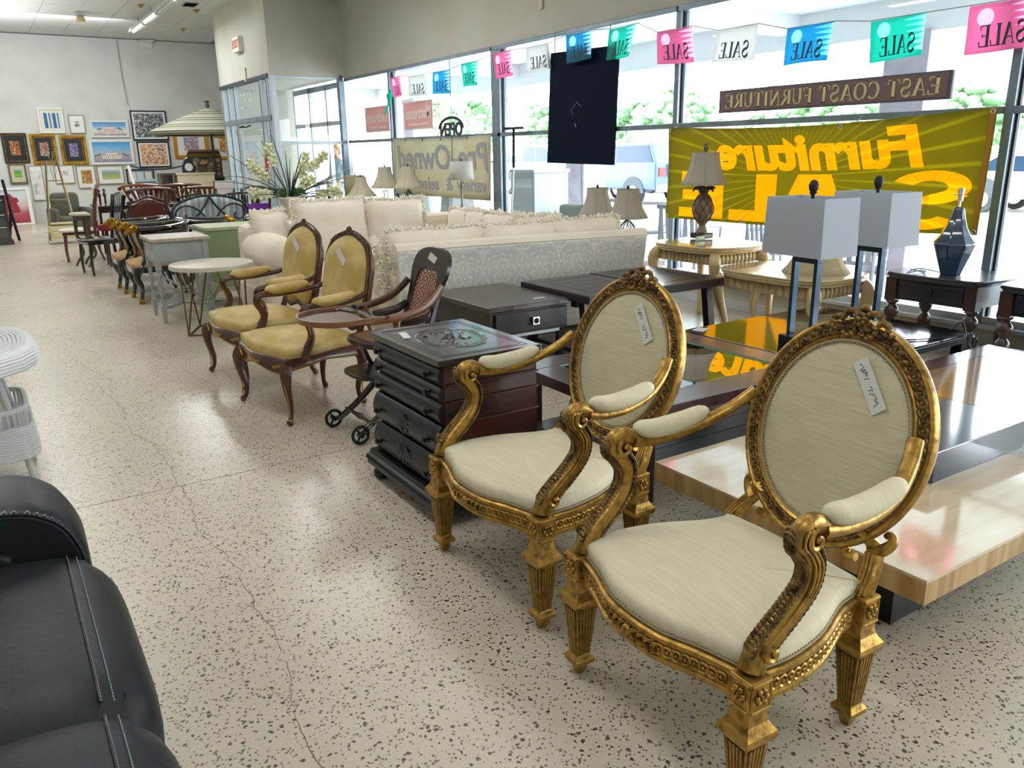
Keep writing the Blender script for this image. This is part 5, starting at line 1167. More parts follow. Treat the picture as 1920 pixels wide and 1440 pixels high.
# glass coffee table
t = thing('glass_coffee_table', 'dark wooden coffee table with a glass centre and a slatted lower shelf', 'coffee table', (2.17, 2.36, 0))
m_cof = mat('coffee table wood', '4a3230', .25, col2='3a2826', scale=3, stretch=(5, 1, 1), coat=.4)
a, b_, h, wd = 1.24, .99, .45, .17
for x0, x1, y0, y1 in ((0, a, 0, wd), (0, a, b_-wd, b_), (0, wd, wd+.001, b_-wd-.001), (a-wd, a, wd+.001, b_-wd-.001)): M().b(x0, x1, y0, y1, h-.055, h).obj('frame_rail', m_cof, t, smooth=0, bevel=.003)
M().b(wd-.004, a-wd+.004, wd-.004, b_-wd+.004, h-.014, h-.006).obj('glass_inset', glass('table glass', (.6, .75, .78), 4.5), t, smooth=0)
q = M(); e_ = mat('glass edge', '8fd6c8', .1, trans=.4)
for x0, x1, y0, y1 in ((wd, a-wd, wd, wd+.006), (wd, a-wd, b_-wd-.006, b_-wd), (wd, wd+.006, wd, b_-wd), (a-wd-.006, a-wd, wd, b_-wd)): q.b(x0, x1, y0, y1, h-.012, h-.003)
q.obj('glass_edge', e_, t, smooth=0)
for x in (.03, a-.11):
    for y in (.03, b_-.11): M().b(x, x+.08, y, y+.08, 0, h-.055).obj('leg', m_cof, t, smooth=0, bevel=.003)
for k in range(6): y0 = .1+k*(b_-.2)/6; M().b(.05, a-.05, y0+.003, y0+(b_-.2)/6-.003, .12, .145).obj('shelf_plank', m_espx, t, smooth=0)
q = M(); q.b(.05, .11, .04, b_-.04, .09, .12); q.obj('shelf_bearer', m_cof, t, smooth=0); q = M(); q.b(a-.11, a-.05, .04, b_-.04, .09, .12); q.obj('shelf_bearer', m_cof, t, smooth=0)
# black gloss table
m_lac = mat('black lacquer', '070a0e', .06, coat=1, spec=.8); m_lacm = mat('black frame', '0d1014', .3)
t = thing('black_coffee_table', 'large low black glass coffee table mirroring the yellow banner, two lamps on it', 'coffee table', (3.43, 2.34, 0))
a, b_, h = 1.28, 1.06, .45
M().b(0, a, 0, b_, h-.012, h).obj('glass_top', m_lac, t, smooth=0, bevel=.002); M().b(.0, a, .0, b_, h-.05, h-.013).obj('frame', m_lacm, t, smooth=0, bevel=.003)
M().b(.04, a-.04, .04, b_-.04, .1, .12).obj('lower_shelf', m_lac, t, smooth=0)
for x in (.02, a-.08):
    for y in (.02, b_-.08): M().b(x, x+.06, y, y+.06, 0, h-.05).obj('leg', m_lacm, t, smooth=0)
tag(M().b(-.05, .05, -.035, .035, 0, .0015).obj('price_card', mat('card', 'c7c3c4', .6), None, smooth=0), 'small white price card on the corner of the black glass table', 'card', loc=(3.52, 3.34, .451), rz=.3)
# big raised tray-like dark end and cord bundle
t = thing('power_cord', 'tangled black power cord hanging over the edge of the black glass table', 'cord', (4.52, 2.3, .45))
q = M(); rs = random.Random(9)
for k in range(5):
    pts = [(rs.uniform(-.04, .04), -.04+rs.uniform(-.02, .02), .03-.03*j+rs.uniform(-.02, .02)) for j in range(7)]; q.tube(pts, .006, 5, sm=3)
q.tube([(-.06, .05, .05), (0, .02, .09), (.02, .0, .02)], .006, 5, sm=4); q.tube([(0, -.03, -.1), (.02, -.04, -.16), (0, -.05, -.2)], [.01, .02, .012], 6); q.tube([(-.5, .25, .008), (-.25, .12, .006), (-.05, .04, .01), (0, 0, .02)], .004, 5, sm=3)
q.obj('cord', m_seal, t)
# two rectangular-shade lamps standing on it
m_shg = mat('white linen shade', 'ccd2da', .8, trans=.35, bump=.05, bscale=200); m_stl = mat('blued steel', '3c4a58', .28, .8)
def rect_lamp(loc, rz, label):
    t = thing('rectangular_lamp', label, 'lamp', loc, rz, 'rectangular table lamps')
    M().b(-.09, .09, -.075, .075, 0, .065).obj('base', m_lacm, t, smooth=0, bevel=.004)
    q = M()
    for x in (-.075, .075): q.b(x-.011, x+.011, -.02, .02, .065, .47)
    q.b(-.086, .086, -.02, .02, .46, .49); q.obj('open_frame', m_stl, t, smooth=0, bevel=.002)
    M().lathe([(.014, .49), (.01, .51), (.01, .815), (.018, .817), (.02, .825), (.013, .828)], n=10).obj('stem', m_seal, t)
    z0, z1, a0, b0, a1, b1 = .505, .800, .2, .13, .19, .125
    vs = []
    for z, a, b_ in ((z0, a0, b0), (z1, a1, b1)):
        for ix, iy in ((-1, -1), (1, -1), (1, 1), (-1, 1)): vs.append((ix*a, iy*b_, z))
    M().add(vs, [(i, (i+1) % 4, 4+(i+1) % 4, 4+i) for i in range(4)]).obj('shade', m_shg, t, smooth=0, solid=.004)
    q = M(); q.tube([(-a1, 0, z1-.02), (a1, 0, z1-.02)], .003, 5); q.tube([(0, -b1, z1-.02), (0, b1, z1-.02)], .003, 5); q.obj('spider', m_stl, t)
    M().lathe([(.006, .80), (.012, .822), (.024, .837), (.027, .862), (.016, .882), (.004, .887)], n=12).obj('finial', m_seal, t)
    q = M(); q.lathe([(.02, .56), (.03, .59), (.034, .63), (.02, .67), (.004, .68)], n=12); q.obj('bulb', mat('bulb', 'ecebe4', .3), t)
    return t
l1 = rect_lamp((3.63, 2.71, .45), R(-95), 'box-shaped white lamp shade on an open blue-grey frame, the left one of two')
l2 = dup(l1, (4.3, 2.78, .45), R(-95), 'box-shaped white lamp shade on an open blue-grey frame, the right one of two')

# wood topped coffee table with dark lacquered end, and the travertine table under it
m_trav = mat('travertine', 'dfcdae', .05, col2='cdb48c', scale=2.2, stretch=(1, 5, 1), lo=.35, hi=.65, coat=1, detail=8)
m_travs = mat('travertine side', 'cfae78', .3, col2='a8834f', scale=4, stretch=(6, 6, .6), lo=.35, hi=.65, detail=8)
t = thing('travertine_table', 'large polished travertine slab coffee table on a recessed black plinth, right of the gilt chairs', 'coffee table', (2.06, 1.05, 0))
M().b(0, 1.2, 0, 1.11, .31, .32).obj('polished_top', m_trav, t, smooth=0, bevel=.001); M().b(0, 1.2, 0, 1.11, .24, .31).obj('slab', m_travs, t, smooth=0, bevel=.001)
M().b(.2, 1.0, .2, .91, 0, .24).obj('plinth', m_lacm, t, smooth=0)
m_wt = mat('inlaid oak top', '8f6a45', .08, col2='a88255', scale=3, stretch=(1, 6, 1), coat=.9); m_wb = mat('brown border', '4a2a22', .14, col2='5a362b', scale=4, coat=.9); m_sl = mat('dark slab', '24384f', .14, coat=1)  # slab's blue tint puts the sky's reflection into its colour
t = thing('inlaid_coffee_table', 'low table with polished inlaid wood top and dark lacquered end, beside the travertine table', 'coffee table', (2.72, 1.42, 0))
M().b(0, .66, 0, .74, .32, .44).obj('lacquered_end', m_sl, t, smooth=0, bevel=.003)
M().b(.662, 1.8, 0, .74, .36, .432).obj('core', m_sl, t, smooth=0)
M().b(.664, 1.69, 0, .63, .432, .44).obj('inlaid_top', m_wt, t, smooth=0)
for x0, x1, y0, y1 in ((.664, 1.8, .632, .74), (1.692, 1.8, 0, .63)): M().b(x0, x1, y0, y1, .432, .441).obj('border_board', m_wb, t, smooth=0)
for x, y in ((1.7, .04), (1.7, .64), (.9, .64)): M().b(x, x+.06, y, y+.06, 0, .36).obj('leg', m_sl, t, smooth=0)

# =====================================================  SOFAS
def damask():
    m = bpy.data.materials.new('damask'); m.use_nodes = True; t = m.node_tree; n = t.nodes; L = t.links; b = n['Principled BSDF']; b.inputs['Roughness'].default_value = .7
    c = n.new('ShaderNodeTexCoord'); s = n.new('ShaderNodeSeparateXYZ'); L.new(c.outputs['Object'], s.inputs[0])
    def mth(op, a, b2=None, v=None):
        q = n.new('ShaderNodeMath'); q.operation = op; L.new(a, q.inputs[0])
        if b2 is not None: L.new(b2, q.inputs[1])
        if v is not None: q.inputs[1].default_value = v
        return q.outputs[0]
    px = mth('PINGPONG', s.outputs['X'], v=.17); pz = mth('FRACT', mth('MULTIPLY', s.outputs['Z'], v=2.1))
    cb = n.new('ShaderNodeCombineXYZ'); L.new(px, cb.inputs[0]); L.new(mth('MULTIPLY', pz, v=.385), cb.inputs[2])
    w_ = n.new('ShaderNodeTexNoise'); w_.inputs['Scale'].default_value = 10; w_.inputs['Detail'].default_value = 3; w_.inputs['Distortion'].default_value = 3.2; L.new(cb.outputs[0], w_.inputs['Vector'])
    r = n.new('ShaderNodeValToRGB'); r.color_ramp.elements[0].position = .49; r.color_ramp.elements[1].position = .53
    r.color_ramp.elements[0].color = lin('c9c8c3'); r.color_ramp.elements[1].color = lin('dedcd5'); L.new(w_.outputs['Fac'], r.inputs[0]); L.new(r.outputs[0], b.inputs['Base Color']); return m
m_dam = damask()
m_crm = mat('cream upholstery', 'efe6d6', .8, col2='e6d9c4', scale=2.5, lo=.35, hi=.7, bump=.12, bscale=25)
m_frg = mat('cream fringe', 'f2ebdc', .9)
def fringe(pts, parent, r=.02, dens=.014, seed=1, m_=None):
    rs = random.Random(seed); q = M(); P = [V(p) for p in pts]
    for a, b_ in zip(P, P[1:]):
        d = b_-a; k = max(1, int(d.length/dens)); dn = d.normalized(); s_ = dn.orthogonal().normalized(); s2 = dn.cross(s_)
        for i in range(k):
            p = a.lerp(b_, i/k)
            for w_ in range(2):
                an = rs.uniform(0, 2*pi); o = s_*cos(an)+s2*sin(an); rr = r*rs.uniform(.7, 1.5)
                q.tube([p, p+o*rr*.7+dn*rs.uniform(-.01, .01), p+o*rr*1.1+V((0, 0, rs.uniform(-.012, .008)))], [.008, .0095, .004], 4)
    o = q.obj('fringe', m_ or m_frg, parent); o['kind'] = 'stuff'; return o
def pillow_edge(w_, h_, T, n=10):
    o = []
    for k in range(n+1): o.append((-w_/2+w_*k/n, 0, h_/2*(1-.06*(1-abs(-1+2*k/n)))))
    for k in range(1, n+1): o.append((w_/2, 0, h_/2-h_*k/n))
    o2 = [(-w_/2, 0, -h_/2+h_*k/n) for k in range(n)]
    return [T @ V(p) for p in o2+o]
def cushion(parent, loc, rz, rx, w_, h_, t_, seed, name='back_cushion', top=None):
    T = Matrix.Translation(V(loc)) @ Matrix.Rotation(rz, 4, 'Z') @ Matrix.Rotation(rx, 4, 'X')
    c = M().pillow(w_, h_, t_, 12, T, sag=0, seed=seed, wr=.02).obj(name, m_crm, parent, smooth=80)
    fringe(pillow_edge(w_, h_, T), c, .026, .006, seed); return c
t = thing('damask_sofa', 'long sofa seen from behind, pale grey damask back and cream fringed cushions', 'sofa', (2.56, 5.48, 0), R(-7))
SL = 2.2
q = M().add([(0, .06, .06), (SL, .06, .06), (SL+.03, -.02, .8), (-.02, -.02, .8), (0, .22, .06), (SL, .22, .06), (SL+.03, .12, .8), (-.02, .12, .8)], [(0, 1, 2, 3), (7, 6, 5, 4), (0, 4, 5, 1), (3, 2, 6, 7), (1, 5, 6, 2), (0, 3, 7, 4)])
q.obj('back', m_dam, t, smooth=0, bevel=.015)
M().tube([(-.02, .05, .8), (.7, .05, .807), (SL+.03, .05, .8)], .05, 8, sm=3, asp=1.4, upv=(0, 0, 1)).obj('back_top_roll', m_crm, t)
for s_, x in ((-1, 0), (1, SL)):
    q = M(); q.tube([(x-s_*.1, .06, .54), (x-s_*.1, .5, .56), (x-s_*.1, .95, .54)], .13, 14, sm=3); q.b(x-s_*.1-.1, x-s_*.1+.1, .08, .93, .05, .52); q.obj('rolled_arm', m_crm, t, smooth=50)
M().b(.0, SL, .2, .95, .05, .3).obj('base', m_crm, t, smooth=0, bevel=.02)
for k in range(3): q = M(); bezier_box(q, .2+k*.605, .2+(k+1)*.605-.01, .25, .98, .3, .46, .05, crown=.02); q.obj('seat_cushion', m_crm, t, smooth=70)
for k, (x, z, w_) in enumerate(((.4, .69, .84), (1.12, .69, .78), (1.78, .7, .74))): cushion(t, (x, .24+.02*k, z), R(2*k-2), R(-14), w_, .5, .26, k+3)
cushion(t, (-.04, .42, .62), R(75), R(-6), .5, .44, .16, 9, 'scatter_cushion'); cushion(t, (1.42, .42, .76), R(10), R(-20), .5, .44, .18, 12, 'scatter_cushion')
for x in (.1, SL-.1):
    for y in (.12, .85): M().lathe([(.02, 0), (.028, .05)], (x, y, 0), 8).obj('foot', m_oakd, t)
t = thing('cream_sectional_sofa', 'cream corner sofa with round puffy arm and fringed cushions, behind the yellow chairs', 'sofa', (2.0, 7.1, 0))
M().b(.05, 2.75, .1, 1.08, .03, .32).obj('base', m_crm, t, smooth=0, bevel=.03); M().b(.08, 2.75, .82, 1.1, .3, .86).obj('back', m_crm, t, smooth=0, bevel=.07)
M().b(2.3, 2.75, -.3, .85, .03, .3).obj('return_base', m_crm, t, smooth=0, bevel=.03); M().b(2.52, 2.8, -.3, .95, .3, .8).obj('return_back', m_crm, t, smooth=0, bevel=.06)
q = M(); q.tube([(.2, -.03, .62), (.19, .0, .63), (.19, .3, .64), (.2, .7, .63), (.24, 1.0, .62)], [.1, .165, .175, .17, .14], 18, sm=4); q.obj('rolled_arm', m_crm, t, smooth=70)
q = M(); bezier_box(q, .06, .34, .02, 1.0, .05, .6, .08); q.obj('arm_front', m_crm, t, smooth=70)
for k in range(2): q = M(); bezier_box(q, .36+k*.95, .36+(k+1)*.95-.01, .05, .85, .3, .47, .06, crown=.03); q.obj('seat_cushion', m_crm, t, smooth=70)
q = M(); bezier_box(q, 2.28, 2.72, -.28, .45, .3, .47, .06, crown=.02); q.obj('seat_cushion', m_crm, t, smooth=70)
cushion(t, (.33, .76, .74), R(28), R(-8), .44, .5, .2, 21)
cushion(t, (.92, .66, .77), R(4), R(-12), .78, .62, .28, 22); cushion(t, (1.6, .68, .76), R(-6), R(-12), .68, .6, .27, 23)
for k in range(3): cushion(t, (2.36-.03*k, .55-.42*k, .69), R(-80+4*k), R(-10), .5, .46, .22, 30+k)
for x, y in ((.12, .2), (.12, 1.0), (2.6, -.2), (2.6, 1.0)): M().lathe([(.02, 0), (.025, .04)], (x, y, 0), 8).obj('foot', m_oakd, t)

# =====================================================  CREAM CARVED TABLES
m_ctab = mat('cream wood', 'cdb68a', .35, col2='bfa573', scale=3, stretch=(1, 8, 1), coat=.3); m_ctt = mat('cream polished top', 'd6c196', .12, col2='c8b083', scale=3, stretch=(1, 8, 1), coat=.8)
def shaped(a, b_, wob=.03, n=48, e=4):
    o = []
    for x, y in rr(a/2, b_/2, n, e):
        an = math.atan2(y/(b_/2), x/(a/2)); o.append((x*(1-wob*(1-cos(4*an))/2), y*(1-wob*(1-cos(4*an))/2)))
    return o
def cream_table(name, loc, a, b_, h, label, n_gad=9):
    t = thing(name, label, 'table', loc, 0)
    top = M(); o = shaped(a, b_); n_ = len(o); lay = [(.955, h-.055), (.965, h-.045), (.95, h-.04), (.985, h-.03), (.99, h-.02), (.975, h-.016), (1, h-.01), (1, h-.004), (.99, h)]
    top.add([(x*k, y*k, z) for k, z in lay for x, y in o], [(i*n_+j, i*n_+(j+1) % n_, (i+1)*n_+(j+1) % n_, (i+1)*n_+j) for i in range(len(lay)-1) for j in range(n_)]+[tuple(range(n_))[::-1], tuple((len(lay)-1)*n_+j for j in range(n_))]); top.obj('top', m_ctt, t, smooth=30)
    x1, y1 = a/2-.1, b_/2-.1
    M().b(-x1, x1, -y1, y1, h-.15, h-.055).obj('apron', m_ctab, t, smooth=0, bevel=.004)
    q = M()
    for s_ in (-1, 1):
        for k in range(n_gad): x = -x1+.06+(2*x1-.12)*(k+.5)/n_gad; w_ = (2*x1-.12)/n_gad*.46; q.ball((x, s_*(y1+.004), h-.105), (w_, .022, .045), 8, 6)
        for k in range(n_gad+2): y = -y1+.06+(2*y1-.12)*(k+.5)/(n_gad+2); w_ = (2*y1-.12)/(n_gad+2)*.46; q.ball((s_*(x1+.004), y, h-.105), (.012, w_, .045), 8, 6)
    q.obj('gadrooning', m_ctab, t, smooth=60)['kind'] = 'stuff'
    for sx_, sy_ in ((1, 1), (-1, 1), (1, -1), (-1, -1)):
        x, y = sx_*(x1-.005), sy_*(y1-.005); q = M()
        q.tube([(x, y, h-.07), (x+sx_*.035, y+sy_*.035, h-.13), (x+sx_*.02, y+sy_*.02, h*.6), (x-sx_*.015, y-sy_*.015, h*.3), (x-sx_*.005, y-sy_*.005, .09), (x+sx_*.03, y+sy_*.03, .015)], [.045, .05, .036, .024, .02, .03], 8, sm=5)
        for o_ in (-.018, 0, .018): q.tube([(x+sx_*(.07+o_), y+sy_*(.07-o_), h-.13), (x+sx_*(.05+o_*.8), y+sy_*(.05-o_*.8), h*.6), (x+sx_*(.008+o_*.6), y+sy_*(.008-o_*.6), h*.3), (x+sx_*(.014+o_*.5), y+sy_*(.014-o_*.5), .1)], .005, 5, sm=3)
        q.obj('cabriole_leg', m_ctab, t, smooth=60)
    return t
cream_table('end_table', (5.24, 4.93, 0), .74, .86, .72, 'cream carved end table with scalloped edge carrying the pineapple lamp')
cream_table('coffee_table', (5.1, 3.94, 0), .76, 1.04, .60, 'cream carved coffee table with gadrooned apron and a loose lampshade on it', 9)
# pineapple lamp
m_sh = mat('grey cream shade', 'c9c4b8', .85, trans=.35); m_shl = mat('ivory shade', 'd8d2ba', .85, trans=.4); m_seam = mat('shade seam', 'a9a391', .8)
def bell_shade(parent, zb, zt, rb, rt_, m_, n=8, name='shade'):
    prof = []
    for k in range(9): f = k/8; r_ = rb+(rt_-rb)*(1-(1-f)**2.0); prof.append((r_, zb+(zt-zb)*f))
    q = M(); q.lathe(prof, n=n*4, caps=False, rot=0); sh = q.obj(name, m_, parent, smooth=60, solid=.003)
    q = M()
    for k in range(n): a = 2*pi*k/n; q.tube([((r_+.002)*cos(a), (r_+.002)*sin(a), z) for r_, z in prof], .0022, 4)
    for z, r_ in ((zb, rb), (zt, rt_)): q.tube([((r_+.001)*cos(2*pi*j/32), (r_+.001)*sin(2*pi*j/32), z) for j in range(32)], .004, 5, closed=True)
    q.obj('seam', m_seam, sh); q = M(); q.tube([(-rt_, 0, zt-.015), (rt_, 0, zt-.015)], .002, 4); q.tube([(0, -rt_, zt-.015), (0, rt_, zt-.015)], .002, 4); q.obj('spider', m_alu, parent)
    return sh
t = thing('pineapple_lamp', 'table lamp with a carved pineapple body and grey bell shade before the yellow banner', 'lamp', (5.40, 5.17, .72))
M().box((0, 0, .03), (.15, .15, .05), taper=1.0, taper2=1.0).obj('base', m_esp, t, smooth=0, bevel=.012)
m_pin = mat('aged pineapple', '8f7d6a', .5, col2='6a5646', scale=14, bump=.2, bscale=50)
bp = cat([(.05, .06), (.045, .08), (.03, .11), (.038, .135), (.062, .17), (.088, .22), (.092, .27), (.078, .33), (.05, .375), (.036, .4)], 3)
pb_ = M().lathe([(p[0], p[1]) for p in bp], n=20).obj('pineapple_body', m_pin, t)
q = M()
def rad(z):
    for a, b_ in zip(bp, bp[1:]):
        if a[1] <= z <= b_[1]: return a[0]+(b_[0]-a[0])*(z-a[1])/max(1e-6, b_[1]-a[1])
    return .03
for s_ in (-1, 1):
    for k in range(8): q.tube([((rad(z)+.001)*cos(2*pi*k/8+s_*(z-.15)*7), (rad(z)+.001)*sin(2*pi*k/8+s_*(z-.15)*7), z) for z in [.15+.235*j/14 for j in range(15)]], .004, 4)
q.obj('lattice', mat('lattice dark', '4a3b30', .6), pb_)
q = M()
for k in range(9): a = 2*pi*k/9; q.tube([(.02*cos(a), .02*sin(a), .39), (.04*cos(a), .04*sin(a), .44), (.08*cos(a), .08*sin(a), .45-.012*(k % 2)), (.098*cos(a), .098*sin(a), .43-.02*(k % 2))], [.01, .013, .01, .003], 5, sm=3, asp=1.4)
q.lathe([(.03, .39), (.034, .42), (.02, .46)], n=10); q.obj('leaf_crown', mat('crown dark', '3a3a38', .5), t)
M().tube([(0, 0, .45), (0, 0, .76)], .006, 6).obj('stem', m_alu, t); bell_shade(t, .475, .745, .205, .115, m_sh)
M().lathe([(.006, .745), (.02, .77), (.022, .79), (.012, .8), (.02, .82), (.012, .825)], n=10).obj('finial', m_pin, t)
g = tag(M().tube([(-.045, 0, 0), (.045, 0.01, 0)], .02, 10).obj('wrapped_cable_end', mat('pale plastic', 'b8d8cc', .4)), 'small pale roll of cable ties at the foot of the pineapple lamp', 'cable roll', loc=(5.26, 5.05, .742))
g.name = 'cable_roll'
# loose lampshade on the cream coffee table
t = thing('loose_lampshade', 'large cream bell lampshade standing loose on the cream coffee table', 'lampshade', (5.17, 3.78, .603)); bell_shade(t, .0, .27, .24, .12, mat('parchment shade', 'cbbf9b', .85, trans=.3))
# dark tables with turned legs
m_nav = mat('dark table wood', '1c2430', .3, col2='261f22', scale=4, stretch=(1, 5, 1), coat=.4); m_tleg = mat('turned leg wood', '4a2f28', .35, col2='33221f', scale=5, coat=.2)
def turned_table(loc, label, knob):
    t = thing('side_table', label, 'side table', loc, 0, 'dark side tables with turned legs'); a, b_, h = .54, .66, .645
    o = shaped(a+.06, b_+.06, .03, 40, 7); q = M(); n_ = len(o); lay = [(.96, h-.04), (.97, h-.03), (1, h-.02), (1, h-.008), (.98, h)]
    q.add([(x*k, y*k, z) for k, z in lay for x, y in o], [(i*n_+j, i*n_+(j+1) % n_, (i+1)*n_+(j+1) % n_, (i+1)*n_+j) for i in range(4) for j in range(n_)]+[tuple(range(n_))[::-1], tuple(4*n_+j for j in range(n_))]); q.obj('top', m_nav, t, smooth=30)
    M().b(-a/2+.03, a/2-.03, -b_/2+.03, b_/2-.03, h-.19, h-.04).obj('apron', m_nav, t, smooth=0)
    d = M().b(-a/2+.018, -a/2+.035, -b_/2+.1, b_/2-.1, h-.165, h-.06).obj('drawer', m_nav, t, smooth=0, bevel=.006)
    M().torus((-a/2+.01, 0, h-.11), .018, .004, (0, 1, 0), (0, 0, 1), 12, 5).obj('ring_pull', m_brass if False else mat('dark ring', '3a4450', .3, .8), d)
    for sx_, sy_ in ((1, 1), (-1, 1), (1, -1), (-1, -1)):
        x, y = sx_*(a/2-.05), sy_*(b_/2-.05); q = M(); q.b(x-.04, x+.04, y-.04, y+.04, h-.2, h-.04)
        q.lathe([(.04, h-.2), (.045, h-.212), (.026, h-.225), (.024, h-.235), (.045, h-.26), (.05, h-.285), (.042, h-.31), (.024, h-.335), (.022, h-.345), (.042, h-.37), (.048, h-.41), (.042, h-.46), (.03, h-.52), (.022, .07), (.03, .05), (.034, .03), (.026, 0)], (x, y, 0), 14)
        q.obj('turned_leg', m_tleg, t, smooth=45)
    return t
turned_table((5.58, 2.98, 0), 'dark side table with turned legs under the blue ceramic lamp', 1)
turned_table((5.58, 2.2, 0), 'dark side table with turned legs at the right edge of the picture', 1)
# blue faceted ceramic lamp without shade
t = thing('blue_ceramic_lamp', 'dark blue glazed faceted lamp base without a shade on the dark side table', 'lamp', (5.52, 2.96, .645))
m_bl = mat('blue glaze', '1d3a55', .06, coat=1, spec=.7)
q = M().lathe([(.068, .0), (.07, .01), (.135, .2), (.138, .21), (.1, .26), (.068, .32), (.05, .38), (.04, .43), (.036, .445), (.02, .452)], n=8, rot=.2).obj('body', m_bl, t, smooth=25, bevel=.006)
q = M(); q.tube([(0, 0, .45), (0, 0, .5)], .008, 8); q.lathe([(.018, .49), (.02, .53), (.014, .535), (.02, .54), (.02, .575)], n=12); q.tube([(0, .0, .53), (0, .04, .53)], .004, 5); q.ball((0, .042, .53), .007, 6, 4); q.obj('socket', m_nick, t)
q = M(); q.tube([(-.16, .08, .006), (-.2, .14, .03), (-.14, .2, .02), (-.1, .12, .008), (-.18, .1, .03), (-.22, .18, .006), (-.12, .16, .03), (-.02, .06, .006)], .004, 5, sm=5); q.obj('coiled_cord', mat('clear cord', '9fb0b0', .2), t)

# =====================================================  LAMPS BY THE WINDOW
def lamp(loc, label, kind, zb, zt, rb, rt_, m_=None, group='table lamps along the window'):
    t = thing('table_lamp', label, 'lamp', loc, 0, group); m_ = m_ or m_shl
    if kind == 'drum':
        q = M().lathe([(rb, zb), (rt_, zt)], n=32, caps=False).obj('shade', m_, t, smooth=60, solid=.003)
    else: bell_shade(t, zb, zt, rb, rt_, m_)
    m_w = mat('wire bronze', '4a463e', .4, .7)
    if kind == 'wire' or kind == 'open':
        q = M()
        for s_ in (-1, 1):
            for k in range(6): q.tube([(r_*cos(2*pi*k/6+s_*f*1.6), r_*sin(2*pi*k/6+s_*f*1.6), z) for f, r_, z in [(j/8, (.012+(.075 if kind == 'wire' else .045)*sin(pi*(j/8)**.8)), zb-.02-(zb-.06)*(j/8)) for j in range(9)]], .004, 4, sm=2)
        q.obj('wire_body', m_w, t)
    elif kind == 'glass':
        M().b(-.06, .06, -.06, .06, .02, zb-.05).obj('crystal_block', glass('crystal', (.88, .95, .97), 3), t, smooth=0, bevel=.006)
    else:
        M().lathe(cat([(.04, .01), (.02, .03), (.016, .1), (.026, .16), (.014, .2), (.013, zb-.12), (.024, zb-.08), (.012, zb-.04)], 3) and [(p[0], p[1]) for p in cat([(.04, .01), (.02, .03), (.016, .1), (.026, .16), (.014, .2), (.013, zb-.12), (.024, zb-.08), (.012, zb-.04)], 3)], n=12).obj('turned_body', mat('aged silver', '7e7a72', .4, .5), t)
    M().lathe([(.07, 0), (.07, .012), (.03, .022)], n=16).obj('base', m_w, t)
    M().tube([(0, 0, zb-.06), (0, 0, zt-.01)], .005, 6).obj('stem', m_w, t); M().lathe([(.004, zt-.015), (.013, zt+.01), (.014, zt+.022), (.004, zt+.035)], n=8).obj('finial', m_w, t)
    return t
TZ = .66
lamp((5.3, 12.9, TZ), 'beige drum-shade lamp by the entrance window, leftmost of the lamps', 'drum', .18, .5, .165, .155, mat('beige drum', 'b9ab8c', .85, trans=.3))
lamp((5.0, 11.95, TZ), 'cream bell-shade lamp on a clear crystal block base', 'glass', .21, .5, .24, .08)
lamp((5.32, 11.75, TZ), 'ivory bell-shade lamp with openwork base, left of the cream banner', 'open', .33, .64, .23, .1)
lamp((5.3, 10.9, TZ), 'ivory bell-shade lamp with openwork base overlapping the cream banner', 'open', .35, .66, .22, .09)
lamp((5.3, 9.33, TZ), 'white drum-shade lamp on a tall candlestick base before the cream banner', 'drum', .5, .73, .16, .145, mat('white drum', 'd4d3cd', .85, trans=.3))
lamp((5.15, 6.35, .5), 'white six-panel bell lamp behind the damask sofa, left one of the pair', 'wire', .38, .64, .19, .1, m_sh)
lamp((5.05, 5.78, .5), 'white bell lamp on a wire base, right one of the pair behind the damask sofa', 'wire', .39, .65, .19, .1, m_sh)
def plain_table(name, label, x0, x1, y0, y1, h, m_, cat_='table'):
    t = thing(name, label, cat_, ((x0+x1)/2, (y0+y1)/2, 0)); a, b_ = (x1-x0)/2, (y1-y0)/2
    M().b(-a, a, -b_, b_, h-.03, h).obj('top', m_, t, smooth=0, bevel=.006); M().b(-a+.04, a-.04, -b_+.04, b_-.04, h-.11, h-.03).obj('apron', m_, t, smooth=0)
    for sx_, sy_ in ((1, 1), (-1, 1), (1, -1), (-1, -1)): M().box((sx_*(a-.05), sy_*(b_-.05), (h-.03)/2), (.05, .05, h-.03), taper=.6).obj('leg', m_, t, smooth=0)
    return t
m_wht = mat('white lacquer', 'dadcda', .3)
plain_table('console_table', 'pale console table by the window carrying the row of table lamps', 5.08, 5.52, 9.1, 11.2, TZ, m_ctab); plain_table('console_table', 'pale console table by the entrance window carrying the crystal-base lamp', 4.8, 5.52, 11.5, 13.15, TZ, m_ctab)
plain_table('occasional_table', 'small white table behind the right end of the damask sofa', 4.9, 5.4, 5.6, 6.6, .5, m_wht)

# =====================================================  LEFT SIDE ROW, NEAR TO FAR
m_marb = mat('white marble', 'd9d4c6', .3, col2='c9c0ac', scale=3, stretch=(1, 4, 1)); m_bz = mat('bronze rod', '6f5a3c', .35, .8)
t = thing('round_side_table', 'round white-topped side table on bronze hairpin rods', 'table', (1.62, 7.33, 0))
M().lathe([(.345, .565), (.352, .57), (.352, .6), (.347, .605)], n=40).obj('tabletop', m_marb, t, smooth=40)
for k in range(4):
    a = k*pi/2+.35
    for o in (-.32, .32): M().tube([(.27*cos(a+o*1.3), .27*sin(a+o*1.3), .565), (.3*cos(a), .3*sin(a), .012)], .0075, 6).obj('rod', m_bz, t)
    b_ = a+pi/2; M().tube([(.3*cos(a), .3*sin(a), .01), (.3*cos(b_), .3*sin(b_), .01)], .0085, 6).obj('floor_rod', m_bz, t)
m_grp = mat('grey paint', 'a9b0ae', .5, col2='9aa2a2', scale=5, stretch=(1, 1, .4)); m_grt = mat('worn grey top', 'b9aea2', .4, col2='a79a8e', scale=5, stretch=(6, 1, 1))
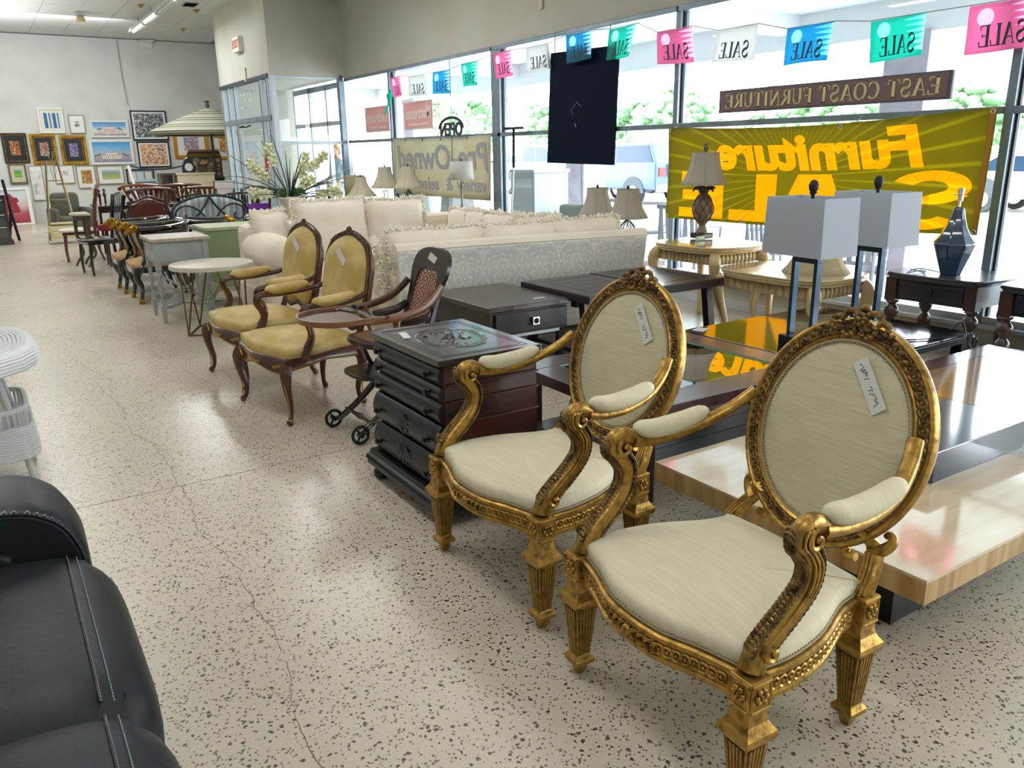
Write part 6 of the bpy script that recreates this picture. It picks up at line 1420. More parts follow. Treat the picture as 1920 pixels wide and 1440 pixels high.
t = thing('grey_side_table', 'grey painted side table with turned legs and crossed stretchers', 'side table', (1.5, 8.2, 0))
M().b(-.26, .26, -.3, .28, .755, .785).obj('top', m_grt, t, smooth=0, bevel=.005); M().b(-.225, .225, -.255, .235, .55, .755).obj('box', m_grp, t, smooth=0, bevel=.003)
M().b(-.2, .2, -.262, -.255, .57, .74).obj('side_panel', m_grp, t, smooth=0, bevel=.003); M().b(-.235, -.225, -.22, .2, .58, .73).obj('drawer', m_grp, t, smooth=0, bevel=.003)
for sx_, sy_ in ((1, 1), (-1, 1), (1, -1), (-1, -1)):
    x, y = sx_*.215, sy_*.24-.01; q = M(); q.b(x-.024, x+.024, y-.024, y+.024, .5, .755); q.b(x-.024, x+.024, y-.024, y+.024, .1, .17)
    q.lathe([(.022, .5), (.026, .49), (.014, .475), (.022, .455), (.014, .435), (.02, .4), (.022, .34), (.016, .3), (.022, .275), (.013, .25), (.021, .21), (.016, .18), (.024, .17)], (x, y, 0), 10); q.lathe([(.014, 0), (.016, .02), (.022, .07), (.016, .1)], (x, y, 0), 10); q.obj('turned_leg', m_grp, t, smooth=40)
for s_ in (-1, 1):
    M().tube([(-.2, -s_*.23, .14), (.2, s_*.23, .14)], .018, 4, rot=pi/4).obj('crossed_stretcher', m_grp, t, smooth=0)
    M().tube([(-s_*.205, -.25, .17), (s_*.205, -.25, .45)], .014, 4, rot=pi/4).obj('crossed_brace', m_grp, t, smooth=0)
m_grn = mat('sage green paint', '7d9268', .5, col2='8a9e74', scale=1.5); m_grl = mat('pale sage', 'aeb596', .5)
t = thing('green_commode', 'sage green bombe commode with bulging drawer fronts, side panel toward the viewer', 'chest of drawers', (1.85, 8.53, 0))
M().b(0, .62, -.02, .58, .775, .81).obj('top', m_grl, t, smooth=0, bevel=.006)
pr = cat([(.02, .775), (.0, .74), (-.03, .68), (-.045, .6), (-.02, .5), (.03, .4), (.05, .3), (.04, .2), (-.01, .1), (-.05, .03)], 3); pr = [(p[0], p[1]) for p in pr]
M().prism(pr+[(.0, .03), (.09, .2), (.6, .2), (.6, .775)], 'Y', .0, .56).obj('body', m_grn, t, smooth=30)
for z0, z1 in ((.62, .76), (.46, .61), (.31, .45)):
    seg = [p for p in pr if z0 <= p[1] <= z1]; d = M().prism([(p[0]-.012, p[1]) for p in seg]+[(seg[-1][0]+.02, seg[-1][1]), (seg[0][0]+.02, seg[0][1])], 'Y', .05, .51).obj('drawer', m_grl, t, smooth=30)
    for y in (.15, .41): M().ball((seg[len(seg)//2][0]-.02, y, (z0+z1)/2), .014, 8, 6).obj('knob', m_dark, d)
for y in (.03, .53): M().tube([(.06, y, .25), (.02, y, .15), (-.03, y, .06), (-.06, y, .015)], [.04, .032, .022, .02], 8, sm=3).obj('front_leg', m_grl, t); M().tube([(.57, y, .25), (.58, y, .02)], [.035, .02], 8).obj('back_leg', m_grn, t)
# black and gold tub chairs with ram heads
m_ebo = mat('black gloss', '0c1119', .12, coat=1); m_tan = mat('tan velvet', 'b8986a', .75, col2='a88659', scale=5); m_gold = mat('bright gold', 'b58a1e', .3, .85, col2='7a5810', scale=18)
def ram_chair(loc, rz, label):
    t = thing('ram_head_chair', label, 'chair', loc, rz, 'black and gold ram-head tub chairs')
    out = cat([(-.27, -.27), (0, -.3), (.27, -.27), (.29, -.05), (.25, .17), (.12, .28), (-.12, .28), (-.25, .17), (-.29, -.05)], 4, True); out = [(p[0], p[1]) for p in out]
    M().prism(out, 'Z', .33, .39).obj('seat_rail', m_ebo, t, smooth=35)
    M().pad(out, .39, .04, .05, .12, 5, puff=0).obj('seat', m_tan, t, smooth=80)
    def pth(z, k=1.0): return [(-.265*k, -.19, z), (-.285*k, -.02, z), (-.26*k, .18, z+.01), (-.14*k, .3, z+.03), (0, .33*k, z+.04), (.14*k, .3, z+.03), (.26*k, .18, z+.01), (.285*k, -.02, z), (.265*k, -.19, z)]
    M().tube(pth(.785), .024, 8, sm=4, asp=1.3, upv=(0, 0, 1)).obj('top_rail', m_ebo, t); M().tube(pth(.755, .97), .009, 6, sm=4, asp=1.6, upv=(0, 0, 1)).obj('gold_band', m_gold, t)
    lo = cat([(p[0], p[1], p[2]) for p in pth(.41)], 4); hi = cat([(p[0], p[1], p[2]) for p in pth(.75)], 4)
    for nm, m_, o in (('tub_inside', m_tan, .0), ('tub_shell', m_ebo, .02)):
        n_ = len(lo); q = M(); vs = [(p[0]*(1+o*2)*(.93), (p[1]+o), p[2]) for p in lo]+[(p[0]*(1+o*2), p[1]+o, p[2]) for p in hi]; q.add(vs, [(i, i+1, n_+i+1, n_+i) for i in range(n_-1)]); q.obj(nm, m_, t, smooth=60, solid=.012)
    for s_ in (-1, 1):
        M().tube([(s_*.265, -.21, .76), (s_*.268, -.2, .66), (s_*.27, -.16, .52), (s_*.27, -.19, .42), (s_*.265, -.25, .36)], [.028, .03, .032, .036, .036], 8, sm=4, asp=.7, upv=(1, 0, 0)).obj('front_upright', m_ebo, t)
        q = M(); q.ball((s_*.265, -.235, .79), (.032, .05, .034), 10, 8); q.tube([(s_*.265, -.26, .78), (s_*.265, -.31, .75), (s_*.265, -.325, .735)], [.03, .022, .014], 8, sm=2)
        for e in (-1, 1): q.tube([(s_*.265+e*.022, -.24, .815), (s_*.265+e*.045, -.215, .81), (s_*.265+e*.052, -.225, .775), (s_*.265+e*.05, -.255, .765), (s_*.265+e*.048, -.265, .785)], [.014, .014, .011, .009, .006], 7, sm=4)
        q.obj('ram_head', m_gold, t)
        P = [(s_*.25, -.25, .36), (s_*.255, -.265, .27), (s_*.25, -.225, .17), (s_*.25, -.24, .08), (s_*.25, -.245, .04)]
        l = M().tube(P, [.042, .036, .024, .02, .02], 8, sm=4).obj('hoof_leg', m_ebo, t); M().lathe([(.03, 0), (.032, .01), (.024, .045), (.02, .05)], (s_*.25, -.247, 0), 10).obj('gold_hoof', m_gold, l)
        M().tube([(s_*.2, .2, .36), (s_*.21, .24, .18), (s_*.22, .3, .01)], [.034, .026, .02], 8, sm=3).obj('back_leg', m_ebo, t)
    return t
r1 = ram_chair((1.53, 9.45, 0), R(-90), 'black tub chair with gold ram heads and tan seat beside the grey side table')
dup(r1, (1.5, 10.3, 0), R(-90), 'black tub chair with gold ram heads and tan seat, the farther one')
r1b = dup(r1, (1.96, 9.45, 0), R(80), 'black tub chair with gold ram heads turned away behind the grey side table'); r1b.location = (2.2, 9.85, 0)
# generic dining chairs
m_mah = mat('mahogany', '6a2d16', .3, col2='4a1c10', scale=4, stretch=(1, 1, 4), coat=.4); m_mah2 = mat('dark red mahogany', '3a140e', .3, col2='2a0e0b', scale=4, coat=.4); m_mah3 = mat('orange mahogany', '8a3d1c', .28, col2='642812', scale=4, stretch=(1, 1, 4), coat=.4)
def dining(loc, rz, label, style, m_, seatm=None, h=1.03, group=None):
    t = thing('dining_chair', label, 'chair', loc, rz, group); seatm = seatm or m_
    for s_ in (-1, 1):
        M().tube([(s_*.21, -.2, .44), (s_*.215, -.22, .2), (s_*.21, -.215, 0)], [.026, .02, .016], 6, sm=3).obj('front_leg', m_, t)
        M().tube([(s_*.19, .2, .45), (s_*.19, .22, .2), (s_*.2, .28, 0)], [.022, .02, .016], 6, sm=3).obj('back_leg', m_, t)
        M().tube([(s_*.19, .2, .44), (s_*.2, .23, .7), (s_*(.225 if style != 'bow' else .3), .3, h-.03)], [.026, .022, .026], 6, sm=3).obj('back_post', m_, t)
    M().prism([(-.24, -.24), (.24, -.24), (.2, .22), (-.2, .22)], 'Z', .4, .445).obj('seat_frame', m_, t, smooth=0, bevel=.006)
    M().pad([tuple(p) for p in cat([(-.23, -.24), (.23, -.24), (.195, .2), (-.195, .2)], 5, True)][:], .445, .03, .02, .1, 4, puff=0).obj('seat', seatm, t, smooth=60)
    if style == 'bow':
        q = M(); q.tube([(-.36, .3, h-.07), (-.33, .31, h-.02), (-.18, .32, h-.005), (0, .325, h+.0), (.18, .32, h-.005), (.33, .31, h-.02), (.36, .3, h-.07)], [.02, .036, .05, .064, .05, .036, .02], 8, sm=4, asp=.45, upv=(0, 1, 0))
        for s_ in (-1, 1): q.torus((s_*.355, .3, h-.06), .024, .014, (1, 0, 0), (0, 0, 1), 10, 5)
        q.obj('crest_rail', m_, t)
        for k in range(5): x = -.17+.085*k; M().tube([(x*.45, .215, .5), (x*.6, .25, .75), (x, .31, h-.03)], [.014, .016, .026], 5, sm=3, asp=1.3).obj('splat_bar', m_, t)
        M().tube([(-.19, .21, .52), (.19, .21, .52)], .014, 6).obj('lower_rail', m_, t)
    elif style == 'balloon':
        q = M(); q.tube([(-.16, .22, .55), (-.24, .26, .72), (-.23, .29, .87), (-.12, .31, h-.05), (0, .315, h-.01), (.12, .31, h-.05), (.23, .29, .87), (.24, .26, .72), (.16, .22, .55)], .028, 8, sm=5, asp=.7, upv=(0, 1, 0)).obj('hoop', m_, t)
        M().prism([tuple(p)[:2] for p in cat([(-.16, .73), (-.18, .85), (-.1, .95), (0, .97), (.1, .95), (.18, .85), (.16, .73)], 3)], 'Y', .27, .285).obj('padded_back', mat('oxblood', '5a2418', .4), t, smooth=0)
        q = M(); [q.ball((.028*k, .285, h-.03-.01*abs(k)), (.02, .02, .016), 6, 4) for k in range(-3, 4)]; q.obj('carving', m_, t)
    elif style == 'spindle':
        M().tube([(-.22, .3, h-.04), (0, .33, h), (.22, .3, h-.04)], .016, 6, sm=4).obj('crest_rail', m_, t)
        for k in range(6): x = -.16+.064*k; M().tube([(x*.9, .2, .46), (x*1.1, .31, h-.02)], .007, 5).obj('spindle', m_, t)
    elif style == 'slat':
        for z in (h-.03, h-.2): M().tube([(-.21, .28, z-.0), (0, .31, z+.02), (.21, .28, z)], .022, 6, sm=4, asp=.5, upv=(0, 1, 0)).obj('cross_rail', m_, t)
        for k in range(4): x = -.13+.087*k; M().tube([(x, .25, .55), (x, .3, h-.04)], .011, 5).obj('slat', m_, t)
    elif style == 'urn':
        M().tube([(-.23, .3, h-.05), (-.12, .32, h), (0, .33, h+.01), (.12, .32, h), (.23, .3, h-.05)], [.014, .026, .03, .026, .014], 8, sm=4, asp=.5, upv=(0, 1, 0)).obj('crest_rail', m_, t)
        M().prism([(-.03, .48), (-.05, .6), (-.02, .72), (-.07, .88), (-.05, h-.02), (.05, h-.02), (.07, .88), (.02, .72), (.05, .6), (.03, .48)], 'Y', .275, .29).obj('splat', m_, t, smooth=0)
    elif style == 'high':
        M().b(-.2, .2, .25, .29, .55, h).obj('back_panel', seatm, t, smooth=0, bevel=.02); M().tube([(-.24, .3, h-.03), (0, .34, h+.04), (.24, .3, h-.03)], [.02, .035, .02], 8, sm=3, asp=.6, upv=(0, 1, 0)).obj('crest_rail', m_, t)
    return t
g1 = 'mahogany bow-back dining chairs'
dining((2.55, 16.2, 0), R(165), 'mahogany dining chair with a scrolled crest, leftmost of the four behind the tables', 'bow', m_mah3, group=g1)
dining((2.45, 14.2, 0), R(150), 'mahogany dining chair with fan splat, front one of the four red-brown chairs', 'bow', m_mah, group=g1)
dining((3.1, 15.7, 0), R(170), 'mahogany dining chair whose crest shows between the two front ones', 'bow', m_mah, group=g1)
dining((3.22, 14.0, 0), R(150), 'mahogany dining chair with fan splat, right one in front of the white cabinet', 'bow', m_mah, group=g1)
dining((1.95, 12.1, 0), R(-10), 'dark balloon-back chair with oxblood pad, the farther of two', 'balloon', m_mah2, h=.98)
dining((1.75, 11.15, 0), R(-15), 'dark balloon-back chair with oxblood pad just behind the ram-head chairs', 'balloon', m_mah2, h=.98)
dining((1.3, 12.15, 0), R(-80), 'black high-back chair seen from the side beside the ram-head chairs', 'spindle', m_ebo, h=1.05)
dining((1.22, 13.95, 0), R(-95), 'mahogany high-back chair with cream pad, seen from the side behind the demilune table', 'high', m_mah, mat('cream pad', 'd8d2c2', .7), h=1.08)
dining((2.62, 12.15, 0), R(160), 'black spindle-back chair leaning by the mahogany chairs', 'spindle', m_ebo, h=1.0)
dining((3.25, 11.95, 0), R(150), 'black slat-back chair left of the purple board', 'slat', m_ebo, h=1.02)
dining((3.35, 12.6, 0), R(170), 'black slat-back chair beside the flower urn', 'slat', m_ebo, h=.98)
dining((3.95, 14.0, 0), R(165), 'dark mahogany urn-splat chair left of the flower arrangement', 'urn', m_mah2, h=1.0)
dining((4.0, 11.7, 0), R(200), 'black chair right of the flower urn, small and low', 'slat', m_ebo, h=.95)
# tables among them
plain_table('dining_table', 'long dark red mahogany dining table below the scrolled chairs', 1.55, 3.6, 14.55, 15.35, .76, m_mah2)
plain_table('dining_table', 'dark writing table with a pale top edge behind the balloon-back chairs', 1.75, 2.9, 12.75, 13.4, .76, m_esp)
t = thing('demilune_table', 'half-round console table with a pale top and curved brown legs', 'console table', (1.28, 13.1, 0))
m_ol = mat('olive brown', '4f4630', .4); M().prism([(.24*cos(a), .3*sin(a)) for a in [pi/2+pi*k/14 for k in range(15)]], 'Z', .73, .755).obj('top', m_marb, t, smooth=0); M().prism([(.21*cos(a), .27*sin(a)) for a in [pi/2+pi*k/14 for k in range(15)]], 'Z', .66, .73).obj('apron', m_ol, t, smooth=0)
for y in (-.24, 0, .24): x = -.18 if y == 0 else -.04; M().tube([(x, y, .68), (x-.0, y*1.05, .4), (x+.05, y*.7, .2), (x-.02, y*.75, .1), (x-.07, y*.9, .01)], [.03, .022, .018, .016, .014], 6, sm=4).obj('curved_leg', m_ol, t)
# pair of small salt shakers + red things on the table
for k, (x, y, lab) in enumerate(((1.65, 14.75, 'small dark candlestick at the left end of the red table'), (1.75, 14.95, 'second small dark candlestick on the red table'))):
    t = thing('candlestick', lab, 'candlestick', (x, y, .76), 0, 'candlesticks on the red table'); M().lathe([(.05, 0), (.02, .02), (.016, .12), (.03, .16), (.012, .22)], n=10).obj('stem', m_mah2, t); M().lathe([(.02, .22), (.024, .25), (.01, .26)], n=8).obj('cup', m_mah2, t)
for k, (x, y) in enumerate(((1.52, 12.95), (1.75, 12.55), )):
    t = thing('red_stool', ('red velvet stool under the writing table, left one', 'red velvet stool under the writing table, nearer one')[k], 'stool', (x, y, 0), 0, 'red velvet stools'); M().lathe([(.14, .5), (.17, .53), (.16, .58), (.05, .6)], n=16).obj('seat', mat('red velvet', '8a1626', .7), t)
    for a in range(3): M().tube([(.1*cos(a*2.1), .1*sin(a*2.1), .52), (.15*cos(a*2.1), .15*sin(a*2.1), 0)], .015, 6).obj('leg', m_mah2, t)
# iron headboard with a striped throw behind the green commode
m_irn = mat('blackened iron', '1a2a30', .4, .4)
t = thing('iron_bench_back', 'black iron scrollwork bench back with a striped grey throw, above the green commode', 'bench', (2.5, 11.0, 0), R(8))
q = M(); q.tube([(-.5, 0, .82), (-.42, 0, .92), (-.2, 0, 1.0), (0, 0, 1.015), (.2, 0, 1.0), (.42, 0, .92), (.5, 0, .82)], .016, 8, sm=5).obj('top_rail', m_irn, t)
for s_ in (-1, 1):
    M().tube([(0, 0, 1.0), (s_*.08, 0, .88), (s_*.2, 0, .75), (s_*.3, 0, .68)], .014, 6, sm=4).obj('crossing_bar', m_irn, t)
    M().tube([(s_*.04, 0, .7), (s_*.16, 0, .84), (s_*.3, 0, .9), (s_*.42, 0, .86), (s_*.45, 0, .76), (s_*.38, 0, .7), (s_*.31, 0, .73), (s_*.33, 0, .79)], .012, 6, sm=4).obj('scroll', m_irn, t)
    M().tube([(s_*.5, 0, .84), (s_*.5, 0, 0)], .016, 8).obj('post', m_irn, t); M().tube([(s_*.5, -.45, .42), (s_*.5, -.45, 0)], .016, 8).obj('front_leg', m_irn, t)
M().tube([(-.5, 0, .66), (.5, 0, .66)], .012, 6).obj('lower_rail', m_irn, t); M().b(-.52, .52, -.47, .02, .4, .43).obj('seat', m_irn, t, smooth=0)
def stripes(n_, cols, sc, ax='X'):
    m = bpy.data.materials.new(n_); m.use_nodes = True; tt = m.node_tree; n = tt.nodes; L = tt.links; b = n['Principled BSDF']; b.inputs['Roughness'].default_value = .8
    c = n.new('ShaderNodeTexCoord'); s = n.new('ShaderNodeSeparateXYZ'); L.new(c.outputs['Object'], s.inputs[0]); k = n.new('ShaderNodeMath'); k.operation = 'MULTIPLY'; k.inputs[1].default_value = sc; L.new(s.outputs[ax], k.inputs[0])
    f = n.new('ShaderNodeMath'); f.operation = 'FRACT'; L.new(k.outputs[0], f.inputs[0]); r = n.new('ShaderNodeValToRGB'); r.color_ramp.interpolation = 'CONSTANT'; e = r.color_ramp.elements
    while len(e) < len(cols): e.new(.5)
    for i, cc in enumerate(cols): e[i].position = i/len(cols); e[i].color = lin(cc)
    L.new(f.outputs[0], r.inputs[0]); L.new(r.outputs[0], b.inputs['Base Color']); return m
th = M().grid(lambda u, v: (-.45+.9*u, .03+.04*sin(u*9)*.4+.05*v, 1.01-.55*v-.1*(2*u-1)**2), 14, 8).obj('throw', stripes('throw stripes', ['b9c0b4', '8f8aa0', 'a9c0b8', 'c9cabd', '7fa39a', '9c94a8'], 6), smooth=80, solid=.01)
tag(th, 'striped grey-green throw hung over the back of the black iron bench', 'throw', loc=(2.5, 11.03, 0), rz=R(8))
t = thing('purple_board', 'bright purple board leaning by the black slat chairs, near the cream sofa', 'board', (3.2, 11.3, 0), R(5)); M().box((0, 0, .44), (.34, .03, .86), rx=-.12).obj('panel', mat('purple', '6a1f96', .6), t, smooth=0, bevel=.004); M().box((0, .02, .03), (.36, .04, .05)).obj('foot_rail', m_ebo, t, smooth=0)
t = thing('pale_easel', 'pale pinkish wooden board chair-back standing above the black slat chairs', 'easel', (3.2, 13.0, 0), R(5))
M().box((0, .0, 1.08), (.3, .03, .12)).obj('top_board', mat('pale pink wood', 'c9bdb9', .6), t, smooth=0, bevel=.005); M().box((0, 0, .9), (.24, .02, .24), taper=.8).obj('panel', mat('pale pink wood', 'c9bdb9', .6), t, smooth=0)
for s_ in (-1, 1): M().tube([(s_*.15, 0, 1.14), (s_*.12, .05, 0)], .014, 6).obj('leg', m_ebo, t)
# white cabinet with shelf and things on it (far)
t = thing('white_cabinet', 'cream box cabinet with an open side shelf, behind the mahogany chairs', 'cabinet', (4.0, 19.3, 0))
m_cc = mat('cream cabinet', 'd6ceb0', .6); M().b(-.28, .5, -.25, .25, .04, 1.12).obj('carcass', m_cc, t, smooth=0, bevel=.008); M().b(-.3, .52, -.27, .27, 1.12, 1.16).obj('top', m_cc, t, smooth=0, bevel=.005)
M().b(-.62, -.3, -.2, .2, 1.12, 1.16).obj('side_top', m_ol, t, smooth=0); M().b(-.62, -.59, -.2, .2, .04, 1.12).obj('side_panel', m_ol, t, smooth=0); M().b(-.59, -.3, .17, .2, .04, 1.12).obj('back_panel', m_mah2, t, smooth=0); M().b(-.29, .51, -.262, -.25, .48, .52).obj('blue_band', mat('teal band', '1f5a7a', .5), t, smooth=0)
t = thing('mantel_clock', 'small black round-topped clock with a white dial on the cream cabinet', 'clock', (4.0, 19.2, 1.16)); M().prism([(-.14, 0), (-.14, .12), (-.07, .3), (0, .34), (.07, .3), (.14, .12), (.14, 0)], 'Y', -.04, .04).obj('case', m_ebo, t, smooth=0, bevel=.01); M().lathe([(.085, -.045), (.085, -.04)], (0, 0, .12), 20, axis='Y').obj('dial', mat('dial', 'e4e4e0', .5), t); M().b(-.002, .002, -.048, -.046, .12, .18).obj('hand', m_dark, t, smooth=0)
t = thing('small_box', 'small brown box beside the black clock on the cream cabinet', 'box', (4.3, 19.25, 1.16)); M().b(-.1, .1, -.08, .08, 0, .14).obj('box_body', m_ol, t, smooth=0, bevel=.005); M().b(-.11, .11, -.09, .09, .14, .17).obj('lid', m_mah2, t, smooth=0)
t = thing('leaning_pictures', '', '', (0, 0, 0)); bpy.data.objects.remove(t)
for k in range(4):
    t = thing('leaning_frame', ('brown framed picture leaning at the front of the stack on the cream cabinet', 'gilt edged frame second in the leaning stack', 'dark edged frame third in the leaning stack', 'brown frame at the back of the leaning stack')[k], 'picture frame', (4.85+.03*k, 21.4+.12*k, 1.0), R(-8), 'frames leaning together at the back')
    m_ = (m_ol, m_gold, m_mah2, mat('brown frame', '7a5a3a', .4))[k]; w_, h_ = .82-.03*k, .52+.05*k
    q = M(); q.b(-w_/2, w_/2, -.02, .02, 0, .05); q.b(-w_/2, w_/2, -.02, .02, h_-.05, h_); q.b(-w_/2, -w_/2+.05, -.02, .02, .05, h_-.05); q.b(w_/2-.05, w_/2, -.02, .02, .05, h_-.05); q.obj('frame', m_, t, smooth=0, bevel=.004); M().b(-w_/2+.05, w_/2-.05, .0, .01, .05, h_-.05).obj('picture', art('lean%d' % k, ['c98a4a', '3a4a52', '8a6a4a', 'a8b0a8'], 4), t, smooth=0)
plain_table('long_bench', 'low dark bench against the far wall under the leaning frames', 4.46, 5.3, 21.3, 21.95, 1.0, m_ol, 'bench')
# swing seat with grey and black cushions (far)
t = thing('garden_bench', 'white framed garden seat with a curved canopy bar, far back by the wall', 'garden seat', (3.75, 21.0, 0))
for s_ in (-1, 1): M().tube([(s_*.55, -.3, 0), (s_*.6, .0, .7), (s_*.66, .25, 1.32)], .035, 6, sm=3).obj('side_frame', m_wht, t); M().tube([(s_*.55, .45, 0), (s_*.6, .15, .6)], .03, 6).obj('rear_strut', m_wht, t)
M().tube([(-.66, .25, 1.32), (-.3, .25, 1.24), (0, .25, 1.22), (.3, .25, 1.24), (.66, .25, 1.32)], .02, 6, sm=4).obj('canopy_bar', m_blk, t); M().b(-.56, .56, -.25, .25, .42, .47).obj('seat', m_wht, t, smooth=0, bevel=.01)
for k in range(5): M().b(-.52, .52, .2, .22, .55+.1*k, .61+.1*k).obj('back_slat', mat('pale teal slat', 'a9c4c4', .6), t, smooth=0)
for k, (x, c, lab) in enumerate(((-.22, '85858c', 'grey cushion on the white garden seat'), (.3, '16181c', 'black cushion on the white garden seat'))):
    t = thing('scatter_cushion', lab, 'cushion', (3.75+x, 21.12, .68), 0); M().pillow(.44, .42, .14, 10, Matrix.Rotation(-.15, 4, 'X') @ Matrix.Translation((0, -.02, .0)), seed=k).obj('cover', mat('cushion '+c, c, .8), t, smooth=80); t.location.z = .7+.0
    q = M(); q.tube([(-.21, -.0, -.2), (-.21, -.0, .2), (.21, -.0, .2), (.21, 0, -.2)], .008, 5).obj('piping', m_blk, t)
# umbrella
t = thing('garden_umbrella', 'striped beige and blue garden umbrella opened by the far end of the entrance', 'umbrella', (4.72, 19.7, 0))
M().tube([(0, 0, 0), (-.05, 0, 2.62)], .022, 8).obj('pole', m_blk, t); M().lathe([(.25, 0), (.25, .05), (.05, .09), (.04, .25)], n=20).obj('base', m_blk, t)
q = M(); R0 = 1.28; vs = [(-.05, 0, 2.55)]
for i in range(1, 6):
    for j in range(48):
        a = 2*pi*j/48; f = i/5; sc = 1-.06*abs(sin(4*a))*f; vs.append((-.05+R0*f*sc*cos(a), R0*f*sc*sin(a), 2.55-.50*f**1.15+.0*f))
ring = [( -.05+R0*(1-.06*abs(sin(4*2*pi*j/48)))*1.0*cos(2*pi*j/48), R0*(1-.06*abs(sin(4*2*pi*j/48)))*sin(2*pi*j/48), 2.55-.5-.09) for j in range(48)]; vs += ring
q.add(vs, [(0, 1+j, 1+(j+1) % 48) for j in range(48)]+[(1+i*48+j, 1+(i+1)*48+j, 1+(i+1)*48+(j+1) % 48, 1+i*48+(j+1) % 48) for i in range(5) for j in range(48)])
q.obj('canopy', stripes('umbrella stripes', ['b0a684', '4e5a5a', 'b9b08e', '7f9496', 'a8a080', '56625f'], 7, 'Z'), t, smooth=30, solid=.004)
for j in range(8): a = 2*pi*j/8; M().tube([(-.05, 0, 2.05), (-.05+R0*.55*cos(a), R0*.55*sin(a), 2.25)], .008, 5).obj('rib', m_blk, t)
M().lathe([(.03, 2.55), (.05, 2.6), (.035, 2.66), (.06, 2.7)], (-.05, 0, 0), 10).obj('finial', m_ol, t)
# pyramid baker's rack
m_br = mat('antique brass', '8f8058', .35, .7); m_cream2 = mat('cream drawer', 'd6cf9e', .5)
t = thing('bakers_rack', 'tall tapering brass rack with scrolls and a cream drawer at the foot', 'rack', (1.22, 17.1, 0))
for s_ in (-1, 1):
    for y in (-.17, .17): M().tube([(s_*.24, y, .02), (s_*.09, y*.5, 1.46)], .014, 6).obj('upright', m_br, t)
for z in (.36, .78, 1.12): f = z/1.46; w_ = .24+(.09-.24)*f; d_ = .17+(.085-.17)*f; M().b(-w_, w_, -d_, d_, z-.008, z+.008).obj('shelf', m_br if z > .5 else m_cream2, t, smooth=0)
for s_ in (-1, 1):
    M().tube([(0, 0, 1.46), (s_*.03, 0, 1.52), (s_*.03, 0, 1.6), (s_*.075, 0, 1.64), (s_*.09, 0, 1.6), (s_*.06, 0, 1.58)], .008, 6, sm=4).obj('finial_scroll', m_br, t)
    for z in (.5, 1.2): M().tube([(s_*.02, -.12+.0, z+.22), (s_*.1*(1.5-z)*1.4, -.12, z+.1), (s_*.02, -.12, z), (s_*.1*(1.5-z), -.12, z-.06)], .006, 5, sm=4).obj('wire_scroll', m_br, t)
M().b(-.09, .09, -.085, .085, 1.44, 1.47).obj('cap', m_br, t, smooth=0)
d = M().b(-.23, .23, -.17, .17, .1, .32).obj('drawer_case', m_cream2, t, smooth=0, bevel=.004); q = M(); q.b(-.19, .19, -.178, -.17, .235, .3); q.obj('drawer', m_cream2, d, smooth=0, bevel=.003); M().b(-.19, .19, -.178, -.17, .12, .22).obj('drawer', m_cream2, d, smooth=0, bevel=.003)
for s_ in (-1, 1):
    for y in (-.17, .17): M().ball((s_*.24, y, .03), .03, 8, 6).obj('ball_foot', m_nick, t)
# grey armchair behind the rack
t = thing('grey_armchair', 'grey-green upholstered armchair behind the brass rack', 'armchair', (1.5, 18.7, 0), R(10)); t.scale = (.72, .8, .86); m_ = mat('grey green plush', '5a5c50', .85)
M().b(-.38, .38, -.4, .3, .1, .45).obj('seat', m_, t, smooth=0, bevel=.05); q = M(); bezier_box(q, -.36, .36, .15, .4, .4, .98, .1); q.obj('backrest', m_, t, smooth=70)
for s_ in (-1, 1): q = M(); bezier_box(q, s_*.42-.08, s_*.42+.08, -.38, .35, .1, .64, .07); q.obj('arm', m_, t, smooth=70)
for x in (-.3, .3):
    for y in (-.3, .25): M().tube([(x, y, .12), (x, y, 0)], .02, 6).obj('foot', m_mah2, t)
# black lacquer cabinet and folding thing at the left edge
t = thing('black_cabinet', 'black carved cabinet with drawers at the left edge, a white bird figure on it', 'cabinet', (.1, 17.7, 0)); M().b(-.3, .3, -.25, .25, .05, .86).obj('carcass', m_ebo, t, smooth=0, bevel=.01); M().b(-.33, .33, -.28, .28, .86, .9).obj('top', m_ebo, t, smooth=0, bevel=.01)
for z in (.12, .34, .6): M().b(-.26, .26, -.27, -.25, z, z+.2).obj('drawer', m_lac, t, smooth=0, bevel=.006)
M().b(-.33, .33, -.28, .28, 0, .06).obj('plinth', m_ebo, t, smooth=0)
t = thing('swan_figure', 'small white bird figure by the black cabinet at the left edge', 'figurine', (.12, 17.2, 0)); M().ball((0, 0, .3), (.07, .1, .07), 10, 8).obj('body', m_wht, t); M().tube([(0, -.06, .33), (0, -.13, .42), (0, -.1, .52), (0, -.14, .54)], [.03, .022, .018, .01], 6, sm=3).obj('neck', m_wht, t); M().lathe([(.06, 0), (.03, .03), (.025, .24)], n=10).obj('stand', m_ebo, t)
t = thing('black_rack', 'tall black wooden folding rack beside the black cabinet', 'rack', (.46, 18.3, 0))
for y in (-.16, .16): M().tube([(.08, y, 0), (.03, y, .5), (-.02, y, 1.14)], .026, 6).obj('upright', m_seal, t); M().tube([(-.08, y, 0), (.02, y, .55)], .022, 6).obj('strut', m_seal, t)
for z in (.3, .62, 1.05): M().tube([(.0, -.16, z), (.0, .16, z)], .018, 6).obj('rail', m_seal, t)

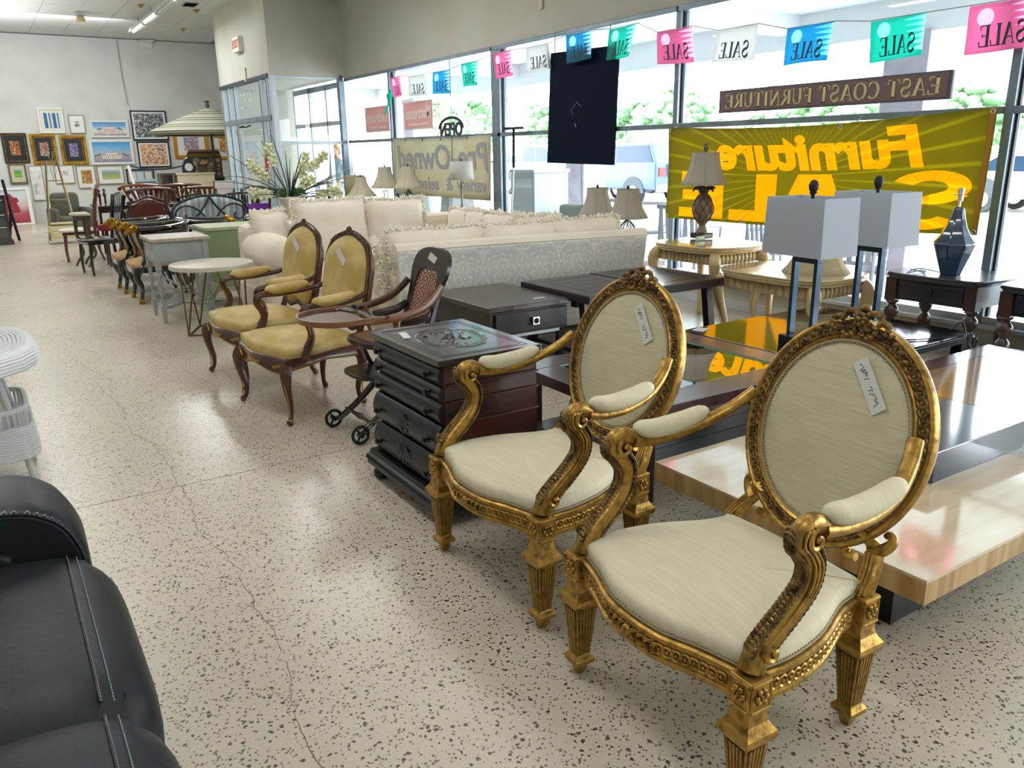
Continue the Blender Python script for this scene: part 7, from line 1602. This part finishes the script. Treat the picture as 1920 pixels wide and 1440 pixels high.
# =====================================================  PICTURES ON THE FAR WALL
def picture(x0, x1, z0, z1, label, fr, fw_, mt, inner, pm, gl=True, y=YE-.03, inner2=None, name='framed_picture'):
    cx, cz = (x0+x1)/2, (z0+z1)/2; w_, h_ = (x1-x0)/2, (z1-z0)/2; t = thing(name, label, 'picture', (cx, y, cz)); q = M()
    for a in ((-w_, w_, h_-fw_, h_), (-w_, w_, -h_, -h_+fw_), (-w_, -w_+fw_, -h_+fw_, h_-fw_), (w_-fw_, w_, -h_+fw_, h_-fw_)): q.b(a[0], a[1], -.02, .025, a[2], a[3])
    q.obj('frame', fr, t, smooth=0, bevel=.006)
    M().b(-w_+fw_, w_-fw_, .0, .01, -h_+fw_, h_-fw_).obj('mat_board', mt, t, smooth=0)
    a, b_, c_, d_ = inner; M().b(-w_+2*w_*a, -w_+2*w_*b_, -.004, 0, -h_+2*h_*c_, -h_+2*h_*d_).obj('artwork', pm, t, smooth=0)
    if inner2: a, b_, c_, d_ = inner2[0]; q = M(); X0, X1, Z0, Z1 = -w_+2*w_*a, -w_+2*w_*b_, -h_+2*h_*c_, -h_+2*h_*d_; [q.b(*k) for k in ((X0, X1, -.006, 0, Z1-.012, Z1), (X0, X1, -.006, 0, Z0, Z0+.012), (X0, X0+.012, -.006, 0, Z0, Z1), (X1-.012, X1, -.006, 0, Z0, Z1))]; q.obj('slip', inner2[1], t, smooth=0)
    return t
fwht = mat('white frame', 'dcdcd6', .5); fgold = mat('gold frame', 'c09328', .3, .7, col2='8a6414', scale=10); fblk = mat('black frame2', '17130f', .35); fthin = mat('thin gold frame', 'a89060', .4, .4); fpine = mat('orange gold frame', 'd2932a', .35, .4); fbrn = mat('brown grey frame', '6b6252', .5)
mwht = mat('white mount', 'e2e3e0', .7); mblk = mat('black mount', '10171a', .3, coat=.4); mcrm = mat('cream mount', 'c8c2a2', .7); mgry = mat('grey mount', '76767a', .7)
sky_ = ['6a6a8a', 'c9c0b8', 'a8b8c0', '7fb0dd', '4f93d0']
picture(1.50, 2.05, 2.09, 2.69, 'picture of three blue window arches in a white frame, top left', fwht, .06, mat('ivory mount', 'dcd8c4', .7), (.2, .82, .2, .78), stripes('arches', ['e0d8bc', '3f7fc0', '2f5a80', 'e0d8bc', '3f7fc0'], 5.5))
picture(2.15, 2.49, 2.09, 2.52, 'small sketch with a wide white mount in a thin gold frame, upper row', fthin, .015, mwht, (.35, .66, .36, .66), art('sk1', ['e2e0da', 'a8a49c', '6a6a66'], 9))
picture(2.59, 3.47, 1.99, 2.40, 'long white-framed picture of a pale building under blue sky, upper one', fwht, .05, mwht, (.08, .93, .12, .88), art('pal1', ['8a7f9a', 'e0d2c4', 'c9d4da', '6fa8d8', '4a8fce'], 8, grad=1))
picture(2.51, 3.51, 1.34, 1.94, 'long white-framed picture of a building and palms, lower one', fwht, .06, mwht, (.07, .93, .1, .9), art('pal2', ['7a7fa0', 'b9a8a8', '9fb8c8', '6fb0dd', '3f8fd0'], 7, grad=1))
m_bw = mat('painted wall white', 'e6dccf', .6); m_br2 = mat('painted roof', 'a06a58', .6); m_pg = mat('painted palm', '4f6a52', .6)
for nm, fx, w_, z0 in ((-2, .0, .30, -.1), (-1, -.02, .42, -.16)):
    par = [o for o in bpy.data.objects if o.get('category') == 'picture'][nm]; q = M(); q.b(fx-w_/2, fx+w_/2, -.007, -.004, z0, z0+.09); q.b(fx-w_*.3, fx+w_*.3, -.008, -.004, z0+.09, z0+.15); q.obj('painted_building', m_bw, par, smooth=0)
    q = M(); q.b(fx-w_/2-.01, fx+w_/2+.01, -.009, -.004, z0+.088, z0+.098); q.b(fx-w_*.3-.01, fx+w_*.3+.01, -.009, -.004, z0+.148, z0+.158)
    for k in range(8): q.b(fx-w_*.45+k*w_*.12, fx-w_*.45+k*w_*.12+.012, -.009, -.004, z0+.015, z0+.075)
    q.obj('painted_roof', m_br2, par, smooth=0)
    q = M(); [(q.ball((fx+s_*(w_/2+.06+.05*k), -.006, z0+.11-.02*k), (.03, .003, .02), 7, 4), q.b(fx+s_*(w_/2+.06+.05*k)-.003, fx+s_*(w_/2+.06+.05*k)+.003, -.007, -.004, z0, z0+.1)) for s_ in (-1, 1) for k in range(3 if nm == -1 else 2)]; q.obj('painted_palm', m_pg, par)['kind'] = 'stuff'
picture(.68, 1.20, 1.42, 2.10, 'black-mounted small red picture in a black and gold frame, left end', fblk, .035, mblk, (.29, .68, .26, .74), art('red1', ['7a1f14', 'c9803a', '3a1a14', 'd8b070'], 14), inner2=((.07, .93, .05, .95), fgold))
picture(1.26, 1.80, 1.38, 2.08, 'black-mounted small grey floral picture in a gold frame, behind the rack top', fgold, .06, mblk, (.33, .68, .27, .72), art('flo', ['b8b09c', '6a6a5a', 'a0443a', 'c9c2ae'], 16), inner2=((.14, .86, .1, .9), fgold))
picture(1.88, 2.45, 1.36, 2.05, 'black-mounted small violet picture in a gold frame, right of the rack top', fgold, .06, mblk, (.33, .66, .26, .72), art('vio', ['a09080', '7a6a9a', '4f4a8a', 'b8a890'], 16), inner2=((.14, .86, .1, .9), fgold))
picture(3.54, 4.39, 1.92, 2.64, 'black and white crowd photograph in a black frame beside the umbrella', fblk, .03, mwht, (.09, .91, .1, .9), art('crowd', ['0e1012', 'd8dadc', '2a2c30', '8a8c90', '121416'], 13))
picture(3.60, 4.37, 1.25, 1.89, 'colourful street crowd picture in a black frame, below the black and white one', fblk, .03, mwht, (.1, .9, .1, .9), art('street', ['4a8a7a', 'd8784a', 'e8c070', 'c9d0e0', 'b05a5a'], 12))
picture(4.49, 5.35, 1.46, 2.11, 'orange-gold framed picture with a pink round motif under the umbrella', fpine, .085, mwht, (.3, .72, .3, .82), art('rnd', ['d8d4d8', 'b87a8a', '8a96b0', 'd0b0a0'], 11))
picture(5.50, 6.05, 1.42, 2.06, 'orange-gold framed picture partly hidden by the door frame', fpine, .08, mwht, (.4, .95, .3, .9), art('rnd2', ['e0dcd8', 'd04a4a', 'c9c040', '4a9a7a'], 8)).location.x = 5.7
picture(.71, 1.08, .94, 1.41, 'small green landscape with cream mount in a grey-brown frame', fbrn, .04, mcrm, (.3, .72, .32, .72), art('grl', ['4f9a2a', '7ab83a', '5a8a4a', '8ab8e0'], 6, grad=1))
picture(1.13, 1.40, .54, 1.35, 'tall faint line drawing with a thin dark edge, behind the rack', fthin, .01, mwht, (.15, .85, .15, .85), art('ldr', ['dcdcd8', 'dadad6', 'b8b8b4'], 7))
picture(1.66, 2.08, .92, 1.35, 'pale sketch with a white mount in a thin frame, right of the rack', fthin, .012, mwht, (.3, .7, .42, .68), art('sk2', ['dcdcdc', 'c0a8a8', 'd8d8d8'], 10))
picture(2.14, 2.55, .79, 1.33, 'ochre picture with a white mount, hanging lowest in its row', fthin, .014, mwht, (.24, .8, .2, .8), art('och', ['c9a060', 'b88a48', '8a6230', 'd0b078'], 9))
picture(2.60, 3.20, .87, 1.32, 'green meadow watercolour with a white mount in a gold frame', fthin, .018, mwht, (.17, .87, .26, .8), art('mea', ['c0c480', 'a0b070', '8aa090', 'c8dce8'], 5, grad=1))
t = picture(3.26, 3.92, .84, 1.22, 'three small drawings side by side in one grey mount', fblk, .025, mgry, (.08, .34, .18, .82), mat('print pale1', 'd8cfc8', .7)); M().b(-.09, .08, -.004, 0, -.12, .12).obj('artwork', mat('print pale2', 'bccdd8', .7), t, smooth=0); M().b(.11, .27, -.004, 0, -.12, .12).obj('artwork', mat('print pale3', 'd4d4cc', .7), t, smooth=0)
# red tree painting leaning on the floor
t = thing('red_tree_painting', 'large silver-framed painting of a red tree standing on the floor by the far wall', 'painting', (.5, 22.5, 0)); T = Matrix.Rotation(-.2, 4, 'X')
q = M(); q.T = T
for a in ((-.75, .55, .82, .88), (-.75, .55, 0, .05), (-.75, -.69, .05, .82), (.47, .55, .05, .82)): q.b(a[0], a[1], -.03, .02, a[2], a[3])
q.obj('frame', fwht, t, smooth=0, bevel=.006); q = M(); q.T = T; q.b(-.69, .47, 0, .01, .05, .82).obj('canvas', art('redground', ['8a1a2a', 'a83a4a', 'c9a8a8', 'c4c8cc', 'c8ccd0'], 3, grad=1), t, smooth=0)
q = M(); q.T = T; rs = random.Random(8)
for k in range(90): a = rs.uniform(0, 2*pi); r_ = .27*rs.random()**.5; q.ball((-.02+r_*cos(a)*1.15, -.006, .46+r_*sin(a)), (.05, .004, .045), 7, 4)
q.obj('painted_crown', mat('painted red', '8f0f1e', .6), t)['kind'] = 'stuff'
q = M(); q.T = T
for k in range(40): a = rs.uniform(0, 2*pi); r_ = .2*rs.random()**.5; q.ball((-.05+r_*cos(a), -.012, .44+r_*sin(a)), (.009, .003, .009), 6, 4)
q.obj('painted_blossom', mat('painted pink', 'e0a0a0', .6), t)['kind'] = 'stuff'

# =====================================================  FLOWER ARRANGEMENT
t = thing('flower_arrangement', 'tall arrangement of cream orchids in a fluted white urn behind the cream sofa', 'flower arrangement', (3.55, 10.95, .0))
UZ = .62
M().b(-.22, .22, -.22, .22, .0, UZ).obj('pedestal', m_ctab, t, smooth=0, bevel=.01)
m_urn = mat('white urn', 'd9d4c4', .5); M().lathe([(p[0], UZ+p[1]) for p in cat([(.1, 0), (.1, .02), (.075, .05), (.095, .09), (.1, .16), (.12, .25), (.155, .3), (.16, .33), (.14, .34)], 3)], n=24).obj('urn', m_urn, t, smooth=50)
q = M(); [q.tube([(.1*cos(a), .1*sin(a), UZ+.1), (.125*cos(a), .125*sin(a), UZ+.25)], .006, 4) for a in [2*pi*k/18 for k in range(18)]]; q.obj('fluting', m_urn, t)
m_bld = mat('dark blade', '27352f', .5); m_lf = mat('leaf green', '2f4a2a', .5, col2='476a38', scale=6); m_orc = mat('orchid cream', 'e6e6c6', .6, trans=.3, col2='d4d8a4', scale=10); rs = random.Random(31)
for k in range(34):
    a = rs.uniform(0, 2*pi); L_ = rs.uniform(.5, 1.25) if k % 3 else rs.uniform(.9, 1.35); e = rs.uniform(.25, 1.15); bend = rs.uniform(.3, 1.5)
    pts = [(cos(a)*L_*s_*cos(e), sin(a)*L_*s_*cos(e), UZ+.3+L_*(s_*sin(e)-bend*.45*s_*s_*(1.2-e*.8))) for s_ in (0, .25, .5, .75, 1)]
    M().tube(pts, [.005, .0065, .0055, .004, .001], 4, sm=3, asp=1.3, upv=(0, 0, 1)).obj('blade', m_bld, t)
for k, (a, L_, e) in enumerate(((2.6, 1.0, 1.25), (.1, .95, .95), (-.3, .72, .3), (3.3, .6, .35), (3.0, .78, .9), (.3, .75, 1.15), (-1.2, .6, .7))):
    pts = [(cos(a)*L_*s_*cos(e), sin(a)*L_*s_*cos(e), UZ+.3+L_*(s_*sin(e)-.18*s_*s_)) for s_ in (0, .25, .5, .75, 1)]
    st_ = M().tube(pts, .006, 5, sm=3).obj('orchid_stem', m_lf, t)
    for j in range(5 if k else 4):
        s_ = .58+.1*j; c = V((cos(a)*L_*s_*cos(e), sin(a)*L_*s_*cos(e), UZ+.3+L_*(s_*sin(e)-.18*s_*s_)))+V((rs.uniform(-.04, .04), rs.uniform(-.04, .04), rs.uniform(-.03, .03))); q = M(); b0 = rs.uniform(0, 1)
        for p in range(5): an = b0+2*pi*p/5; d = V((cos(an)*.8, -.35, sin(an)*.9)); q.tube([c, c+d*.045, c+d*.09], [.008, .028, .003], 5, asp=1.2, upv=(0, 1, 0))
        q.ball(tuple(c+V((0, -.02, 0))), .012, 6, 4); q.obj('orchid_bloom', m_orc, st_, smooth=70)
for k in range(9): a = 2*pi*k/9; M().tube([(.05*cos(a), .05*sin(a), UZ+.32), (.14*cos(a), .14*sin(a), UZ+.42), (.23*cos(a), .23*sin(a), UZ+.36)], [.01, .045, .004], 6, sm=3, asp=.3, upv=(0, 0, 1), ).obj('broad_leaf', m_lf, t)
# small red tag-like things on the door
for z, lab in ((1.62, 'red rectangular sticker on the entrance post, upper'), (1.4, 'red rectangular sticker on the entrance post, lower')):
    tag(M().b(-.006, 0, -.09, .09, -.09, .09).obj('door_sticker', mat('sticker red', 'c01f2f', .5), None, smooth=0), lab, 'sticker', loc=(VX-.001, 15.35, z-.25))

# =====================================================  PERSON OUTSIDE THE ENTRANCE
def person():
    t = thing('person', 'person with short hair in a pale blue T-shirt and jeans walking outside the entrance', 'person', (6.55, 16.9, -.02), R(-75))
    k = .97
    J = {'pel': (0, 0, .95, .15, .11), 'wst': (0, .0, 1.08, .135, .1), 'chs': (0, .0, 1.3, .165, .11), 'nck': (0, .01, 1.45, .06, .06), 'hd': (0, -.01, 1.53, .06, .065), 'hd2': (0, -.02, 1.62, .085, .1)}
    vs = []; names = []; 
    def vx(n_, p, r): names.append(n_); vs.append((p, r))
    for n_, j in J.items(): vx(n_, j[:3], j[3:])
    ed = [('pel', 'wst'), ('wst', 'chs'), ('chs', 'nck'), ('nck', 'hd')]
    for s_, sn in ((-1, 'l'), (1, 'r')):
        fwd = -.14 if s_ > 0 else .12
        vx(sn+'hip', (s_*.09, 0, .88), (.095, .095)); vx(sn+'kn', (s_*.1, fwd*.7, .5), (.06, .06)); vx(sn+'an', (s_*.1, fwd*1.2+.04, .1), (.042, .042)); vx(sn+'ft', (s_*.11, fwd*1.2-.12, .05), (.045, .035))
        vx(sn+'sh', (s_*.18, 0, 1.37), (.06, .06)); vx(sn+'el', (s_*.23, .03-fwd*.2, 1.08), (.042, .042)); vx(sn+'wr', (s_*.22, -.16, .96), (.028, .028))
        ed += [('pel', sn+'hip'), (sn+'hip', sn+'kn'), (sn+'kn', sn+'an'), (sn+'an', sn+'ft'), ('chs', sn+'sh'), (sn+'sh', sn+'el'), (sn+'el', sn+'wr')]
    names_ = names; me = bpy.data.meshes.new('body'); keep = [i for i, n_ in enumerate(names_) if n_ != 'hd2']; mp = {names_[i]: q_ for q_, i in enumerate(keep)}
    me.from_pydata([vs[i][0] for i in keep], [(mp[a], mp[b_]) for a, b_ in ed], []); o = bpy.data.objects.new('body', me); COL.objects.link(o); o.parent = t
    o.modifiers.new('skin', 'SKIN'); sv = me.skin_vertices[0].data
    for q_, i in enumerate(keep): sv[q_].radius = vs[i][1]
    sv[0].use_root = True; ss = o.modifiers.new('sub', 'SUBSURF'); ss.levels = 2; ss.render_levels = 2
    sk = mat('skin', 'c99a80', .6)
    me.materials.append(mat('tshirt', 'b3ccd8', .8)); o.modifiers['skin'].use_smooth_shade = True
    dg = bpy.context.evaluated_depsgraph_get(); dg.update(); m2 = bpy.data.meshes.new_from_object(o.evaluated_get(dg)); o.modifiers.clear(); o.data = m2
    m2.materials.clear(); [m2.materials.append(x) for x in (mat('tshirt', 'b3ccd8', .8), mat('jeans', '3f5a7a', .8), sk, mat('shoe', '2a2a2e', .6))]
    for p in m2.polygons:
        c = p.center; p.use_smooth = True
        p.material_index = 3 if c.z < .1 else 1 if c.z < .97 and not (abs(c.x) > .16) else 2 if (c.z > 1.43 or (abs(c.x) > .17 and c.z < 1.2)) else 0
    hd = M(); hd.ball((0, -.02, 1.6), (.078, .095, .112), 16, 12); hd.tube([(0, -.105, 1.62), (0, -.13, 1.59), (0, -.112, 1.58)], [.01, .015, .012], 6)
    for s_ in (-1, 1): hd.ball((s_*.078, -.01, 1.6), (.012, .02, .03), 6, 5)
    ho = hd.obj('head', sk, o, smooth=80)
    q = M(); [q.ball((s_*.03, -.108, 1.625), (.013, .008, .008), 6, 4) for s_ in (-1, 1)]; q.obj('eyes', m_dark, ho); q = M(); q.tube([(-.022, -.108, 1.555), (0, -.114, 1.553), (.022, -.108, 1.555)], .005, 5).obj('mouth', mat('lip', 'a05a50', .5), ho)
    q = M(); q.ball((0, .012, 1.635), (.09, .098, .1), 16, 10); q.ball((0, .05, 1.58), (.075, .065, .08), 12, 8); q.obj('hair', mat('hair', '6d5a50', .8, col2='b8975a', scale=5), ho, smooth=80)
    for s_ in (-1, 1):
        q = M(); q.ball((s_*.22, -.2, .945), (.022, .045, .032), 8, 6)
        for f in range(4): q.tube([(s_*.22+.012*(f-1.5)*.6, -.23, .955-.012*f), (s_*.22, -.27+.004*f, .945-.014*f), (s_*.215, -.28+.006*f, .925-.014*f)], [.009, .008, .006], 5)
        q.tube([(s_*.205, -.2, .96), (s_*.19, -.225, .965), (s_*.185, -.25, .955)], [.01, .009, .007], 5); q.obj('hand', sk, o, smooth=80)
    return t
person()
tag(M().box((0, 0, 0), (.3, .14, .34), taper=.9).obj('shoulder_bag', mat('bag khaki', 'a99f7c', .8), None, bevel=.03), 'khaki bag hanging at the hip of the person outside', 'bag', loc=(6.3, 16.5, .78))
